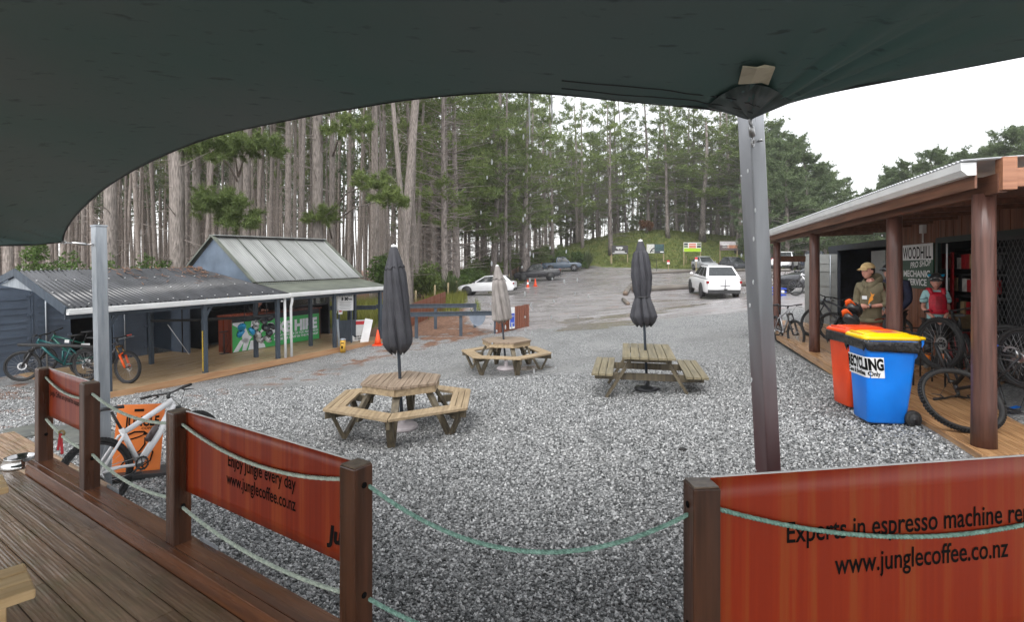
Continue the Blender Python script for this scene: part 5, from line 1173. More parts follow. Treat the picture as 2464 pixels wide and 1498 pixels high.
# ---------------------------------------------------------------- bicycles (local x forward, z up, rear contact at the origin)
def wheel(par, c, r, knob, rim_mat, spoke_mat, TM, spokes=16, tyre_mat=None, w=.028, lite=False):
    e = bpy.data.objects.new('wheel', None); COL.objects.link(e); e.parent = par; e.empty_display_size = .05
    def ring(R_, tr, n=40, k=8, sq=1.0):
        m = MB(); vs = []; fs = []
        for i in range(n):
            a = 2 * PI * i / n
            for j in range(k):
                b = 2 * PI * j / k; rr_ = R_ + tr * sq * math.cos(b); vs.append(TM @ (Vector(c) + Vector((rr_ * math.cos(a), tr * math.sin(b), rr_ * math.sin(a)))))
        fs = [(i * k + j, ((i + 1) % n) * k + j, ((i + 1) % n) * k + (j + 1) % k, i * k + (j + 1) % k) for i in range(n) for j in range(k)]
        return m.add(vs, fs, True)
    m = ring(r - w, w, 28 if lite else 44, 6 if lite else 10)
    if knob:
        n = 64
        for i in range(n):
            a = 2 * PI * (i + .5 * 0) / n
            for off, ang in ((0, 0), (.6, .55), (-.6, .55), (1.05, .2), (-1.05, .2)):
                aa = a + ang * 2 * PI / n; rad = r - w + w * math.cos(off) + .002; q = Vector(c) + Vector((rad * math.cos(aa), w * 1.02 * math.sin(off), rad * math.sin(aa)))
                Rm = Matrix(((math.cos(aa), 0, -math.sin(aa)), (0, 1, 0), (math.sin(aa), 0, math.cos(aa)))) @ Matrix.Rotation(off, 3, 'Z')
                m.box(TM @ q, (.011, .012, .017), (TM.to_3x3() @ Rm))
    m.build('tyre', tyre_mat or M_rubber, e)
    ring(r - 2 * w - .004, .013, 28 if lite else 44, 6, 1.0).build('rim', rim_mat, e)
    m = MB()
    for i in range(spokes):
        a = 2 * PI * i / spokes; b = a + (.5 if i % 2 else -.5); h = .022 if (i // 2) % 2 else -.022
        m.tube([TM @ (Vector(c) + Vector((.022 * math.cos(b), h, .022 * math.sin(b)))), TM @ (Vector(c) + Vector(((r - 2 * w) * math.cos(a), 0, (r - 2 * w) * math.sin(a))))], .0018 if not lite else .0028, 3, cap=False)
    m.build('spokes', spoke_mat, e)
    m = MB(); m.tube([TM @ (Vector(c) + Vector((0, s, 0))) for s in (-.055, .055)], .018, 10); m.build('hub', M_black, e)
    if not lite:
        m = MB(); Mr = TM @ Matrix.Translation(Vector(c) + Vector((0, .04, 0))) @ Matrix.Rotation(R(90), 4, 'X'); n = 30
        for i in range(n): a, b = 2 * PI * i / n, 2 * PI * (i + 1) / n; m.add([Mr @ Vector((q * math.cos(x), q * math.sin(x), 0)) for q, x in ((.062, a), (.088, a), (.088, b), (.062, b))], [(0, 1, 2, 3)])
        for i in range(6): a = i * PI / 3; m.tube([Mr @ Vector((.018 * math.cos(a), .018 * math.sin(a), 0)), Mr @ Vector((.066 * math.cos(a + .3), .066 * math.sin(a + .3), 0))], .003, 4)
        m.build('brake_disc', M_steel, e)
    return e
M_bkbar = pm('handlebar_black', (.016, .016, .017), (.03, .03, .03), rough=.35)
def bike(label, loc, yaw, lean=0, frame=M_black, fork=None, r=.365, steer=0, knob=False, spokes=18, rim=None, spoke_mat=None, inverted=False, fs=False, lite=False, grip=None, pedal=None, tyre=None, group='bicycles', tube=.019, bottle=False):
    t = thing('bicycle', label, 'bicycle', loc, (lean + (PI if inverted else 0), 0, yaw), group)
    fork = fork or M_black; rim = rim or M_black; spoke_mat = spoke_mat or M_steel; grip = grip or M_rubber; pedal = pedal or M_black
    V3 = Vector; rear = V3((0, 0, r)); bb = V3((.44, 0, .335)); front = V3((1.2, 0, r)); htb = V3((.955, 0, .85)); htt = V3((.905, 0, .965)); st = V3((.315, 0, .74)); sad = V3((.235, 0, 1.0))
    ax = (htt - htb).normalized(); TM = Matrix.Translation(htb) @ Matrix.Rotation(steer, 4, ax) @ Matrix.Translation(-htb); I = Matrix()
    m = MB(); big = tube * 1.35
    m.tube([htb - ax * .005, htt + ax * .005], .026, 10).tube([bb, bb.lerp(htb, .5) + V3((0, 0, -.01)), htb + ax * .03], [big, big * 1.08, big], 10).tube([st - V3((0, 0, .03)), htt - ax * .035], [tube, tube * 1.15], 10).tube([bb, st + (st - bb) * .06], [tube, tube * .95], 10)
    for s in (-1, 1):
        m.tube([rear + V3((0, s * .06, 0)), rear + V3((.2, s * .055, .0)), bb + V3((-.05, s * .035, .0))], tube * .6, 8)
        m.tube([rear + V3((0, s * .06, 0)), st.lerp(bb, .12) + V3((-.03, s * .045, 0)), st.lerp(bb, .10)], tube * .55, 8)
    m.tube([bb + V3((0, -.04, 0)), bb + V3((0, .04, 0))], .028, 10)
    if fs: m.tube([bb + V3((.02, 0, .1)), st + V3((.15, 0, -.08))], .024, 8); m.beam(st + V3((-.02, 0, -.16)), st + V3((.14, 0, -.07)), .06, .02)
    m.build('frame', frame, t)
    m = MB(); m.tube([st + (st - bb).normalized() * .02, sad - V3((0, 0, .03))], .015, 8); m.build('seat_post', M_black, t)
    m = MB(); vs = []
    prof = [(-.14, .066, .012), (-.10, .072, .018), (-.04, .055, .012), (.03, .028, .004), (.09, .021, 0), (.135, .012, -.006)]
    rows = [[sad + V3((x, w * math.cos(a), z + .022 * max(-.7, math.sin(a)) * (1.0))) for a in [2 * PI * j / 12 for j in range(13)]] for x, w, z in prof]
    m.grid(rows, flip=True); k = len(m.v); m.f += [tuple(range(12)), tuple(reversed(range(k - 13, k - 1)))]; m.sm += [False, False]; m.build('saddle', M_black, t)
    m = MB(); cr = htb - ax * .012
    m.tube([TM @ (cr + V3((0, -.075, 0))), TM @ (cr + V3((0, .075, 0)))], .022, 8)
    leg0 = V3((.045, 0, -.02))
    for s in (-1, 1):
        a = cr + V3((0, s * .068, 0)); b = front + V3((0, s * .062, 0)); m.tube([TM @ a, TM @ a.lerp(b, .42)], .0165, 8)
    m.build('stanchions', M_bkbar if fork is M_black else pm('bronze_stanchion', (.25, .14, .05), rough=.25, metal=.8), t)
    m = MB()
    for s in (-1, 1):
        a = cr + V3((0, s * .068, 0)); b = front + V3((0, s * .062, 0)); m.tube([TM @ a.lerp(b, .38), TM @ a.lerp(b, .7), TM @ b], [.025, .026, .02], 8)
    p = [V3((0, s * .068, 0)) + cr.lerp(front, .40) + V3((.03, 0, .02)) for s in (-1, 1)]; m.tube([TM @ p[0], TM @ ((p[0] + p[1]) / 2 + V3((.02, 0, .05))), TM @ p[1]], .014, 6); m.build('fork', fork, t)
    wheel(t, rear, r, knob, rim, spoke_mat, I, spokes, tyre, lite=lite); wheel(t, front, r, knob, rim, spoke_mat, TM, spokes, tyre, lite=lite)
    hb = htt + ax * .06 + V3((.05, 0, .02)); m = MB(); m.tube([TM @ (htt + ax * .005), TM @ (htt + ax * .045)], .02, 8); m.tube([TM @ (htt + ax * .03), TM @ hb], .018, 8)
    bar = [hb + V3((-.055, -.38, .02)), hb + V3((-.03, -.2, .015)), hb + V3((0, -.06, -.005)), hb + V3((0, .06, -.005)), hb + V3((-.03, .2, .015)), hb + V3((-.055, .38, .02))]; m.tube([TM @ q for q in bar], .0125, 8); hbo = m.build('handlebar', M_bkbar, t)
    for s in (0, 1):
        m = MB(); a, b = (bar[0], bar[1]) if s == 0 else (bar[5], bar[4]); m.tube([TM @ a, TM @ a.lerp(b, .75)], .0175, 10); m.build('grip', grip, hbo)
        m = MB(); q = a.lerp(b, 1.0); m.tube([TM @ q, TM @ (q + V3((.05, 0, -.03))), TM @ (q + V3((.055, (a.y - q.y) * .75, -.05)))], [.012, .009, .005], 6); m.tube([TM @ q, TM @ (q + V3((.12, (q.y - a.y) * .35, -.02))), TM @ (htb + V3((.08, 0, .0))), TM @ cr.lerp(front, .5)], .0032, 5); m.build('brake_lever', M_black, hbo)
    m = MB(); Mr = Matrix.Translation(bb + V3((0, -.055, 0))) @ Matrix.Rotation(R(90), 4, 'X'); n = 28
    for i in range(n): a, b = 2 * PI * i / n, 2 * PI * (i + 1) / n; m.add([Mr @ V3((q * math.cos(x), q * math.sin(x), zz)) for zz in (0,) for q, x in ((.055, a), (.075 + .004 * (i % 2), a), (.075 + .004 * (i % 2), b), (.055, b))], [(0, 1, 2, 3)])
    for i in range(4): a = i * PI / 2; m.tube([Mr @ V3((0, 0, 0)), Mr @ V3((.06 * math.cos(a), .06 * math.sin(a), 0))], .006, 5)
    ca = .5
    for s in (-1, 1): m.tube([bb + V3((0, s * .06, 0)), bb + V3((s * .172 * math.cos(ca), s * .075, s * .172 * math.sin(ca)))], [.016, .011], 8)
    cro = m.build('crank', M_bkbar, t)
    for s in (-1, 1):
        m = MB(); c = bb + V3((s * .172 * math.cos(ca), s * .13, s * .172 * math.sin(ca)))
        for dx in (-.045, .045): m.box(c + V3((dx, 0, 0)), (.012, .1, .018))
        for dy in (-.045, 0, .045): m.box(c + V3((0, dy, 0)), (.1, .012, .018))
        m.build('pedal', pedal, cro)
    m = MB(); m.tube([bb + V3((0, -.055, .075)), rear + V3((.0, -.05, .05))], .004, 4).tube([bb + V3((0, -.055, -.075)), rear + V3((.02, -.05, -.1))], .004, 4); m.build('chain', M_steel, t)
    m = MB(); m.tube([rear + V3((0, -.07, 0)), rear + V3((.03, -.07, -.1))], .014, 6); m.lathe([(.045, -.04), (.06, -.04), (.05, -.055), (.03, -.06)], 16, Matrix.Translation(rear) @ Matrix.Rotation(R(90), 4, 'X') @ Matrix.Scale(-1, 4, (0, 0, 1)) if False else Matrix.Translation(rear + V3((0, .0, 0))) @ Matrix.Rotation(R(90), 4, 'X') @ Matrix.Translation((0, 0, .09))); m.build('cassette', M_steel, t)
    if bottle:
        a = bb.lerp(htb, .34) + V3((-.045, 0, .045)); b = bb.lerp(htb, .64) + V3((-.045, 0, .045)); m = MB(); m.tube([a, a.lerp(b, .75), a.lerp(b, .8), b], [.037, .037, .025, .025], 12); m.build('bottle', pm('smoky_bottle', S(96, 84, 84), S(70, 60, 60), rough=.25), t)
    return t
def knobless(px, py, d): return P(px, py, d)
M_wframe = pm('white_frame', (.8, .8, .81), (.74, .74, .75), scale=3, rough=.25)
M_tealf = pm('teal_frame', S(22, 96, 96), S(16, 78, 80), rough=.3); M_greyf = pm('dark_grey_frame', S(60, 60, 66), S(44, 44, 48), rough=.35); M_silf = pm('silver_frame', (.6, .6, .62), (.5, .5, .52), rough=.3, metal=.5)
M_orf = pm('orange_fork', S(240, 96, 24), S(226, 84, 16), rough=.3); M_redg = pm('coral_grip', S(226, 100, 84), rough=.6)
# white hardtail leaning outside the rope fence
b0 = P(245, 1143, 5.66); b0.z = gz(b0.x, b0.y)
wb = bike('white hardtail mountain bicycle leaning outside the rope fence', (b0.x, b0.y, b0.z), R(69), lean=R(-13), frame=M_wframe, knob=True, r=.37, steer=R(8), tube=.029, spokes=28, bottle=True)
def dtube(x, y):                                     # lettering along the down tube
    a, b = Vector((.44, 0, .335)), Vector((.955, 0, .85)); d = (b - a).normalized(); up = Vector((-d.z, 0, d.x)); q = a + d * (.16 + x) + up * (y - .012); return Vector((q.x, -.034, q.z))
text('COMMENCAL', wb, M_ink, (0, 0, 0), (1, 0, 0), (0, 0, 1), .024, .42, bold=.02, space=1.5, curve=dtube)
# bicycles in the shed
b1 = PG(307, 924, shed_o.z); dv = Vector((1.17, -.28, 0)); b1 = b1 - dv
bike('dark grey bicycle with bright orange fork standing in the shed rack', b1, math.atan2(dv.y, dv.x), frame=M_greyf, fork=M_orf, r=.37, knob=True, grip=M_redg, fs=True, rim=M_greyf, spokes=24)
b2 = SH(.55, 2.15, 0); bike('teal mountain bicycle facing left behind the orange forked bicycle', b2, R(205), lean=R(4), frame=M_tealf, r=.35, fs=True, spokes=20)
b3 = SH(1.1, 2.75, 0); bike('teal green bicycle parked deepest in the shed rack, beside the dark doorway', b3, R(200), lean=R(-4), frame=pm('sea_green_frame', S(36, 104, 92), rough=.3), r=.35, spokes=16, lite=True)
t = thing('paper_tag', 'white paper tag tied to the teal bicycle handlebar', 'tag', P(161, 822, 12.2), (0, .1, .5), 'paper tags on the hire bicycles'); m = MB(); m.box((0, 0, 0), (.08, .01, .07)); part(m, 'paper', M_wink, t)
t = thing('paper_tag', 'white paper tag tied to the frame of the teal bicycle', 'tag', P(167 + 0, 829, 12.35), (0, .05, .5), 'paper tags on the hire bicycles'); t.location = P(168, 832, 12.1); m = MB(); m.box((.28, 0, 0), (.16, .01, .08)); part(m, 'paper', M_wink, t)
# bicycles at the shop
b = onG(1874, 820, 14.2); bike('silver bicycle seen end on at the edge of the shop deck', (b.x, b.y, b.z), R(-97), lean=R(6), frame=M_silf, r=.36, steer=R(12), knob=False, spokes=18); 
bpy.context.view_layer.update()
b = onG(1899, 690, 33); bike('pale bicycle propped on the log kerb in the car park', (b.x, b.y, b.z), R(172), lean=R(-8), frame=M_silf, r=.34, spokes=12, lite=True, rim=M_silf, tyre=pm('dusty_tyre', S(110, 108, 104), S(90, 88, 84), rough=.8))
b = onG(1985, 711, 23); bike('white framed bicycle half hidden behind the pale container door', (b.x, b.y, b.z), R(176), lean=R(5), frame=M_wframe, r=.35, spokes=14, lite=True)
dz = shop_o.z
b = PG(1990, 838, dz); bike('black electric mountain bicycle with teal details standing on the far shop deck', SP(1.55, 8.3, 0), R(127), lean=R(5), frame=M_greyf, r=.36, knob=True, fs=True, steer=R(-25), spokes=20)
bike('teal mountain bicycle behind the man in the cap', SP(1.85, 7.3, 0), R(132), lean=R(-6), frame=M_tealf, r=.36, fs=True, spokes=18)
bike('black and blue bicycle leaning on the shop wall behind the blue bin', SP(1.55, 3.55, 0), R(58), lean=R(-8), frame=M_black, r=.37, knob=True, fs=True, spokes=20, fork=M_black)
# upturned bicycles being repaired
bm = P(2260, 798, 7.5); bm.z = dz + 1.02
rot = R(92); fwd = Vector((math.cos(rot), math.sin(rot), 0))
bike('upturned black mountain bicycle with bright blue pedals in front of the boy', (bm.x - fwd.x * 1.2, bm.y - fwd.y * 1.2, dz + 1.06), rot, frame=M_black, r=.36, knob=True, fs=True, inverted=True, pedal=pm('blue_pedal', S(24, 96, 210), S(20, 80, 180), rough=.4), spokes=24, steer=R(-6))
bn_ = P(2428, 826, 6.75); rot = R(108); fwd = Vector((math.cos(rot), math.sin(rot), 0))
bike('upturned black bicycle with front wheel raised beside the mesh gate', (bn_.x - fwd.x * 1.2, bn_.y - fwd.y * 1.2, dz + 1.04), rot, frame=M_black, r=.36, fs=True, inverted=True, spokes=24)
# loose tyre leaning behind the nearest verandah post
ty = thing('bicycle_tyre', 'loose knobbly black tyre leaning behind the nearest verandah post', 'tyre', PG(2350, 1046, dz + .0), (0, 0, R(-8)))
m = MB(); n, k = 72, 10; vs = []; kn = MB(); fr = Matrix.Rotation(R(-38), 4, 'X')
def tp_(a):
    rx, rz = .372, .36; x = rx * math.cos(a) + .018 * math.sin(2 * a); z = rz * math.sin(a) - .03 * math.cos(2 * a) * (1 if math.sin(a) < 0 else .3); z = max(z, -.335 + .02 * abs(math.cos(a))); return x, z
for i in range(n):
    a = 2 * PI * i / n; x, z = tp_(a); ex, ez = math.cos(a), math.sin(a)
    for j in range(k):
        b_ = 2 * PI * j / k * .86 + .22 + PI * 0; b2_ = b_ - PI * 0; cb, sb_ = math.cos(b2_), math.sin(b2_)
        vs.append(fr @ Vector((x + ex * .028 * cb, .032 * sb_, z + ez * .028 * cb + .372)))
    for off in (-.9, -.3, .3, .9):
        q = Vector((x + ex * .03 * math.cos(off), .033 * math.sin(off), z + ez * .03 * math.cos(off) + .372)); Rm = fr.to_3x3() @ Matrix(((ex, 0, -ez), (0, 1, 0), (ez, 0, ex))) @ Matrix.Rotation(off, 3, 'Z'); kn.box(fr @ q, (.012, .013, .016), Rm)
m.add(vs, [(i * k + j, ((i + 1) % n) * k + j, ((i + 1) % n) * k + j + 1, i * k + j + 1) for i in range(n) for j in range(k - 1)], True); part(m, 'casing', M_rubber, ty, solid=.003); part(kn, 'tread', M_rubber, ty)
# blue basket sign by the far post and black cage by the deck
t = thing('shopping_crate', 'blue plastic crate standing on the wet car park behind the far post', 'crate', onG(1873, 717, 24), (0, .1, .3)); m = MB()
for z in (.06, .2, .34): m.box((0, -.2, z), (.46, .02, .07)); m.box((0, .2, z), (.46, .02, .07)); m.box((-.23, 0, z), (.02, .4, .07)); m.box((.23, 0, z), (.02, .4, .07))
m.box((0, 0, .02), (.46, .4, .03)); part(m, 'crate_body', pm('blue_crate', S(50, 84, 196), S(40, 70, 170), rough=.45), t); m = MB(); m.box((.02, -.215, .2), (.16, .006, .1)); part(m, 'label', M_wink, t)
t = thing('wire_cage', 'black wire cage stand holding bikes in front of the man in the cap', 'rack', SP(.75, 3.3, 0), (0, 0, shop_a)); m = MB()
for x in (-.2, .2):
    for y in (-.3, .1, .5): m.tube([(x, y, 0), (x, y, .78)], .012, 6)
    m.tube([(x, -.3, .78), (x, .5, .78)], .012, 6); m.tube([(x, -.3, .4), (x, .5, .4)], .01, 6)
m.tube([(-.2, -.3, .78), (.2, -.3, .78)], .012, 6); m.tube([(-.2, .5, .78), (.2, .5, .78)], .012, 6); part(m, 'wires', M_black, t)
# ---------------------------------------------------------------- vehicles (local x forward)
M_tail = pm('tail_lamp', S(150, 20, 26), S(120, 14, 20), rough=.2); M_head = pm('head_lamp', (.6, .62, .64), (.45, .47, .5), rough=.12); M_trim = pm('dark_trim', (.02, .02, .022), (.035, .035, .035), rough=.55); M_alloy = pm('alloy_wheel', (.35, .36, .38), (.25, .26, .27), rough=.35, metal=.8)
def lerpq(q, u, v): a = q[0].lerp(q[1], u); b = q[3].lerp(q[2], u); return a.lerp(b, v)
def vehicle(name, label, cat, loc, yaw, paint, L_, W, H, belt, zt, gh, windows=2, bed=None, pitch=0, dark_wheels=False, rails=False, wheel_r=.34, wb=None, extras=(), group='vehicles in the car park', zb=.27):
    """zt: [(x fraction, top z)] of the lower body; gh: (x rear base, x rear top, x front top, x front base) of the cabin as fractions."""
    ca_, sa_ = math.cos(yaw), math.sin(yaw); zs_ = [gz(loc[0] + a * ca_ * L_ * .29 - b * sa_ * W * .42, loc[1] + a * sa_ * L_ * .29 + b * ca_ * W * .42) for a in (-1, 1) for b in (-1, 1)]
    pitch = math.atan2((zs_[2] + zs_[3] - zs_[0] - zs_[1]) / 2, L_ * .58); loc = (loc[0], loc[1], sum(zs_) / 4 + .02)
    t = thing(name, label, cat, loc, (0, -pitch, yaw), group); X = lambda f: -L_ / 2 + f * L_; hw = W / 2
    m = MB(); rows = []; fr = np.linspace(0, 1, 29)
    for f in fr:
        z = np.interp(f, [p[0] for p in zt], [p[1] for p in zt]); e = min(f, 1 - f); w = hw * (1 - .16 * max(0, 1 - e / .09) ** 2); low = zb + (.10 * max(0, 1 - e / .05)); x = X(f)
        zm = low + (z - low) * .55
        ring = [(-.80, low), (-.97, low + .06), (-1.0, zm), (-.985, z - .14), (-.93, z - .03), (-.80, z), (0, z + .02), (.80, z), (.93, z - .03), (.985, z - .14), (1.0, zm), (.97, low + .06), (.80, low)]
        rows.append([Vector((x, a * w, b)) for a, b in ring])
    m.grid(rows); n = 13; k = len(m.v); m.f += [tuple(reversed(range(n))), tuple(range(k - n, k))]; m.sm += [False, False]
    # cabin
    xa, xb, xc, xd = (X(f) for f in gh); wl_, wt = hw * .93, hw * .70
    base = lambda x, s: Vector((x, s * wl_, belt - .04)); top = lambda x, s: Vector((x, s * wt, H - .03))
    vs = [base(xa, -1), base(xd, -1), base(xd, 1), base(xa, 1), top(xb, -1), top(xc, -1), top(xc, 1), top(xb, 1)]; mid = lambda a, b: (a + b) / 2
    m.add(vs, [(0, 1, 5, 4), (2, 3, 7, 6), (1, 2, 6, 5), (3, 0, 4, 7)])
    rf = []; nn = 7
    for i in range(nn):
        u = i / (nn - 1); rw = []
        for j in range(nn): v = j / (nn - 1); p = lerpq([vs[4], vs[5], vs[6], vs[7]], u, v); p.z += .035 * (1 - (2 * u - 1) ** 4) * (1 - (2 * v - 1) ** 4); rw.append(p)
        rf.append(rw)
    m.grid(rf)
    if bed:                                           # open load tray
        pass
    body = m.build('body', paint, t); bv = body.modifiers.new('bevel', 'BEVEL'); bv.width = .07; bv.segments = 3; bv.limit_method = 'ANGLE'; bv.angle_limit = R(35)
    def pane(q, nm, mat, off=.012, par=t):
        nrm = (q[1] - q[0]).cross(q[3] - q[0]).normalized(); g = MB(); g.add([p + nrm * off for p in q], [(0, 1, 2, 3)]); return g.build(nm, mat, par)
    F4 = lambda q, u0, u1, v0, v1: [lerpq(q, u0, v0), lerpq(q, u1, v0), lerpq(q, u1, v1), lerpq(q, u0, v1)]
    sideR, sideL = [vs[0], vs[1], vs[5], vs[4]], [vs[2], vs[3], vs[7], vs[6]]
    cuts = {2: [(.10, .46), (.50, .93)], 3: [(.05, .27), (.30, .60), (.63, .94)]}[windows]
    for a, b in cuts: pane(F4(sideR, a, b, .16, .9), 'window', M_glass)
    for a, b in cuts: pane(F4(sideL, 1 - b, 1 - a, .16, .9), 'window', M_glass)
    pane(F4([vs[1], vs[2], vs[6], vs[5]], .05, .95, .08, .95), 'windscreen', M_glass); pane(F4([vs[3], vs[0], vs[4], vs[7]], .07, .93, .22, .92), 'rear_window', M_glass)
    wb = wb or L_ * .58; xo = L_ * .02
    for sx in (-1, 1):
        for s in (-1, 1):
            cx = xo + sx * wb / 2
            g = MB(); g.lathe([(wheel_r + .06, -.03), (wheel_r + .06, .012)], 24, Matrix.Translation((cx, s * (hw - .0), wheel_r + .02)) @ Matrix.Rotation(R(90), 4, 'X')); g.build('wheel_arch', M_trim, t)
            g = MB(); Mx = Matrix.Translation((cx, s * (hw - .08), wheel_r)) @ Matrix.Rotation(R(-90) * s, 4, 'X')
            g.lathe([(wheel_r * .66, -.1), (wheel_r * .95, -.11), (wheel_r, -.08), (wheel_r, .08), (wheel_r * .95, .105), (wheel_r * .66, .10)], 26, Mx, capb=True, capt=False); w = g.build('wheel', M_rubber, t)
            g = MB(); g.lathe([(wheel_r * .66, .10), (wheel_r * .6, .07), (.03, .075), (.0, .085)], 22, Mx, capb=False, capt=False)
            for i in range(5):
                a = i * 2 * PI / 5; g.box(Mx @ Vector((wheel_r * .34 * math.cos(a), wheel_r * .34 * math.sin(a), .085)), (wheel_r * .56, .05, .03), (Mx.to_3x3() @ Matrix.Rotation(a, 3, 'Z')))
            g.build('rim', M_trim if dark_wheels else M_alloy, w)
    zr = zt[0][1]
    for x_, z_, h_ in ((.006, .40, .2), (.994, .38, .16)): g = MB(); g.box((X(x_), 0, z_), (.08, W * .86, h_)); g.build('bumper', M_trim, t)
    for s in (-1, 1):
        g = MB(); g.box((X(.012), s * hw * .68, zr - .12), (.10, hw * .52, .13) if not bed else (.10, hw * .3, .32)); g.build('tail_light', M_tail, t)
        g = MB(); g.box((X(.978), s * hw * .68, zt[-1][1] - .13), (.12, hw * .34, .11)); g.build('head_light', M_head, t)
        g = MB(); g.sph((xd - .25, s * (hw + .06), belt + .08), (.07, .1, .07), 10, 6); g.build('mirror', paint if not dark_wheels else M_trim, t)
    g = MB(); g.box((X(.993), 0, zt[-1][1] - .22), (.05, W * .5, .16)); g.build('grille', M_trim, t)
    g = MB(); g.box((X(-.002), 0, .62 if not bed else .5), (.02, .36, .12)); pl = g.build('number_plate', M_wink, t)
    if rails:
        for s in (-1, 1): g = MB(); g.tube([(xb + .15, s * wt * .92, H - .02), (xb + .25, s * wt * .92, H + .035), (xc - .25, s * wt * .92, H + .035), (xc - .12, s * wt * .92, H - .02)], .016, 6); g.build('roof_rail', M_trim, t)
    if bed:
        x0, x1 = X(.02), xa - .03; z = zt[0][1]
        g = MB(); g.box(((x0 + x1) / 2, 0, z + .028), (x1 - x0, W * .80, .03)); g.build('tray_cover', bed, t)
        g = MB()
        for s in (-1, 1): g.tube([(xa - .5, s * hw * .8, z + .02), (xa - .12, s * wt * .98, H - .12), (xa - .05, s * wt * .98, H - .12)], .035, 8)
        g.tube([(xa - .12, -wt, H - .12), (xa - .12, wt, H - .12)], .035, 8); g.build('sports_bar', M_trim, t)
    return t
def bikerack(t, x, z, n=2):
    m = MB(); m.tube([(x, 0, z - .1), (x - .12, 0, z - .1), (x - .55, 0, z - .05)], .022, 6); m.tube([(x - .15, 0, z - .1), (x - .18, 0, z + .45), (x - .45, 0, z + .5)], .018, 6)
    for k in range(n): m.tube([(x - .2 - .16 * k, -.25, z + .1), (x - .2 - .16 * k, .25, z + .1)], .02, 6)
    m.build('bike_rack', M_black, t)
P_white = pm('white_car_paint', (.8, .8, .8), (.76, .76, .77), scale=2, rough=.22, coat=.3); P_char = pm('charcoal_car_paint', (.022, .022, .026), (.016, .016, .02), scale=2, rough=.25, coat=.3); P_blue = pm('steel_blue_car_paint', S(82, 96, 112), S(70, 84, 98), scale=2, rough=.25, coat=.3); P_silver = pm('silver_car_paint', (.36, .37, .38), (.3, .31, .32), scale=2, rough=.25, coat=.3); P_dgrey = pm('grey_blue_car_paint', (.075, .08, .088), (.06, .065, .07), scale=2, rough=.25, coat=.3); P_navy = pm('navy_car_paint', (.02, .026, .04), (.015, .02, .03), scale=2, rough=.25, coat=.3)
suv = dict(windows=3, zt=[(0, 1.02), (.05, 1.08), (.3, 1.06), (.72, 1.04), (.93, .92), (1, .72)], gh=(.035, .19, .50, .74))
def yawto(a, b): d = b - a; return math.atan2(d.y, d.x)
# white wagon backed towards us
g0 = onG(1752, 720, 29.0); t = vehicle('parked_car', 'white large wagon seen from behind with a bike hitch on its tow bar', 'car', (g0.x, g0.y + 2.2, g0.z), R(83), P_white, 4.9, 1.93, 1.74, 1.12, rails=True, wheel_r=.37, pitch=R(0), **suv); bikerack(t, -2.45, .62, 1)
g0 = onG(1172, 711, 41); vehicle('parked_car', 'white hatchback with black wheels parked nose left at the forest edge', 'car', (g0.x, g0.y, g0.z), R(172), P_white, 4.42, 1.80, 1.46, .92, [(0, .96), (.06, 1.0), (.3, .93), (.7, .90), (.92, .76), (1, .55)], (.03, .16, .50, .73), windows=2, pitch=R(-1.5), dark_wheels=True, wheel_r=.33)
bikerack(bpy.context.scene.objects['parked_car.001'], -2.2, .55, 2)
ute = dict(windows=2, zb=.42, zt=[(0, 1.18), (.3, 1.2), (.66, 1.16), (.94, 1.1), (1, .9)], gh=(.36, .39, .60, .73))
g0 = onG(1294, 674, 62); t = vehicle('parked_ute', 'charcoal utility truck with sports bar beside two traffic cones', 'truck', (g0.x, g0.y, g0.z), R(174), P_char, 5.35, 1.87, 1.92, 1.18, bed=M_silf, dark_wheels=True, wheel_r=.42, pitch=R(-1.5), **ute); bikerack(t, -2.68, .7, 2)
g0 = onG(1352, 654, 72); t = vehicle('parked_ute', 'steel blue utility truck with roof rack parked below the mossy bank', 'truck', (g0.x, g0.y, g0.z), R(-8), P_blue, 5.3, 1.87, 1.90, 1.18, bed=M_trim, wheel_r=.42, **ute); m = MB(); m.box((.35, 0, 1.97), (1.5, 1.2, .05)); part(m, 'roof_rack', M_trim, t)
g0 = onG(1695, 652, 66.5); t = vehicle('parked_car', 'silver wagon with roof bars parked facing us under the green billboard', 'car', (g0.x, g0.y, g0.z), R(-88), P_silver, 4.6, 1.86, 1.68, 1.02, rails=True, wheel_r=.36, **suv); m = MB(); [m.box((x, 0, 1.75), (.08, 1.3, .04)) for x in (-.7, .2)]; part(m, 'roof_bars', M_galv, t)
g0 = onG(1766, 649, 64); vehicle('parked_car', 'dark grey wagon parked facing us under the sunset billboard', 'car', (g0.x, g0.y, g0.z), R(-86), P_dgrey, 4.5, 1.86, 1.66, 1.02, wheel_r=.36, **suv)
g0 = onG(1902, 649, 55); vehicle('parked_ute', 'white utility truck seen from behind near the verandah end', 'truck', (g0.x, g0.y + 1, g0.z), R(52), P_white, 5.3, 1.90, 1.92, 1.2, bed=M_trim, wheel_r=.42, **ute)
g0 = onG(1975, 650, 52); vehicle('parked_ute', 'navy utility truck partly hidden by the pale container door', 'truck', (g0.x, g0.y + 1, g0.z), R(52), P_navy, 5.3, 1.90, 1.92, 1.2, bed=M_trim, wheel_r=.42, **ute)
g0 = onG(1985, 694, 27.5); vehicle('parked_car', 'black car nose just showing beside the pale container door', 'car', (g0.x + .6, g0.y + 1.2, g0.z), R(195), P_char, 4.5, 1.82, 1.5, .98, wheel_r=.34, **{**suv, 'windows': 2})
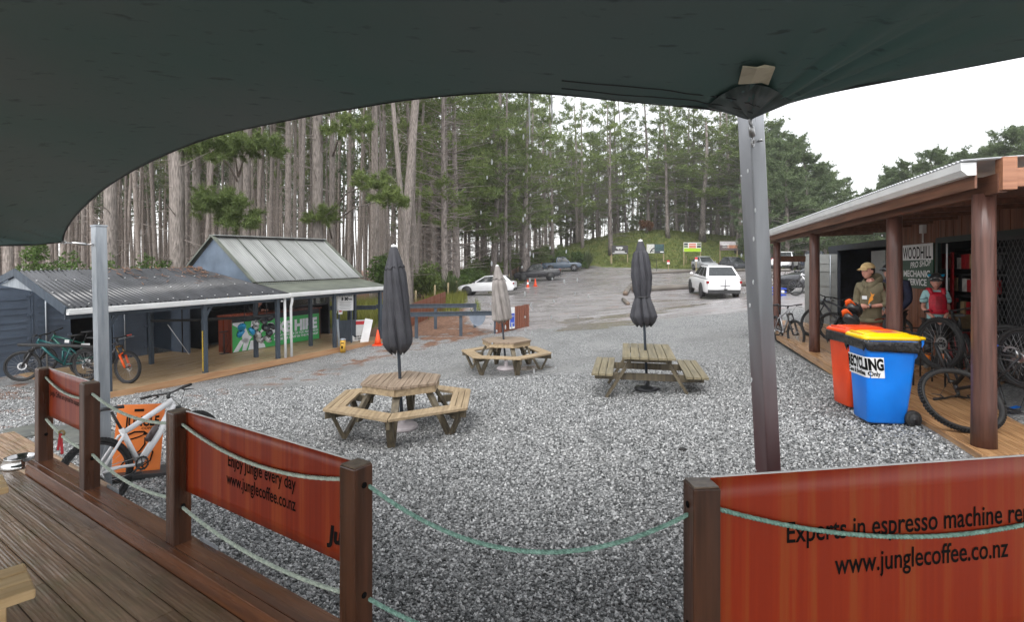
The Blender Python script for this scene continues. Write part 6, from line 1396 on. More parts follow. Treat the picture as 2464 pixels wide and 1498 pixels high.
# ---------------------------------------------------------------- cones, log kerbs, billboards, small markers
M_cone = pm('cone_orange', S(236, 84, 36), S(220, 70, 26), rough=.5)
for px, py, d_, lab, band in ((1270, 683, 52, 'orange traffic cone with a white band left of the pair', 1), (1288, 680.5, 54, 'plain orange red traffic cone right of the pair', 0), (909, 815, 18.3, 'orange traffic cone at the right end of the shed', 0)):
    t = thing('traffic_cone', lab, 'cone', onG(px, py, d_), group='traffic cones'); s = 1.05 if d_ > 30 else .7
    m = MB(); m.lathe([(.17 * s, .04), (.13 * s, .2), (.03 * s, .75 * s), (.02 * s, .76 * s)], 16); part(m, 'cone', M_cone, t); m = MB(); m.box((0, 0, .02), (.45 * s, .45 * s, .04)); part(m, 'foot', M_cone if not band else M_white, t)
    if band: m = MB(); m.lathe([(.118 * s, .33 * s), (.075 * s, .54 * s)], 16, capb=False, capt=False); part(m, 'band', M_wink, t)
M_log = wood('grey_log', S(116, 110, 102), S(86, 80, 74), axis=0, rough=.6, scale=5)
def log(label, a, b, r):
    a, b = Vector(a), Vector(b); d = b - a; L_ = d.length; t = thing('log_kerb', label, 'log', a, (0, -math.asin(d.z / L_), math.atan2(d.y, d.x)), 'log kerbs in the car park'); m = MB()
    m.tube([(0, 0, r * .8), (L_ * .3, .01, r * .82), (L_ * .7, -.01, r * .8), (L_, 0, r * .8)], [r, r * 1.03, r * .98, r * .95], 14); part(m, 'log_body', M_log, t); m = MB(); m.lathe([(r * .9, 0), (r * .9, .006)], 14, Matrix.Translation((-.007, 0, r * .8)) @ Matrix.Rotation(R(90), 4, 'Y')); part(m, 'cut_end', M_endgrain, t)
log('long grey log kerb left of the white wagon', onG(1522, 702, 35), onG(1668, 693, 35.8), .2); log('grey log kerb running behind the sail post and bicycles', onG(1778, 690, 36), onG(1960, 680, 34), .2)
log('short thick log lying at an angle beside the long log', onG(1505, 703, 33), onG(1520, 682, 43), .17); log('small loose log stump nearest on the car park', onG(1511, 723, 27), onG(1499, 709, 30), .1)
log('long dark log kerb in front of the silver wagon', onG(1560, 658, 62), onG(1662, 654, 63), .17); log('far log kerb in front of the dark grey wagon', onG(1735, 651, 61), onG(1900, 650, 52), .17)
log('pale log edging the gravel at the far end of the shop deck', SP(.1, 14.9, -.1), SP(4.4, 15.3, -.1), .12)
def billboard(label, px, py0, py1, px1, d, mat, extras, foot=629):
    c = P((px + px1) / 2, py1, d); w = (px1 - px) * d / F; h = (py1 - py0) * d / F; t = thing('billboard', label, 'billboard', (c.x, c.y, c.z), (0, 0, 0), 'billboards on the mossy bank')
    m = MB(); m.box((0, 0, h / 2), (w, .05, h)); part(m, 'panel', mat, t)
    for s in (-1, 1):
        zb = gz(c.x + s * w * .48, d) - c.z; m = MB(); m.box((s * w * .48, .06, (h + zb) / 2), (.14, .06, h - zb + .1)); part(m, 'post', M_post, t)
    extras(t, w, h); return t
def bx(t, x, z, w, h, mat, nm='print'): m = MB(); m.box((x, -.029, z), (w, .006, h)); return part(m, nm, mat, t)
def e1(t, w, h):
    text('HANDFELL', t, M_wink, (0, -.03, h * .66), (1, 0, 0), (0, 0, 1), h * .17, w * .42, bold=.05, centre=True)
    m = MB()
    for s in (-1, 1): m.beam((s * .25, -.034, h * .37), (-s * .22, -.034, h * .6), .01, .05, up=(0, 1, 0)); m.box((-s * .2, -.034, h * .57), (.18, .01, .12), Euler((0, s * .8, 0)))
    part(m, 'crossed_axes', M_wink, t)
    bx(t, 0, h * .28, w * .6, h * .09, M_wink); bx(t, 0, h * .1, w * .84, h * .05, M_wink)
def e2(t, w, h):
    M_a = pm('billboard_pale', S(206, 206, 200), S(170, 170, 164), rough=.5); M_b = pm('billboard_teal', S(60, 92, 92), S(40, 60, 62), scale=4, rough=.5)
    bx(t, -w * .28, h * .5, w * .44, h * .98, M_a); bx(t, w * .22, h * .62, w * .5, h * .7, M_b); bx(t, w * .37, h * .15, w * .2, h * .1, M_wink)
    m = MB(); m.tube([(-w * .3, -.033, h * .1), (-w * .2, -.033, h * .45), (-w * .05, -.033, h * .6)], .08, 5); m.tube([(-w * .28, -.033, h * .3), (-w * .1, -.033, h * .2)], .05, 5); part(m, 'print_shape', M_trim, t)
M_b3 = pm("leafy_print", S(120, 140, 90), S(80, 96, 70), scale=5, rough=.5); M_or3 = pm("orange_print", S(214, 110, 72), rough=.5)
def e3(t, w, h):
    M_l = pm('lime_print', S(176, 214, 40), rough=.5); bx(t, 0, h * .19, w * .97, h * .36, M_l)
    for x, z, mt in ((-.37, .82, M_trim), (-.37, .55, M_b3), (0, .82, M_or3), (0, .62, M_or3), (0, .46, M_or3), (.37, .82, M_b3), (.37, .55, M_trim)): bx(t, x * w, z * h, w * (.22 if x else .4), h * (.22 if x else .12), mt)
M_b3 = pm('leafy_print', S(120, 140, 90), S(80, 96, 70), scale=5, rough=.5); M_or3 = pm('orange_print', S(214, 110, 72), rough=.5)
def e4(t, w, h):
    bx(t, 0, h * .78, w * .98, h * .4, pm('pale_sky_print', S(206, 202, 204), S(190, 184, 186), rough=.5)); bx(t, w * .2, h * .42, w * .56, h * .36, pm('peach_print', S(206, 146, 112), S(160, 110, 92), scale=2, rough=.5)); text('NATIVE', t, M_wink, (-.35 * w, -.034, h * .5), (1, 0, 0), (0, 0, 1), h * .22, w * .36, bold=.04); text('DESIGNS', t, M_wink, (-.35 * w, -.034, h * .3), (1, 0, 0), (0, 0, 1), h * .1, w * .36)
billboard('black HANDFELL billboard with crossed axes on the mossy bank', 1471, 591, 612, 1511, 75.6, M_pblk, e1); billboard('pale and teal billboard half behind the tied umbrella', 1556, 588, 610, 1598, 75.2, pm('billboard_slate', S(70, 78, 84), S(50, 56, 60), rough=.5), e2); billboard('white billboard with lime green lower band and photo tiles', 1645, 584, 606, 1687, 74, M_white, e3); billboard('sunset coloured billboard at the right end of the bank', 1732, 581, 603, 1775, 72, pm('billboard_mauve', S(120, 104, 104), S(90, 80, 82), scale=2, rough=.5), e4)
for px, py, d_, h, lab, red in ((1608, 656, 64, 1.5, 'small red and white sign on a pale stake by the log kerb', 1), (1675, 657, 61, 1.75, 'red topped sign on a stake in front of the silver wagon', 1), (1580, 657, 63, 1.5, 'thin black stake beside the tied umbrella top', 0)):
    t = thing('stake_sign' if red else 'stake', lab, 'sign' if red else 'stake', onG(px, py, d_)); m = MB(); m.box((0, 0, h / 2), (.08 if red else .04, .04, h)); part(m, 'shaft', M_post if red else M_trim, t)
    if red: m = MB(); m.box((0, -.03, h - .12), (.3, .02, .24)); part(m, 'red_panel', M_redp, t); m = MB(); m.box((0, -.03, h - .36), (.3, .02, .22)); part(m, 'white_panel', M_wink, t)
for px, d_, lab in ((1469, 76, 'pale marker stake under the black billboard'), (1651, 75, 'pale marker stake left of the silver wagon')):
    t = thing('marker_stake', lab, 'stake', onG(px, 640, d_)); m = MB(); m.box((0, 0, .5), (.1, .1, 1.2)); part(m, 'shaft', M_post, t)
# ---------------------------------------------------------------- people
def skinned(name, chains, mat, par, sub=2):
    """chains: list of [(point, radius), ...]; chains that start on a shared point are joined there. One continuous surface."""
    pts, rad, edges, key = [], [], [], {}
    def vid(p, r):
        k = tuple(round(c, 4) for c in p)
        if k not in key: key[k] = len(pts); pts.append(p); rad.append(r)
        return key[k]
    for ch in chains:
        ids = [vid(*c) for c in ch]; edges += list(zip(ids[:-1], ids[1:]))
    me = bpy.data.meshes.new(name); me.from_pydata([tuple(p) for p in pts], edges, []); me.materials.append(mat)
    o = bpy.data.objects.new(name, me); COL.objects.link(o); o.modifiers.new('skin', 'SKIN')
    ly = me.skin_vertices[0].data if me.skin_vertices else None
    if ly is None:
        bm = bmesh.new(); bm.from_mesh(me); bm.verts.layers.skin.verify(); bm.to_mesh(me); bm.free(); ly = me.skin_vertices[0].data
    for i, r in enumerate(rad): ly[i].radius = (r, r) if not hasattr(r, '__len__') else r
    for i in range(len(pts)): ly[i].use_root = (i == 0)
    s = o.modifiers.new('sub', 'SUBSURF'); s.levels = sub; s.render_levels = sub
    dg = bpy.context.evaluated_depsgraph_get(); nm = bpy.data.meshes.new_from_object(o.evaluated_get(dg)); bpy.data.objects.remove(o); bpy.data.meshes.remove(me)
    nm.name = name; nm.polygons.foreach_set('use_smooth', [True] * len(nm.polygons)); nm.materials.clear(); nm.materials.append(mat)
    ob = bpy.data.objects.new(name, nm); COL.objects.link(ob); ob.parent = par; return ob
def join_into(o, mbs):
    """add more surface to a body mesh (head, ears, fingers) so that it stays one mesh"""
    bm = bmesh.new(); bm.from_mesh(o.data)
    for mb in mbs:
        vs = [bm.verts.new(p) for p in mb.v]
        for f in mb.f:
            try: fc = bm.faces.new([vs[i] for i in f]); fc.smooth = True
            except ValueError: pass
    bm.to_mesh(o.data); bm.free(); o.data.update()
V = Vector
def head_mb(c, face, s=1.0):
    """face: unit direction the nose points to (horizontal-ish)"""
    f = V(face).normalized(); l = Z3.cross(f).normalized(); u = f.cross(l); Mx = Matrix((f, l, u)).transposed(); m = MB()
    def fn(d, q):
        x, y, z = d.x, d.y, d.z
        r = V((x * .098, y * .076, z * .122))
        if z < 0: r.y *= 1 - .34 * (-z) ** 1.5; r.x *= 1 - .10 * (-z); r.x += .022 * (-z)
        if z < -.2 and x < 0: r.x *= 1 - .35 * (-z)
        if x > 0: r.x *= .97
        g = math.exp(-(y / .16) ** 2)
        r.x += .026 * g * math.exp(-((z + .20) / .14) ** 2) * (x > 0)           # nose
        r.x += .007 * g * math.exp(-((z + .62) / .08) ** 2) * (x > 0)           # lips
        r.x += .010 * math.exp(-(y / .3) ** 2) * math.exp(-((z + .92) / .12) ** 2) # chin
        r.x -= .010 * math.exp(-((abs(y) - .38) / .16) ** 2) * math.exp(-((z - .06) / .12) ** 2) * (x > 0)  # sockets
        return Mx @ (r * s)
    m.sph(c, 1, 28, 22, fn)
    for sgn in (-1, 1): m.sph(V(c) + Mx @ (V((-.012, sgn * .076, -.012)) * s), (1, 1, 1), 8, 6, lambda d, q: Mx @ (V((d.x * .02, d.y * .009, d.z * .032)) * s))
    return m, Mx
def face_parts(c, Mx, s, par):
    for sgn, nm in ((-1, 'eye'), (1, 'eye')):
        m = MB(); m.sph(V(c) + Mx @ (V((.081, sgn * .030, .008)) * s), .0105 * s, 10, 6); e = m.build('eye', pm('eye_white', (.7, .68, .66), rough=.3), par); m = MB(); m.sph(V(c) + Mx @ (V((.0905, sgn * .030, .008)) * s), .0055 * s, 8, 5); m.build('iris', M_hair, e)
        m = MB(); p = [V(c) + Mx @ (V((.088 - .006 * abs(t), sgn * (.030 + .017 * t), .030 - .004 * t * t)) * s) for t in (-1, 0, 1)]; m.tube(p, .0035 * s, 5); m.build('eyebrow', M_hair, par)
    m = MB(); p = [V(c) + Mx @ (V((.096 - .012 * t * t, .022 * t, -.074)) * s) for t in (-1, -.5, 0, .5, 1)]; m.tube(p, [.002, .0045, .005, .0045, .002], 6); m.build('mouth', pm('lips', S(176, 104, 96), rough=.5), par)
def hand_mb(w, d, palm, s=1.0, curl=.6, thumb=1):
    """five bent fingers from a wrist point w, fingers along d, palm normal palm"""
    d = V(d).normalized(); n = V(palm).normalized(); sd = d.cross(n).normalized(); n = sd.cross(d); m = MB(); w = V(w)
    m.tube([w, w + d * .03 * s, w + d * .085 * s], [.026 * s, .034 * s, .036 * s], 8)
    for k, (off, L_) in enumerate(((-.027, .062), (-.009, .074), (.009, .07), (.026, .056))):
        b = w + d * .085 * s + sd * off * s; p = [b - d * .02 * s]; a = 0; q = b
        for seg in (.45, .32, .23): q = q + (d * math.cos(a) + n * math.sin(a)) * L_ * s * seg; p += [q]; a += curl
        m.tube([p[0], b] + p[1:], [.0095 * s, .0095 * s, .009 * s, .0082 * s, .0065 * s], 6)
    b = w + d * .03 * s - sd * thumb * .03 * s; q = b - sd * thumb * .028 * s + d * .022 * s + n * .01 * s; r = q + d * .032 * s + n * .012 * s - sd * thumb * .004 * s; m.tube([w + d * .02 * s, b, q, r], [.013 * s, .013 * s, .011 * s, .008 * s], 6); return m
M_olive = pm('olive_hoodie', S(122, 112, 88), S(102, 94, 72), scale=7, rough=.85, bump=.5, bscale=11)
M_rust = pm('rust_trousers', S(156, 66, 44), S(130, 54, 36), scale=6, rough=.8, bump=.2); M_tan = pm('tan_cap', S(206, 178, 130), S(184, 156, 108), scale=12, rough=.8)
M_shoe = pm('dark_shoe', (.03, .03, .032), (.06, .06, .06), rough=.6)
def shoes(par, feet, fdir, mat):
    f = V((fdir[0], fdir[1], 0)).normalized()
    for p in feet:
        m = MB(); p = V(p); sd = V((-f.y, f.x, 0)); rows = []
        for t, w, h in ((-.08, .03, .06), (-.06, .04, .085), (0, .043, .09), (.08, .048, .06), (.15, .045, .042), (.185, .02, .03)):
            rows.append([p + f * t + sd * (w * math.cos(a)) + Z3 * max(0, h * (.5 + .55 * math.sin(a))) for a in [2 * PI * j / 10 for j in range(11)]])
        m.grid(rows, flip=True); k = len(m.v); m.f += [tuple(range(10)), tuple(reversed(range(k - 11, k - 1)))]; m.sm += [False, False]; m.build('shoe', mat, par)
# --- man in a cap and olive hoodie
md = 8.75; mp_ = P(2096, 800, md); mp_.z = shop_o.z
man = thing('person', 'man in tan cap and olive hoodie standing on the shop deck looking left', 'person', mp_, group='people at the shop')
fdir = V((-.9, -.42, 0)).normalized(); sdr = Z3.cross(fdir)      # sdr: his left
def B(f, l, z): return fdir * f + sdr * l + Z3 * z
hd = B(.05, 0, 1.70) + V((-.02, 0, 0)); lsh, rsh = B(0, .165, 1.46), B(.02, -.165, 1.45); lel, rel = B(-.02, .235, 1.17), B(.02, -.225, 1.17); lwr, rwr = B(.22, .08, 1.13), B(.22, -.08, 1.12)
body = skinned('body', [[(B(0, 0, .98), .10), (B(0, 0, 1.2), .095), (B(0, 0, 1.40), .085), (B(.01, 0, 1.52), .058), (B(.03, 0, 1.60), .052)],
    [(B(0, 0, 1.40), .085), (lsh, .042), (lel, .034), (lwr, .028)], [(B(0, 0, 1.40), .085), (rsh, .042), (rel, .034), (rwr, .028)],
    [(B(0, 0, .98), .13), (B(0, .08, .88), .065), (B(.02, .11, .5), .052), (B(-.02, .12, .09), .04)], [(B(0, 0, .98), .13), (B(0, -.08, .88), .065), (B(.02, -.11, .5), .052), (B(-.02, -.12, .09), .04)]], M_skin, man)
hm, HM = head_mb(hd, (-.98, -.16, -.03), 1.0)
join_into(body, [hm, hand_mb(lwr, B(.32, -.95, .12) + V((-.3, 0, 0)), (0, 0, -1), 1.05, .7, 1), hand_mb(rwr, B(.5, .7, -.3), (0, 0, -1), 1.05, .6, -1)])
face_parts(hd, HM, 1.0, man)
skinned('hoodie', [[(B(0, 0, .86), .155), (B(.0, 0, 1.0), .165), (B(.02, 0, 1.2), .15), (B(0, 0, 1.38), .145), (B(-.01, 0, 1.50), .085)],
    [(B(0, 0, 1.38), .145), (lsh + B(0, .01, 0), .08), (B(-.03, .215, 1.30), .068), (lel, .06), (lel.lerp(lwr, .35), .05)], [(B(0, 0, 1.38), .145), (rsh - B(0, .01, 0), .08), (B(-.0, -.21, 1.30), .068), (rel, .06), (rel.lerp(rwr, .5), .05)]], M_olive, man)
m = MB(); rows = []
for j in range(7):
    t = j / 6; rows.append([B(-.02 + (.115 + .03 * math.sin(PI * t)) * math.cos(a) - .035 * t * (math.cos(a) < 0), (.105 + .03 * math.sin(PI * t)) * math.sin(a), 1.46 + .13 * t - .07 * math.cos(a) - .01 * math.sin(3 * a)) for a in [2 * PI * i / 24 for i in range(25)]])
part(m.grid(rows), 'hood', M_olive, man, solid=.018)
m = MB(); m.tube([B(.17, .02, .88), B(.19, -.08, .88)], .01, 5)
for s in (-1, 1): m = MB(); m.tube([B(.13, s * .03, 1.47), B(.185, s * .035, 1.36), B(.19, s * .03, 1.24 + .06 * s)], .005, 5); part(m, 'drawstring', M_olive, man)
m = MB(); rows = []
for z in (.93, .965, 1.0): rows.append([B(.158 * math.cos(a), .158 * math.sin(a), z - .06) for a in [2 * PI * i / 28 for i in range(29)]])
part(m.grid(rows), 'hem', M_olive, man, solid=.012)
m = MB()
def onchest(l, z, e=.0): return B(.172 + e - l * l * 1.1, l, z)
m.add([onchest(l, z, .016) for l, z in ((.05, 1.30), (-.03, 1.30), (-.03, 1.245), (.05, 1.245))], [(0, 1, 2, 3)]); part(m, 'white_print', M_wink, man)
m = MB(); m.add([onchest(l, z, .02) for l, z in ((.10, 1.37), (.12, 1.33), (.16, 1.335), (.13, 1.28), (.14, 1.25), (.09, 1.20), (.08, 1.14), (.065, 1.15), (.085, 1.26), (.11, 1.31))], [tuple(range(10))]); part(m, 'orange_print', pm('orange_ink', S(236, 150, 40), rough=.6), man)
skinned('trousers', [[(B(0, 0, .98), .12), (B(0, .08, .86), .092), (B(.02, .115, .5), .082), (B(-.01, .12, .14), .066)], [(B(0, 0, .98), .12), (B(0, -.08, .86), .092), (B(.02, -.115, .5), .082), (B(-.01, -.12, .14), .066)]], M_rust, man)
shoes(man, (B(0, .12, 0), B(0, -.12, 0)), fdir, M_shoe)
cap = MB()
def capfn(d, q):
    z = max(d.z, .0); x = d.x; p = V((d.x * .112, d.y * .094, .02 + z * .098)); return HM @ p
cap.sph(hd + V((0, 0, .022)), 1, 26, 16, capfn)
rows = [[hd + HM @ V((.085 + .095 * t * math.cos(a), .085 * math.sin(a) * (1 - .15 * t), .045 - .03 * t + .012 * math.cos(2 * a) * t)) for a in [-PI / 2 + PI * i / 14 for i in range(15)]] for t in (0, .5, 1)]
co = part(cap, 'cap', M_tan, man); part(MB().grid(rows), 'peak', M_tan, co, solid=.008)
hr = MB(); hr.sph(hd, 1, 22, 14, lambda d, q: HM @ V((min(d.x, .12) * .108 - .004, d.y * .083, d.z * .125 if d.z > -.45 else -.45 * .125 - .002)) if not (d.x > .02 and d.z < .2) else HM @ V((d.x * .06, d.y * .06, d.z * .08))); part(hr, 'hair', M_hair, man)
m = MB(); dw = (lwr - lel).normalized(); c = lwr - dw * .03; m.tube([c - dw * .012, c + dw * .012], .036, 12); wo = part(m, 'watch', M_black, man); m = MB(); up = V((-.1, -.5, .8)).normalized(); m.tube([c + up * .03, c + up * .044], .021, 12); part(m, 'watch_face', M_steel, wo)
# helmets with orange visors hanging before him
for k, (px, py, nm) in enumerate(((2056, 748, 'upper'), (2048, 772, 'lower'))):
    t = thing('helmet', f'black helmet with orange visor hanging before the man, {nm} of the two', 'helmet', P(px, py, 8.3), (R(15), R(-35), R(-165)), 'orange visored helmets'); part(helmet_mesh(1.0), 'shell', H_mats['black'], t); part(helmet_vents(1.0), 'vents', M_gblue, t)
    m = MB(); rows = [[V((.09 + .085 * s, .085 * q * (1 - .4 * s), .05 + .05 * s - .03 * q * q)) for q in (-1, -.5, 0, .5, 1)] for s in (0, .5, 1)]; part(m.grid(rows), 'visor', M_orf, t, solid=.008)
# --- boy in a red chest protector
bd = 9.35; bp_ = P(2251, 800, bd); bp_.z = shop_o.z + .03
boy = thing('person', 'boy in black helmet and red chest protector with hands clasped on the shop deck', 'person', bp_, group='people at the shop')
fdir = V((-.38, -.92, 0)).normalized(); sdr = Z3.cross(fdir); K = 1.0
hd = B(.03, 0, 1.475); lsh, rsh = B(0, .135, 1.28), B(0, -.135, 1.28); lel, rel = B(.0, .185, 1.02), B(.0, -.185, 1.02); lwr, rwr = B(.2, .07, .86), B(.2, -.07, .86)
body = skinned('body', [[(B(0, 0, .82), .085), (B(0, 0, 1.02), .08), (B(0, 0, 1.22), .07), (B(.0, 0, 1.33), .046), (B(.02, 0, 1.40), .044)],
    [(B(0, 0, 1.22), .07), (lsh, .036), (lel, .031), (lwr, .025)], [(B(0, 0, 1.22), .07), (rsh, .036), (rel, .031), (rwr, .025)],
    [(B(0, 0, .82), .11), (B(0, .085, .75), .078), (B(.02, .10, .43), .05), (B(0, .11, .08), .035)], [(B(0, 0, .82), .11), (B(0, -.085, .75), .078), (B(.02, -.10, .43), .05), (B(0, -.11, .08), .035)]], M_skin, boy)
hm, HM = head_mb(hd, (-.62, -.78, -.03), .97)
join_into(body, [hm, hand_mb(lwr, B(.25, -.75, -.7), B(-.2, -.2, -.5), .9, .7, 1), hand_mb(rwr, B(.3, .75, -.7), B(-.2, .2, -.5), .9, .7, -1)])
face_parts(hd, HM, .97, boy)
M_tee = pm('mint_tshirt', S(176, 216, 216), S(158, 200, 202), scale=6, rough=.85, bump=.3)
skinned('tshirt', [[(B(0, 0, .74), .13), (B(0, 0, .88), .132), (B(0, 0, 1.05), .125), (B(0, 0, 1.2), .12), (B(0, 0, 1.30), .07)],
    [(B(0, 0, 1.2), .12), (lsh + B(0, .01, .0), .066), (B(0, .18, 1.10), .066)], [(B(0, 0, 1.2), .12), (rsh - B(0, .01, 0), .066), (B(0, -.18, 1.10), .066)]], M_tee, boy)
m = MB()
for s in (-1, 1):
    for z in (1.19, 1.115): rows = [B(.0 + .068 * math.cos(a), s * (.165 + .066 * math.sin(a) * .9), z - .1 * math.sin(a) * .2) for a in [2 * PI * i / 16 for i in range(16)]]; m.tube(rows, .004, 4, closed=True)
part(m, 'sleeve_stripes', M_ink, boy)
M_cp = pm('red_protector', S(208, 28, 54), S(180, 20, 44), scale=30, rough=.45, bump=.3)
m = MB(); rows = []
for z, w, f in ((1.30, .07, .10), (1.25, .105, .135), (1.15, .125, .155), (1.05, .12, .16), (.97, .115, .155), (.93, .10, .15)): rows.append([B(f - .9 * (l * w * 1.0) ** 2 * 6 * .6, l * w, z) for l in np.linspace(-1, 1, 11)])
cpo = part(m.grid(rows, flip=True), 'chest_protector', M_cp, boy, solid=.025)
for s in (-1, 1): m = MB(); m.tube([B(.12, s * .085, 1.27), B(.06, s * .095, 1.345), B(-.06, s * .09, 1.35), B(-.13, s * .08, 1.25)], [.03, .034, .034, .03], 8); part(m, 'shoulder_strap', M_cp, cpo); m = MB(); m.box(B(.12, s * .105, .985), (.05, .06, .05)); part(m, 'waist_buckle', M_cp, cpo)
m = MB()
for z in np.arange(1.02, 1.24, .022): m.beam(B(.172, -.045, z), B(.172, .045, z), .012, .008)
part(m, 'ribs', pm('dark_red_rib', S(150, 16, 36), rough=.5), cpo)
skinned('shorts', [[(B(0, 0, .82), (.12, .155)), (B(0, .09, .74), .10), (B(.02, .105, .45), .078), (B(.01, .11, .36), .07)], [(B(0, 0, .82), (.12, .155)), (B(0, -.09, .74), .10), (B(.02, -.105, .45), .078), (B(.01, -.11, .36), .07)]], M_black, boy)
m_or = pm('orange_sock', S(240, 132, 44), S(226, 116, 30), rough=.8)
for s in (-1, 1): m = MB(); m.tube([B(0, s * .11, .07), B(.005, s * .11, .17), B(.01, s * .108, .26)], [.042, .048, .054], 10); part(m, 'sock', m_or, boy); m = MB(); m.tube([B(.01, s * .108, .25), B(.02, s * .105, .40)], [.062, .066], 10); part(m, 'shin_guard', M_black, boy)
shoes(boy, (B(0, .11, 0), B(0, -.11, 0)), B(1, -.4, 0), pm('boy_shoe', (.04, .04, .042), (.16, .15, .13), scale=9, rough=.7))
hl = MB(); hl.sph(hd + HM @ V((-.008, 0, .045)), 1, 22, 14, lambda d, q: HM @ V((d.x * .138, d.y * .108, max(d.z, -.25) * .118)) * (.93 + .07 * abs(math.sin(d.y * 8)))); ho = part(hl, 'helmet', H_mats['black'], boy)
m = MB(); rows = [[hd + HM @ V((.09 + .11 * t, .095 * q * (1 - .3 * t), .075 + .012 * t - .03 * q * q)) for q in np.linspace(-1, 1, 7)] for t in (0, .5, 1)]; part(m.grid(rows), 'visor', pm('white_visor', (.6, .6, .6), (.1, .1, .1), scale=14, rough=.4, lo=.45, hi=.55), ho, solid=.008)
m = MB(); [m.box(hd + HM @ V((.02, s * .085, .115)), (.05, .03, .04)) for s in (-1, 1)]; part(m, 'decal', pm('cyan_decal', S(40, 160, 200), rough=.4), ho)
m = MB()
for s in (-1, 1): m.tube([hd + HM @ V((-.01, s * .085, .03)), hd + HM @ V((.0, s * .07, -.06)), hd + HM @ V((.02, s * .01, -.135))], .006, 5)
part(m, 'chin_strap', M_black, ho)
# --- rider in navy behind the second post
rd = 9.9; rp_ = P(2149, 800, rd); rp_.z = shop_o.z
rid = thing('person', 'rider in navy top and dark helmet mostly hidden behind the second verandah post', 'person', rp_, group='people at the shop')
fdir = V((-.8, -.6, 0)).normalized(); sdr = Z3.cross(fdir)
hd = B(.19, 0, 1.67); lsh, rsh = B(0, .21, 1.46), B(0, -.2, 1.46); lel, rel = B(.02, .25, 1.16), B(0, -.24, 1.16); lwr, rwr = B(.2, .16, .98), B(.2, -.14, .98)
body = skinned('body', [[(B(0, 0, .98), .1), (B(0, 0, 1.2), .1), (B(0, 0, 1.40), .09), (B(.06, 0, 1.52), .06), (B(.14, 0, 1.58), .052)], [(B(0, 0, 1.40), .09), (lsh, .05), (lel, .036), (lwr, .028)], [(B(0, 0, 1.40), .09), (rsh, .05), (rel, .036), (rwr, .028)],
    [(B(0, 0, .98), .13), (B(0, .08, .88), .065), (B(.02, .11, .5), .052), (B(-.02, .12, .09), .04)], [(B(0, 0, .98), .13), (B(0, -.08, .88), .065), (B(.02, -.11, .5), .052), (B(-.02, -.12, .09), .04)]], M_skin, rid)
hm, HM = head_mb(hd, (-.9, -.42, -.05), 1.0); join_into(body, [hm, hand_mb(lwr, B(.6, -.4, -.4), (0, 0, -1)), hand_mb(rwr, B(.6, .4, -.4), (0, 0, -1), thumb=-1)]); face_parts(hd, HM, 1.0, rid)
M_navy = pm('navy_top', S(40, 44, 70), S(30, 32, 54), scale=8, rough=.8, bump=.3)
skinned('jacket', [[(B(0, 0, .92), (.15, .19)), (B(0, 0, 1.2), (.15, .19)), (B(0, 0, 1.40), (.145, .19)), (B(.01, 0, 1.53), .075)], [(B(0, 0, 1.40), (.145, .19)), (lsh, .085), (lel, .066), (lwr, .042)], [(B(0, 0, 1.40), (.145, .19)), (rsh, .085), (rel, .066), (rwr, .042)]], M_navy, rid)
skinned('trousers', [[(B(0, 0, .98), (.13, .16)), (B(0, .1, .88), .11), (B(.02, .115, .5), .08), (B(-.01, .12, .12), .06)], [(B(0, 0, .98), (.13, .16)), (B(0, -.1, .88), .11), (B(.02, -.115, .5), .08), (B(-.01, -.12, .12), .06)]], M_black, rid)
shoes(rid, (B(0, .12, 0), B(0, -.12, 0)), fdir, M_shoe)
m = MB()
for s in (-1, 1): m.tube([B(.15, s * .1, 1.2), B(.14, s * .1, 1.42), B(0, s * .1, 1.53), B(-.15, s * .1, 1.4)], .025, 6)
part(m, 'pack_straps', pm('maroon_strap', S(110, 30, 46), rough=.8), rid)
hl = MB(); hl.sph(hd + HM @ V((-.008, 0, .045)), 1, 20, 12, lambda d, q: HM @ V((d.x * .14, d.y * .11, max(d.z, -.2) * .12)) * (.92 + .08 * abs(math.sin(d.y * 8)))); ho = part(hl, 'helmet', H_mats['black'], rid); m = MB(); rows = [[hd + HM @ V((.09 + .1 * t, .09 * q * (1 - .3 * t), .07 + .01 * t - .03 * q * q)) for q in np.linspace(-1, 1, 7)] for t in (0, 1)]; part(m.grid(rows), 'visor', M_galv, ho, solid=.008)
# --- attendant behind the hire counter
ap = SH(5.7, 3.05, 0); att_ = thing('person', 'attendant in black leaning over the hire counter with head bowed', 'person', ap)
fdir = (SH(5.7, 2, 0) - SH(5.7, 3, 0)).normalized(); fdir.z = 0; fdir = (fdir + V((.5, 0, 0))).normalized(); sdr = Z3.cross(fdir)
hd = B(.28, 0, 1.40); lsh, rsh = B(.1, .2, 1.24), B(.1, -.2, 1.24); lel, rel = B(.22, .3, 1.14), B(.22, -.3, 1.14); lwr, rwr = B(.45, .12, 1.15), B(.45, -.1, 1.15)
body = skinned('body', [[(B(-.1, 0, .9), .13), (B(0, 0, 1.05), .13), (B(.1, 0, 1.18), .125), (B(.2, 0, 1.28), .06), (B(.25, 0, 1.34), .055)], [(B(.1, 0, 1.18), .125), (lsh, .06), (lel, .045), (lwr, .03)], [(B(.1, 0, 1.18), .125), (rsh, .06), (rel, .045), (rwr, .03)],
    [(B(-.1, 0, .9), .13), (B(-.1, .1, .8), .09), (B(-.05, .11, .45), .058), (B(-.1, .12, .05), .04)], [(B(-.1, 0, .9), .13), (B(-.1, -.1, .8), .09), (B(-.05, -.11, .45), .058), (B(-.1, -.12, .05), .04)]], M_skin, att_)
hm, HM = head_mb(hd, fdir + V((0, 0, -.5)), 1.0); join_into(body, [hm, hand_mb(lwr, B(.8, -.5, 0), (0, 0, -1)), hand_mb(rwr, B(.8, .5, 0), (0, 0, -1), thumb=-1)]); face_parts(hd, HM, 1.0, att_)
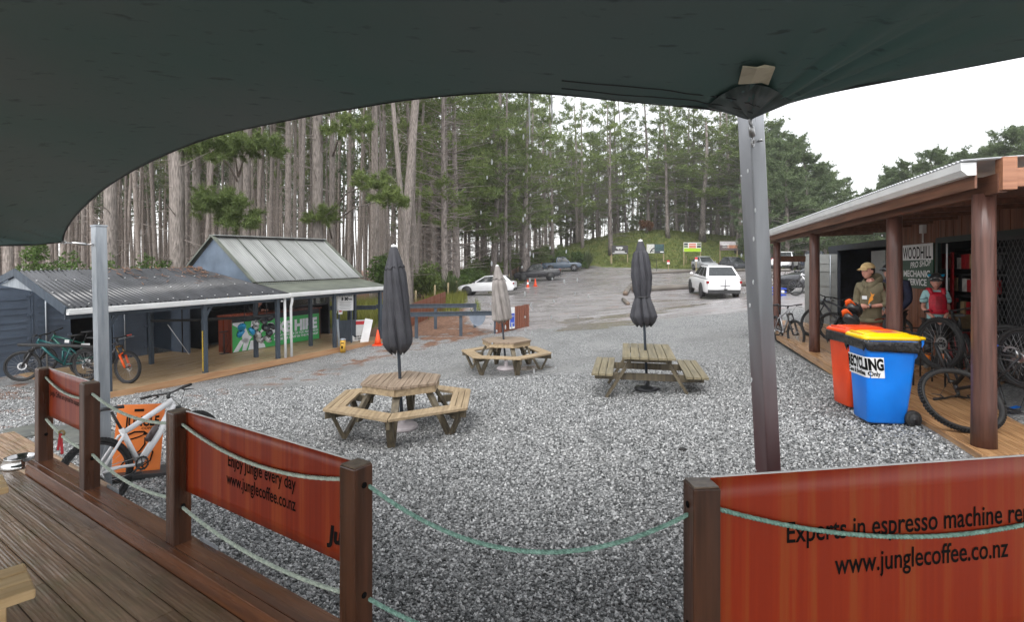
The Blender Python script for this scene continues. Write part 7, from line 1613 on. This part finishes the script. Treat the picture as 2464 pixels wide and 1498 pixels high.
skinned('jumper', [[(B(-.1, 0, .88), (.15, .19)), (B(0, 0, 1.05), (.155, .2)), (B(.1, 0, 1.18), (.15, .19)), (B(.18, 0, 1.27), .075)], [(B(.1, 0, 1.18), (.15, .19)), (lsh, .085), (lel, .07), (lwr, .045)], [(B(.1, 0, 1.18), (.15, .19)), (rsh, .085), (rel, .07), (rwr, .045)]], M_black, att_)
skinned('trousers', [[(B(-.1, 0, .92), (.14, .17)), (B(-.1, .1, .8), .11), (B(-.05, .115, .45), .08), (B(-.1, .12, .06), .06)], [(B(-.1, 0, .92), (.14, .17)), (B(-.1, -.1, .8), .11), (B(-.05, -.115, .45), .08), (B(-.1, -.12, .06), .06)]], M_black, att_)
hr = MB(); hr.sph(hd, 1, 20, 12, lambda d, q: HM @ V((d.x * .112, d.y * .092, d.z * .137)) if (d.x < .25 or d.z > .45) and d.z > -.5 else HM @ V((d.x * .06, d.y * .06, d.z * .07))); part(hr, 'hair', pm('reddish_hair', S(70, 38, 34), rough=.7), att_)
# ---------------------------------------------------------------- trees
def bark(name, a, b, sc=1.0):
    m = bpy.data.materials.new(name); m.use_nodes = True; nt = m.node_tree; bsn = nt.nodes['Principled BSDF']; bsn.inputs['Roughness'].default_value = .9
    tc = nd(nt, 'ShaderNodeTexCoord'); mp = nd(nt, 'ShaderNodeMapping'); mp.inputs['Scale'].default_value = (9 * sc, 9 * sc, 1.3 * sc); nt.links.new(tc.outputs['Object'], mp.inputs[0])
    nz = nd(nt, 'ShaderNodeTexNoise', Scale=1.6, Detail=7); nt.links.new(mp.outputs[0], nz.inputs['Vector']); rp = ramp(nt, [(.32, tuple(x * .6 for x in a)), (.45, a), (.62, b)]); nt.links.new(nz.outputs['Fac'], rp.inputs[0])
    oi = nd(nt, 'ShaderNodeObjectInfo'); mr = nd(nt, 'ShaderNodeMapRange'); mr.inputs['To Min'].default_value = .68; mr.inputs['To Max'].default_value = 1.2; nt.links.new(oi.outputs['Random'], mr.inputs[0]); vm = nd(nt, 'ShaderNodeVectorMath', operation='SCALE'); nt.links.new(rp.outputs[0], vm.inputs[0]); nt.links.new(mr.outputs[0], vm.inputs['Scale']); nt.links.new(vm.outputs[0], bsn.inputs['Base Color'])
    bp = nd(nt, 'ShaderNodeBump', Strength=.8, Distance=.05); nt.links.new(nz.outputs['Fac'], bp.inputs['Height']); nt.links.new(bp.outputs[0], bsn.inputs['Normal']); return m
M_bark = bark('pine_bark', S(130, 121, 114), S(160, 150, 143), 2.2); M_bark2 = bark('dark_pine_bark', S(118, 110, 105), S(148, 138, 132), 2)
def leafmat(name, a, b, c, tr=.12):
    m = bpy.data.materials.new(name); m.use_nodes = True; nt = m.node_tree; bsn = nt.nodes['Principled BSDF']; bsn.inputs['Roughness'].default_value = .65; bsn.inputs['Specular IOR Level'].default_value = .3
    g = nd(nt, 'ShaderNodeNewGeometry'); oi = nd(nt, 'ShaderNodeObjectInfo'); rp = ramp(nt, [(0, a), (.5, b), (1, c)])
    tc = nd(nt, 'ShaderNodeTexCoord'); nz = nd(nt, 'ShaderNodeTexNoise', Scale=.55, Detail=3); nt.links.new(tc.outputs['Object'], nz.inputs['Vector'])
    ad = nd(nt, 'ShaderNodeMath', operation='MULTIPLY_ADD'); nt.links.new(g.outputs['Random Per Island'], ad.inputs[0]); ad.inputs[1].default_value = .5
    m2 = nd(nt, 'ShaderNodeMath', operation='MULTIPLY_ADD'); nt.links.new(oi.outputs['Random'], m2.inputs[0]); m2.inputs[1].default_value = .3
    s3 = nd(nt, 'ShaderNodeMath', operation='MULTIPLY_ADD'); nt.links.new(nz.outputs['Fac'], s3.inputs[0]); s3.inputs[1].default_value = 1.1; s3.inputs[2].default_value = -.45
    nt.links.new(s3.outputs[0], m2.inputs[2]); nt.links.new(m2.outputs[0], ad.inputs[2]); nt.links.new(ad.outputs[0], rp.inputs[0]); nt.links.new(rp.outputs[0], bsn.inputs['Base Color'])
    tl = nd(nt, 'ShaderNodeBsdfTranslucent'); nt.links.new(rp.outputs[0], tl.inputs['Color']); mx = nd(nt, 'ShaderNodeMixShader'); mx.inputs[0].default_value = tr + .1; nt.links.new(bsn.outputs[0], mx.inputs[1]); nt.links.new(tl.outputs[0], mx.inputs[2]); nt.links.new(mx.outputs[0], nt.nodes['Material Output'].inputs['Surface']); return m
M_needle = leafmat('pine_needles', (.06, .085, .026), (.125, .17, .05), (.22, .27, .085)); M_needle2 = leafmat('grey_green_needles', (.07, .10, .05), (.125, .17, .08), (.19, .24, .12)); M_shrub = leafmat('bright_leaves', (.045, .08, .02), (.10, .16, .04), (.17, .24, .07)); M_flaxm = leafmat('flax_leaves', (.06, .085, .035), (.11, .14, .06), (.17, .2, .10)); M_deadn = leafmat('rust_needles', (.10, .045, .02), (.20, .09, .04), (.26, .14, .07))
def blades(C, D, K, L_, W, spread, r):
    """K pointed needle sprays per centre C (n,3) along direction D"""
    n = len(C); C = np.repeat(C, K, 0); D = np.repeat(D, K, 0); N = len(C)
    rv = r.normal(size=(N, 3)); d = D * (1 - spread) + rv / np.linalg.norm(rv, axis=1, keepdims=True) * spread; d /= np.linalg.norm(d, axis=1, keepdims=True) + 1e-9
    l = L_ * r.uniform(.6, 1.25, (N, 1)); s = np.cross(d, r.normal(size=(N, 3))); s /= np.linalg.norm(s, axis=1, keepdims=True) + 1e-9; w = W * r.uniform(.7, 1.3, (N, 1)); j = r.normal(size=(N, 3)) * L_ * .12
    a = C + j - s * w * .5; b = C + j + s * w * .5; c = C + j + d * l; V_ = np.stack([a, b, c], 1).reshape(-1, 3); return V_, np.arange(N * 3).reshape(-1, 3)
def trunk_mb(H, r0, lean, rr, n=10, seg=14, taper=.45):
    m = MB(); pts = []; rs = []; ph = rr.uniform(0, 6)
    for i in range(seg + 1):
        t = i / seg; pts.append((lean * H * t + .12 * math.sin(t * 5 + ph) * t, .10 * math.sin(t * 4 + ph * 2) * t, H * t - .3 * (1 - t) * (i == 0))); rs.append(r0 * (1 + .25 * math.exp(-t * 22)) * (1 - (1 - taper) * t) * (1 + .03 * math.sin(i * 2.1 + ph)))
    m.tube(pts, rs, n); return m, [Vector(p) for p in pts], rs
def at_h(pts, z):
    for a, b in zip(pts[:-1], pts[1:]):
        if b.z >= z: return a.lerp(b, (z - a.z) / max(1e-6, b.z - a.z))
    return pts[-1]
def limb(m, base, az, L_, rise, r, rr, droop=0):
    d = Vector((math.cos(az), math.sin(az), 0)); pts = []
    for i in range(6):
        t = i / 5; pts.append(base + d * L_ * t + Z3 * (rise * L_ * t - droop * L_ * t * t) + Vector((rr.gauss(0, .04), rr.gauss(0, .04), rr.gauss(0, .04))) * L_ * .4 * t)
    m.tube(pts, [r * (1 - .8 * i / 5) for i in range(6)], 5, cap=False); return pts
def make_tree(kind, seed):
    """-> (trunk mesh incl. limbs, crown mesh)"""
    rr = random.Random(seed); r = np.random.default_rng(seed); C, D = [], []
    if kind == 'stand':                                # tall bare stem with dead stubs, crown far above
        H, r0 = rr.uniform(22, 26), .23; m, pts, rs = trunk_mb(H, r0, rr.uniform(-.02, .02), rr)
        for i in range(95): z = rr.uniform(1.2, 14); b = at_h(pts, z); az = rr.uniform(0, 6.28); limb(m, b, az, rr.choice([.25, .35, .5, .9, 1.6, 2.2]), rr.uniform(-.3, .8), .017, rr)
        lo, hi, nb, LB, rise = 11.5, H - .3, 34, 2.6, .35
    elif kind == 'mixed':                              # bank pines: dead limbs low, clumpy green from a third of the height
        H, r0 = rr.uniform(15, 19), .2; m, pts, rs = trunk_mb(H, r0, rr.uniform(-.05, .05), rr, taper=.3)
        for i in range(70): z = rr.uniform(1.5, 11); b = at_h(pts, z); limb(m, b, rr.uniform(0, 6.28), rr.uniform(.8, 3.0), rr.uniform(-.15, .45), .028, rr)
        lo, hi, nb, LB, rise = rr.uniform(3.4, 5.5), H - .2, 46, 3.1, .18
    else:                                              # bushy pine, green almost to the ground
        H, r0 = rr.uniform(10, 13), .19; m, pts, rs = trunk_mb(H, r0, rr.uniform(-.03, .03), rr, taper=.2)
        for i in range(16): z = rr.uniform(.8, 5); b = at_h(pts, z); limb(m, b, rr.uniform(0, 6.28), rr.uniform(.8, 2.2), rr.uniform(0, .4), .025, rr)
        lo, hi, nb, LB, rise = 1.4, H - .1, 90, 3.0, .32
    for i in range(nb):
        t = (i + rr.random()) / nb; z = lo + (hi - lo) * t; b = at_h(pts, z); az = rr.uniform(0, 6.28)
        prof = {'stand': math.sin(PI * (.2 + .75 * t)), 'mixed': (.55 + .6 * math.sin(PI * (.15 + .7 * t))) * (1 - .55 * t ** 3), 'bushy': (1 - .86 * t) ** .8 + .08}[kind]
        L_ = LB * prof * rr.uniform(.5, 1.2)
        lp = limb(m, b, az, L_, rise + rr.uniform(-.15, .25), .03 * (1 - .5 * t), rr, droop=.12)
        if kind == 'mixed' and rr.random() < .14: continue
        for k in range({'stand': 6, 'mixed': 7, 'bushy': 8}[kind]):
            u = rr.uniform(.42, 1.02); j = min(4, int(u * 5)); p = lp[j].lerp(lp[min(5, j + 1)], u * 5 - j); dr = (lp[5] - lp[0]).normalized(); sd = Vector((-dr.y, dr.x, 0)); off = sd * rr.gauss(0, .20) * L_ * (1.1 - .4 * u) + Z3 * rr.uniform(-.05, .22)
            n2 = rr.randint(3, 6); dd = (dr * .7 + sd * rr.gauss(0, .5) + Z3 * rr.uniform(.1, .8)).normalized()
            for q in range(n2): C.append(p + off + dd * .16 * q + Vector((rr.gauss(0, .05), rr.gauss(0, .05), rr.gauss(0, .05)))); D.append(dd)
    for q in range(10): C.append(pts[-1] + Z3 * (.1 * q - .6)); D.append(Z3)
    K, Ln, W = {'stand': (9, .30, .045), 'mixed': (8, .30, .045), 'bushy': (12, .27, .045)}[kind]
    V_, T_ = blades(np.array(C, float), np.array(D, float), K, Ln, W, .72, r)
    return m, V_, T_
PROTO = {}
def tree_proto(kind, i):
    k = (kind, i)
    if k not in PROTO:
        m, V_, T_ = make_tree(kind, 100 + hash(kind) % 7 * 0 + i * 13 + {'stand': 0, 'mixed': 300, 'bushy': 600}[kind])
        a = m.build('trunk', M_bark if kind == 'stand' else M_bark2); c = npmesh('crown', V_, T_, M_needle2 if kind == 'bushy' else M_needle)
        PROTO[k] = (a.data, c.data); bpy.data.objects.remove(a); bpy.data.objects.remove(c)
    return PROTO[k]
def put_tree(kind, i, x, y, s, rz, label, group, sx=1.0, mat=None, lean=(0, 0), crown=True):
    td_, cd_ = tree_proto(kind, i); z = gz(x, y); t = thing('pine_tree', label, 'tree', (x, y, z), (lean[0], lean[1], rz), group); t.scale = (s * sx, s * sx, s)
    for nm, d_ in (('trunk', td_), ('crown', cd_)):
        if nm == 'crown' and not crown: continue
        o = bpy.data.objects.new(nm, d_); COL.objects.link(o); o.parent = t
        if nm == 'crown' and mat: o.material_slots[0].link = 'OBJECT'; o.material_slots[0].material = mat
    return t
tr = random.Random(21); NT = 0; placed = []
def far_enough(x, y, dmin): return all((x - a) ** 2 + (y - b) ** 2 > dmin * dmin for a, b in placed)
# prominent stems, each read off the photograph: pixel column, depth, width in pixels, label
big = ((268, 20.5, 33, 'thick furrowed pine trunk with a pale sawn knot behind the left sail post', 0), (428, 21.5, 36, 'stoutest furrowed pine trunk rising behind the dark shed roof', 0), (471, 22.5, 22, 'pale smooth pine trunk close to the right of the stoutest trunk', 0), (592, 26, 22, 'pine trunk with green tufts rising behind the hut ridge', 0), (694, 28, 17, 'straight pale pine trunk above the middle of the hut roof', 0), (765, 25, 30, 'thick rough pine trunk above the right end of the hut ridge', 0), (22, 20, 24, 'thick pine trunk at the far left above the slate container', 0), (120, 24, 19, 'pale pine trunk left of the left sail post', 0), (905, 30, 15, 'straight pine trunk left of the big charcoal umbrella', 0), (448, 24, 15, 'pine trunk showing through the gap between container and hut', 0))
for px, d_, w, lab, ln in big:
    x = (px - HX) * d_ / F; rad = w * d_ / F / 2; s = rad / .245 if rad > .2 else 1.0; s = max(.85, min(1.35, s)); put_tree('stand', tr.randrange(6), x, d_, s, tr.uniform(0, 6.28), lab, 'pines of the dense stand behind the shed', sx=rad / .25 / s); placed.append((x, d_))
# leaning stem right of the big umbrella
x = (962 - HX) * 29 / F; t = put_tree('stand', 2, x, 29, 1.15, .4, 'pale pine trunk leaning right above the big charcoal umbrella', 'pines of the dense stand behind the shed', lean=(0, R(4.5))); placed.append((x, 29))
n = 0
while n < 138:
    px = tr.uniform(-120, 1010); d_ = 22 + 44 * tr.random() ** .85; x = (px - HX) * d_ / F
    if d_ < 24 and px > 380: continue
    if not far_enough(x, d_, 1.05): continue
    placed.append((x, d_)); n += 1
    deep = d_ > 42
    put_tree('stand', tr.randrange(6), x, d_, tr.uniform(.85, 1.1), tr.uniform(0, 6.28), 'slender grey pine deep in the dense stand behind the shed' if deep else 'tall grey pine in the front rows of the stand behind the shed', 'slender pines deep in the stand' if deep else 'front pines of the stand', sx=tr.uniform(.4, .7) if deep else tr.uniform(.45, .72), lean=(R(tr.gauss(0, 1.0)), R(tr.gauss(0, 2.0))))
# mixed pines from the car park edge round to the bank
n = 0
while n < 96:
    px = tr.uniform(985, 1830); lim = np.interp(px, [985, 1100, 1200, 1330, 1500, 1830], [33, 48, 60, 80, 88, 88]); d_ = lim + 42 * tr.random() ** 1.2; x = (px - HX) * d_ / F
    if not far_enough(x, d_, 2.0): continue
    placed.append((x, d_)); n += 1; far = d_ > lim + 16
    zone_ = 'on the mossy bank behind the billboards' if px > 1420 else 'at the forest edge behind the parked trucks' if px > 1180 else 'at the forest edge by the slat fence'
    put_tree('mixed', tr.randrange(7), x, d_, tr.uniform(1.15, 1.6), tr.uniform(0, 6.28), ('distant pine ' if far else 'ragged green pine ') + zone_, ('distant pines ' if far else 'pines ') + zone_, sx=tr.uniform(.85, 1.15), lean=(R(tr.gauss(0, 1)), R(tr.gauss(0, 2))))
for px, d_, w, lab in ((1070, 36, 14, 'pine trunk beside the pale flax clump by the wire fence'), (1217, 55, 9, 'thin pale trunk above the white hatchback roof'), (1262, 62, 16, 'dark pine trunk behind the charcoal utility truck'), (1470, 79, 11, 'pale trunk standing on the left shoulder of the mossy bank'), (1607, 84, 9, 'pale trunk above the teal billboard'), (1777, 80, 16, 'stout pale trunk on the bank above the sunset billboard'), (1690, 84, 14, 'bare limbed grey trunk between the green and sunset billboards')):
    x = (px - HX) * d_ / F; rad = w * d_ / F / 2; put_tree('mixed', tr.randrange(7), x, d_, 1.15, tr.uniform(0, 6), lab, 'single stems along the bank', sx=max(1, rad / .21)); placed.append((x, d_))
# the wood behind, read as one mass
fr = np.random.default_rng(77); VV, TT, k = [], [], 0; C, D = [], []
fm = MB(); fr2 = random.Random(8)
for i in range(860):
    px = fr2.uniform(-250, 1050) if i < 640 else fr2.uniform(1000, 1750); d_ = fr2.uniform(56, 110) if px < 1050 else fr2.uniform(122, 150); x = (px - HX) * d_ / F; z = gz(x, d_); r_ = fr2.uniform(.09, .19); h = fr2.uniform(20, 26); ln = fr2.gauss(0, .5)
    fm.tube([(x, d_, z - .3), (x + ln * .5, d_, z + h * .5), (x + ln, d_, z + h)], [r_, r_ * .8, r_ * .4], 5, cap=False)
    for q in range(14):
        zz = z + h * fr2.uniform(.42, 1.0); C.append((x + fr2.gauss(0, 1.3), d_ + fr2.gauss(0, 1.3), zz)); D.append((fr2.gauss(0, 1), fr2.gauss(0, 1), .6))
wood_o = part(fm, 'forest', M_bark, None); tag(wood_o, 'far pine wood seen between the nearer trunks', 'forest', kind='stuff')
D = np.array(D); D /= np.linalg.norm(D, axis=1, keepdims=True); V_, T_ = blades(np.array(C, float), D, 9, .9, .16, .7, fr); o = npmesh('forest_needles', V_, T_, M_needle2, wood_o)
# bushy pines to the right of the sail post and beyond the shop roof
for k, (px, d_, s) in enumerate(((1855, 62, 1.25), (1895, 58, 1.28), (1940, 60, 1.18), (1905, 72, 1.45), (1965, 68, 1.05), (1985, 75, 1.15), (1870, 82, 1.6), (1800, 90, 1.45), (1840, 95, 1.5), (2030, 80, .85), (2065, 74, .78), (2100, 66, .9), (2150, 60, 1.0), (2195, 58, 1.02), (2240, 55, 1.02), (2285, 57, 1.05), (2330, 54, 1.1), (2375, 55, 1.1), (2420, 52, 1.15), (2465, 50, 1.18), (2260, 68, 1.25), (2350, 66, 1.3), (2130, 74, 1.0), (2450, 64, 1.35), (2520, 48, 1.1), (2600, 52, 1.2))):
    x = (px - HX) * d_ / F; put_tree('bushy', tr.randrange(5), x, d_, s, tr.uniform(0, 6), 'bushy pine right of the leaning sail post' if k < 9 else 'hazy bushy pine rising beyond the shop roof', 'bushy pines by the sail post' if k < 9 else 'bushy pines beyond the shop', sx=tr.uniform(1.0, 1.25))
# green boughs that reach out of the stand above the shed, part of two trees
def bough(label, px, py, d_, clumps, sx=1.0):
    x = (px - HX) * d_ / F; t = thing('pine_tree', label, 'tree', (x, d_, gz(x, d_)), (0, 0, 0)); rr = random.Random(px); m, pts, rs = trunk_mb(20, .16, 0, rr); C, D = [], []
    for cx, cy, cr in clumps:
        c = P(cx, cy, d_ - 2.2) - t.location; b = at_h(pts, max(1, c.z - 1.0)); m.tube([b, b.lerp(c, .4) + Z3 * .35, b.lerp(c, .75) + Z3 * .15, c], [.05, .04, .03, .01], 5); q = cr * d_ / F
        for i in range(int(20 + 30 * q)):
            v = Vector((rr.gauss(0, 1), rr.gauss(0, 1), rr.gauss(0, .6))); v = v.normalized() * rr.random() ** .45; p = c + Vector((v.x * q * 2.0, v.y * q * 1.3, v.z * q * .75 - abs(v.x) * q * .35 + rr.gauss(0, .12))); dd = (v * .8 + Z3 * rr.uniform(0, .6) + Vector((rr.gauss(0, .3), 0, 0))).normalized()
            for u in range(9): C.append(p + dd * .05 * u); D.append((dd + Z3 * .2).normalized())
    part(m, 'trunk', M_bark, t); V_, T_ = blades(np.array(C, float), np.array(D, float), 12, .24, .03, .7, rng); npmesh('crown', V_, T_, M_needle, t)
bough('pine with two hanging green boughs above the dark shed roof', 575, 600, 24, ((505, 362, 26), (555, 350, 30), (612, 345, 30), (520, 480, 22), (545, 498, 30), (575, 530, 20)))
bough('pine with single green tufts above the hut ridge', 800, 600, 27, ((775, 520, 14), (840, 305, 22), (900, 440, 16), (935, 480, 18)))
# ---------------------------------------------------------------- shrubs, flax, grass
def leafy(label, px, py, d_, h, w, mat, cat='shrub', name='shrub', n=2600, L_=.11, W=.05, seed=1, group=None, flax=False):
    g = onG(px, py, d_); t = thing(name, label, cat, g, (0, 0, 0), group); r = np.random.default_rng(seed + int(px)); rr = random.Random(seed + int(px)); m = MB()
    if flax:
        N = n // 4; a = r.uniform(0, 2 * np.pi, N); lean = r.uniform(.1, .95, N); l = h * r.uniform(.6, 1.15, N); pts = []
        V_ = []; T_ = []; k = 0
        for i in range(N):
            dx, dy = math.cos(a[i]), math.sin(a[i]); sdx, sdy = -dy * W * .5, dx * W * .5; b = Vector((dx * .1 * w, dy * .1 * w, 0)); st_ = []
            for q in range(5):
                u = q / 4; p = b + Vector((dx, dy, 0)) * (lean[i] * w * u * (.5 + .5 * u)) + Z3 * l[i] * (u - .45 * lean[i] * u * u * u); ww = (1 - u) ** .6; st_.append((p + Vector((sdx, sdy, 0)) * ww, p - Vector((sdx, sdy, 0)) * ww))
            for q in range(4): V_ += [st_[q][0], st_[q][1], st_[q + 1][1], st_[q + 1][0]]; T_.append((k, k + 1, k + 2, k + 3)); k += 4
        npmesh('foliage', np.array([tuple(v) for v in V_]), np.array(T_), mat, t); return t
    lob = [(rr.uniform(-.5, .5) * w, rr.uniform(-.5, .5) * w, rr.uniform(.3, .85) * h, rr.uniform(.18, .36)) for _ in range(11)]
    for x, y, z, q in lob: m.tube([(0, 0, -.1), (x * .5, y * .5, z * .5), (x, y, z)], [.03, .02, .008], 5)
    part(m, 'stem', M_bark2, t); C = []
    for i in range(n):
        x, y, z, q = rr.choice(lob); v = Vector((rr.gauss(0, 1), rr.gauss(0, 1), rr.gauss(0, .9))).normalized() * rr.random() ** .4; C.append((x + v.x * q * w, y + v.y * q * w, max(.03, z + v.z * q * h)))
    C = np.array(C); D = C / (np.linalg.norm(C, axis=1, keepdims=True) + 1e-6); V_, T_ = blades(C, D, 4, L_, W, .8, r); npmesh('foliage', V_, T_, mat, t); return t
leafy('bright green bush rising behind the dark shed roof', 375, 700, 20.5, 2.6, 1.7, M_shrub, seed=3, n=3600)
leafy('tall green sapling left of the left sail post', 165, 740, 18.5, 3.6, 2.0, M_shrub, seed=5, n=3000)
leafy('low green bush behind the slate container', 235, 720, 19.5, 2.2, 1.4, M_shrub, seed=8, n=1800)
for k, (px, d_, h, w) in enumerate(((960, 30, 2.6, 2.0), (1000, 33, 2.2, 2.2), (1045, 36, 1.8, 2.0), (1120, 52, 2.4, 2.6), (1175, 60, 2.6, 3), (1215, 70, 2.8, 3.2), (1245, 74, 2.6, 3.0), (1290, 80, 2.6, 3), (1325, 84, 2.2, 3), (1095, 42, 1.5, 1.8), (1150, 62, 3.0, 3.0), (1265, 80, 3.0, 3.4), (1345, 80, 1.8, 2.4))):
    leafy('dark undergrowth bush at the forest edge behind the parked vehicles' if px > 1105 else 'dark undergrowth bush at the forest edge by the wire fence', px, 690, d_, h, w, M_needle if k % 3 else M_shrub, seed=20 + k, n=1500, L_=.2, W=.09, group='undergrowth bushes by the parked vehicles' if px > 1105 else 'undergrowth bushes by the wire fence')
leafy('bright leafed bush beside the steel blue utility truck', 1390, 640, 74, 2.2, 1.6, M_shrub, seed=50, n=1500, L_=.22, W=.12)
leafy('pale green flax clump by the wire fence posts', 1085, 690, 33, 1.9, 1.1, M_flaxm, 'plant', 'flax_plant', 900, W=.05, flax=True, seed=2); leafy('big grey green flax clump at the foot of the mossy bank', 1412, 635, 74, 3.0, 1.9, M_flaxm, 'plant', 'flax_plant', 1400, W=.09, flax=True, seed=4)
leafy('small rust brown sapling on the bank', 1555, 600, 86, 2.0, 1.5, M_deadn, n=700, L_=.25, W=.1, seed=9)
def grass(label, X, Y, h, w, mat):
    Z_ = hgt(X, Y); n = len(X); r = rng; a = r.uniform(0, 2 * np.pi, n); l = h * r.uniform(.5, 1.3, n); tip = np.stack([X + np.cos(a) * l * .45, Y + np.sin(a) * l * .45, Z_ + l], -1); s = np.stack([-np.sin(a), np.cos(a), np.zeros(n)], -1) * w * .5; b = np.stack([X, Y, Z_ - .02], -1); V_ = np.stack([b - s, b + s, tip], 1).reshape(-1, 3); o = npmesh('grass', V_, np.arange(3 * n).reshape(-1, 3), mat); tag(o, label, 'grass', kind='stuff')
M_grassy = leafmat('yellow_grass', (.10, .12, .02), (.17, .18, .035), (.24, .23, .06), .2); M_moss = leafmat('mossy_grass', (.055, .078, .018), (.12, .15, .03), (.20, .20, .06), .15)
def scatter(n, x0, x1, y0, y1, cond):
    X = rng.uniform(x0, x1, n); Y = rng.uniform(y0, y1, n); k = cond(X, Y); return X[k], Y[k]
X, Y = scatter(60000, -11, -2.5, 20.2, 50, lambda X, Y: zmask(X, Y)[2] > rng.uniform(.25, .9, len(X))); grass('tall yellow green grass behind the hire shed', X, Y, .5, .03, M_grassy)
X, Y = scatter(110000, 3, 75, 70, 105, lambda X, Y: zmask(X, Y)[2] > .6); grass('mossy grass covering the bank', X, Y, .28, .07, M_moss)
X, Y = scatter(14000, -2, 8, 26, 76, lambda X, Y: np.abs(X - (-2.2 + np.where(Y > 45, (Y - 45) * .15, -.08 * (Y - 20)))) < 1.2); grass('rough grass along the forest edge of the car park', X, Y, .4, .04, M_moss)
# water running off the sail edge
M_water = pm('rain_water', (.85, .87, .88), (.8, .82, .84), rough=.08, spec=.7)
dr = MB(); wr = random.Random(4)
for px, d_, y0 in ((1273, 2.84, 226), (1327, 2.82, 228), (1259, 2.84, 226), (1182, 2.86, 225), (1810, 3.06, 300), (1786, 3.08, 320)):
    y = y0
    if px in (1273, 1327):
        L2 = 120 if px == 1273 else 70
        a, b = P(px, y, d_), P(px + 2, y + L2, d_); dr.tube([a, a.lerp(b, .3), a.lerp(b, .6), b], [.004, .005, .004, .0025], 6); y += L2
    while y < (900 if px < 1700 else 1050):
        y += wr.uniform(18, 75) * (1 if px in (1273, 1327) else 1.5); c = P(px + wr.gauss(0, 6), y, d_); h = wr.uniform(.006, .016); dr.sph(c, (.005, .005, h), 6, 5)
for _ in range(16): c = P(wr.uniform(1150, 1420), wr.uniform(500, 840), wr.uniform(2.6, 3.0)); dr.sph(c, (.004, .004, wr.uniform(.007, .014)), 6, 5)
o = dr.build('water_drops', M_water); tag(o, 'white drops and threads of rain water falling from the sail edge', 'water', kind='stuff')

# ---------------------------------------------------------------- damp air: far trees fade a little
hz = MB(); hz.box((0, 150, 19), (760, 640, 50)); M_haze = bpy.data.materials.new('haze'); M_haze.use_nodes = True; nt = M_haze.node_tree; nt.nodes.remove(nt.nodes['Principled BSDF'])
pv = nd(nt, 'ShaderNodeVolumePrincipled', Density=.0005, Anisotropy=.2); pv.inputs['Color'].default_value = (.95, .96, .98, 1); nt.links.new(pv.outputs[0], nt.nodes['Material Output'].inputs['Volume'])
o = hz.build('haze', M_haze); o['kind'] = 'stuff'; o['label'] = 'thin damp haze filling the yard and wood'; o.display_type = 'WIRE'
scene.cycles.volume_bounces = 1; scene.cycles.volume_max_steps = 64
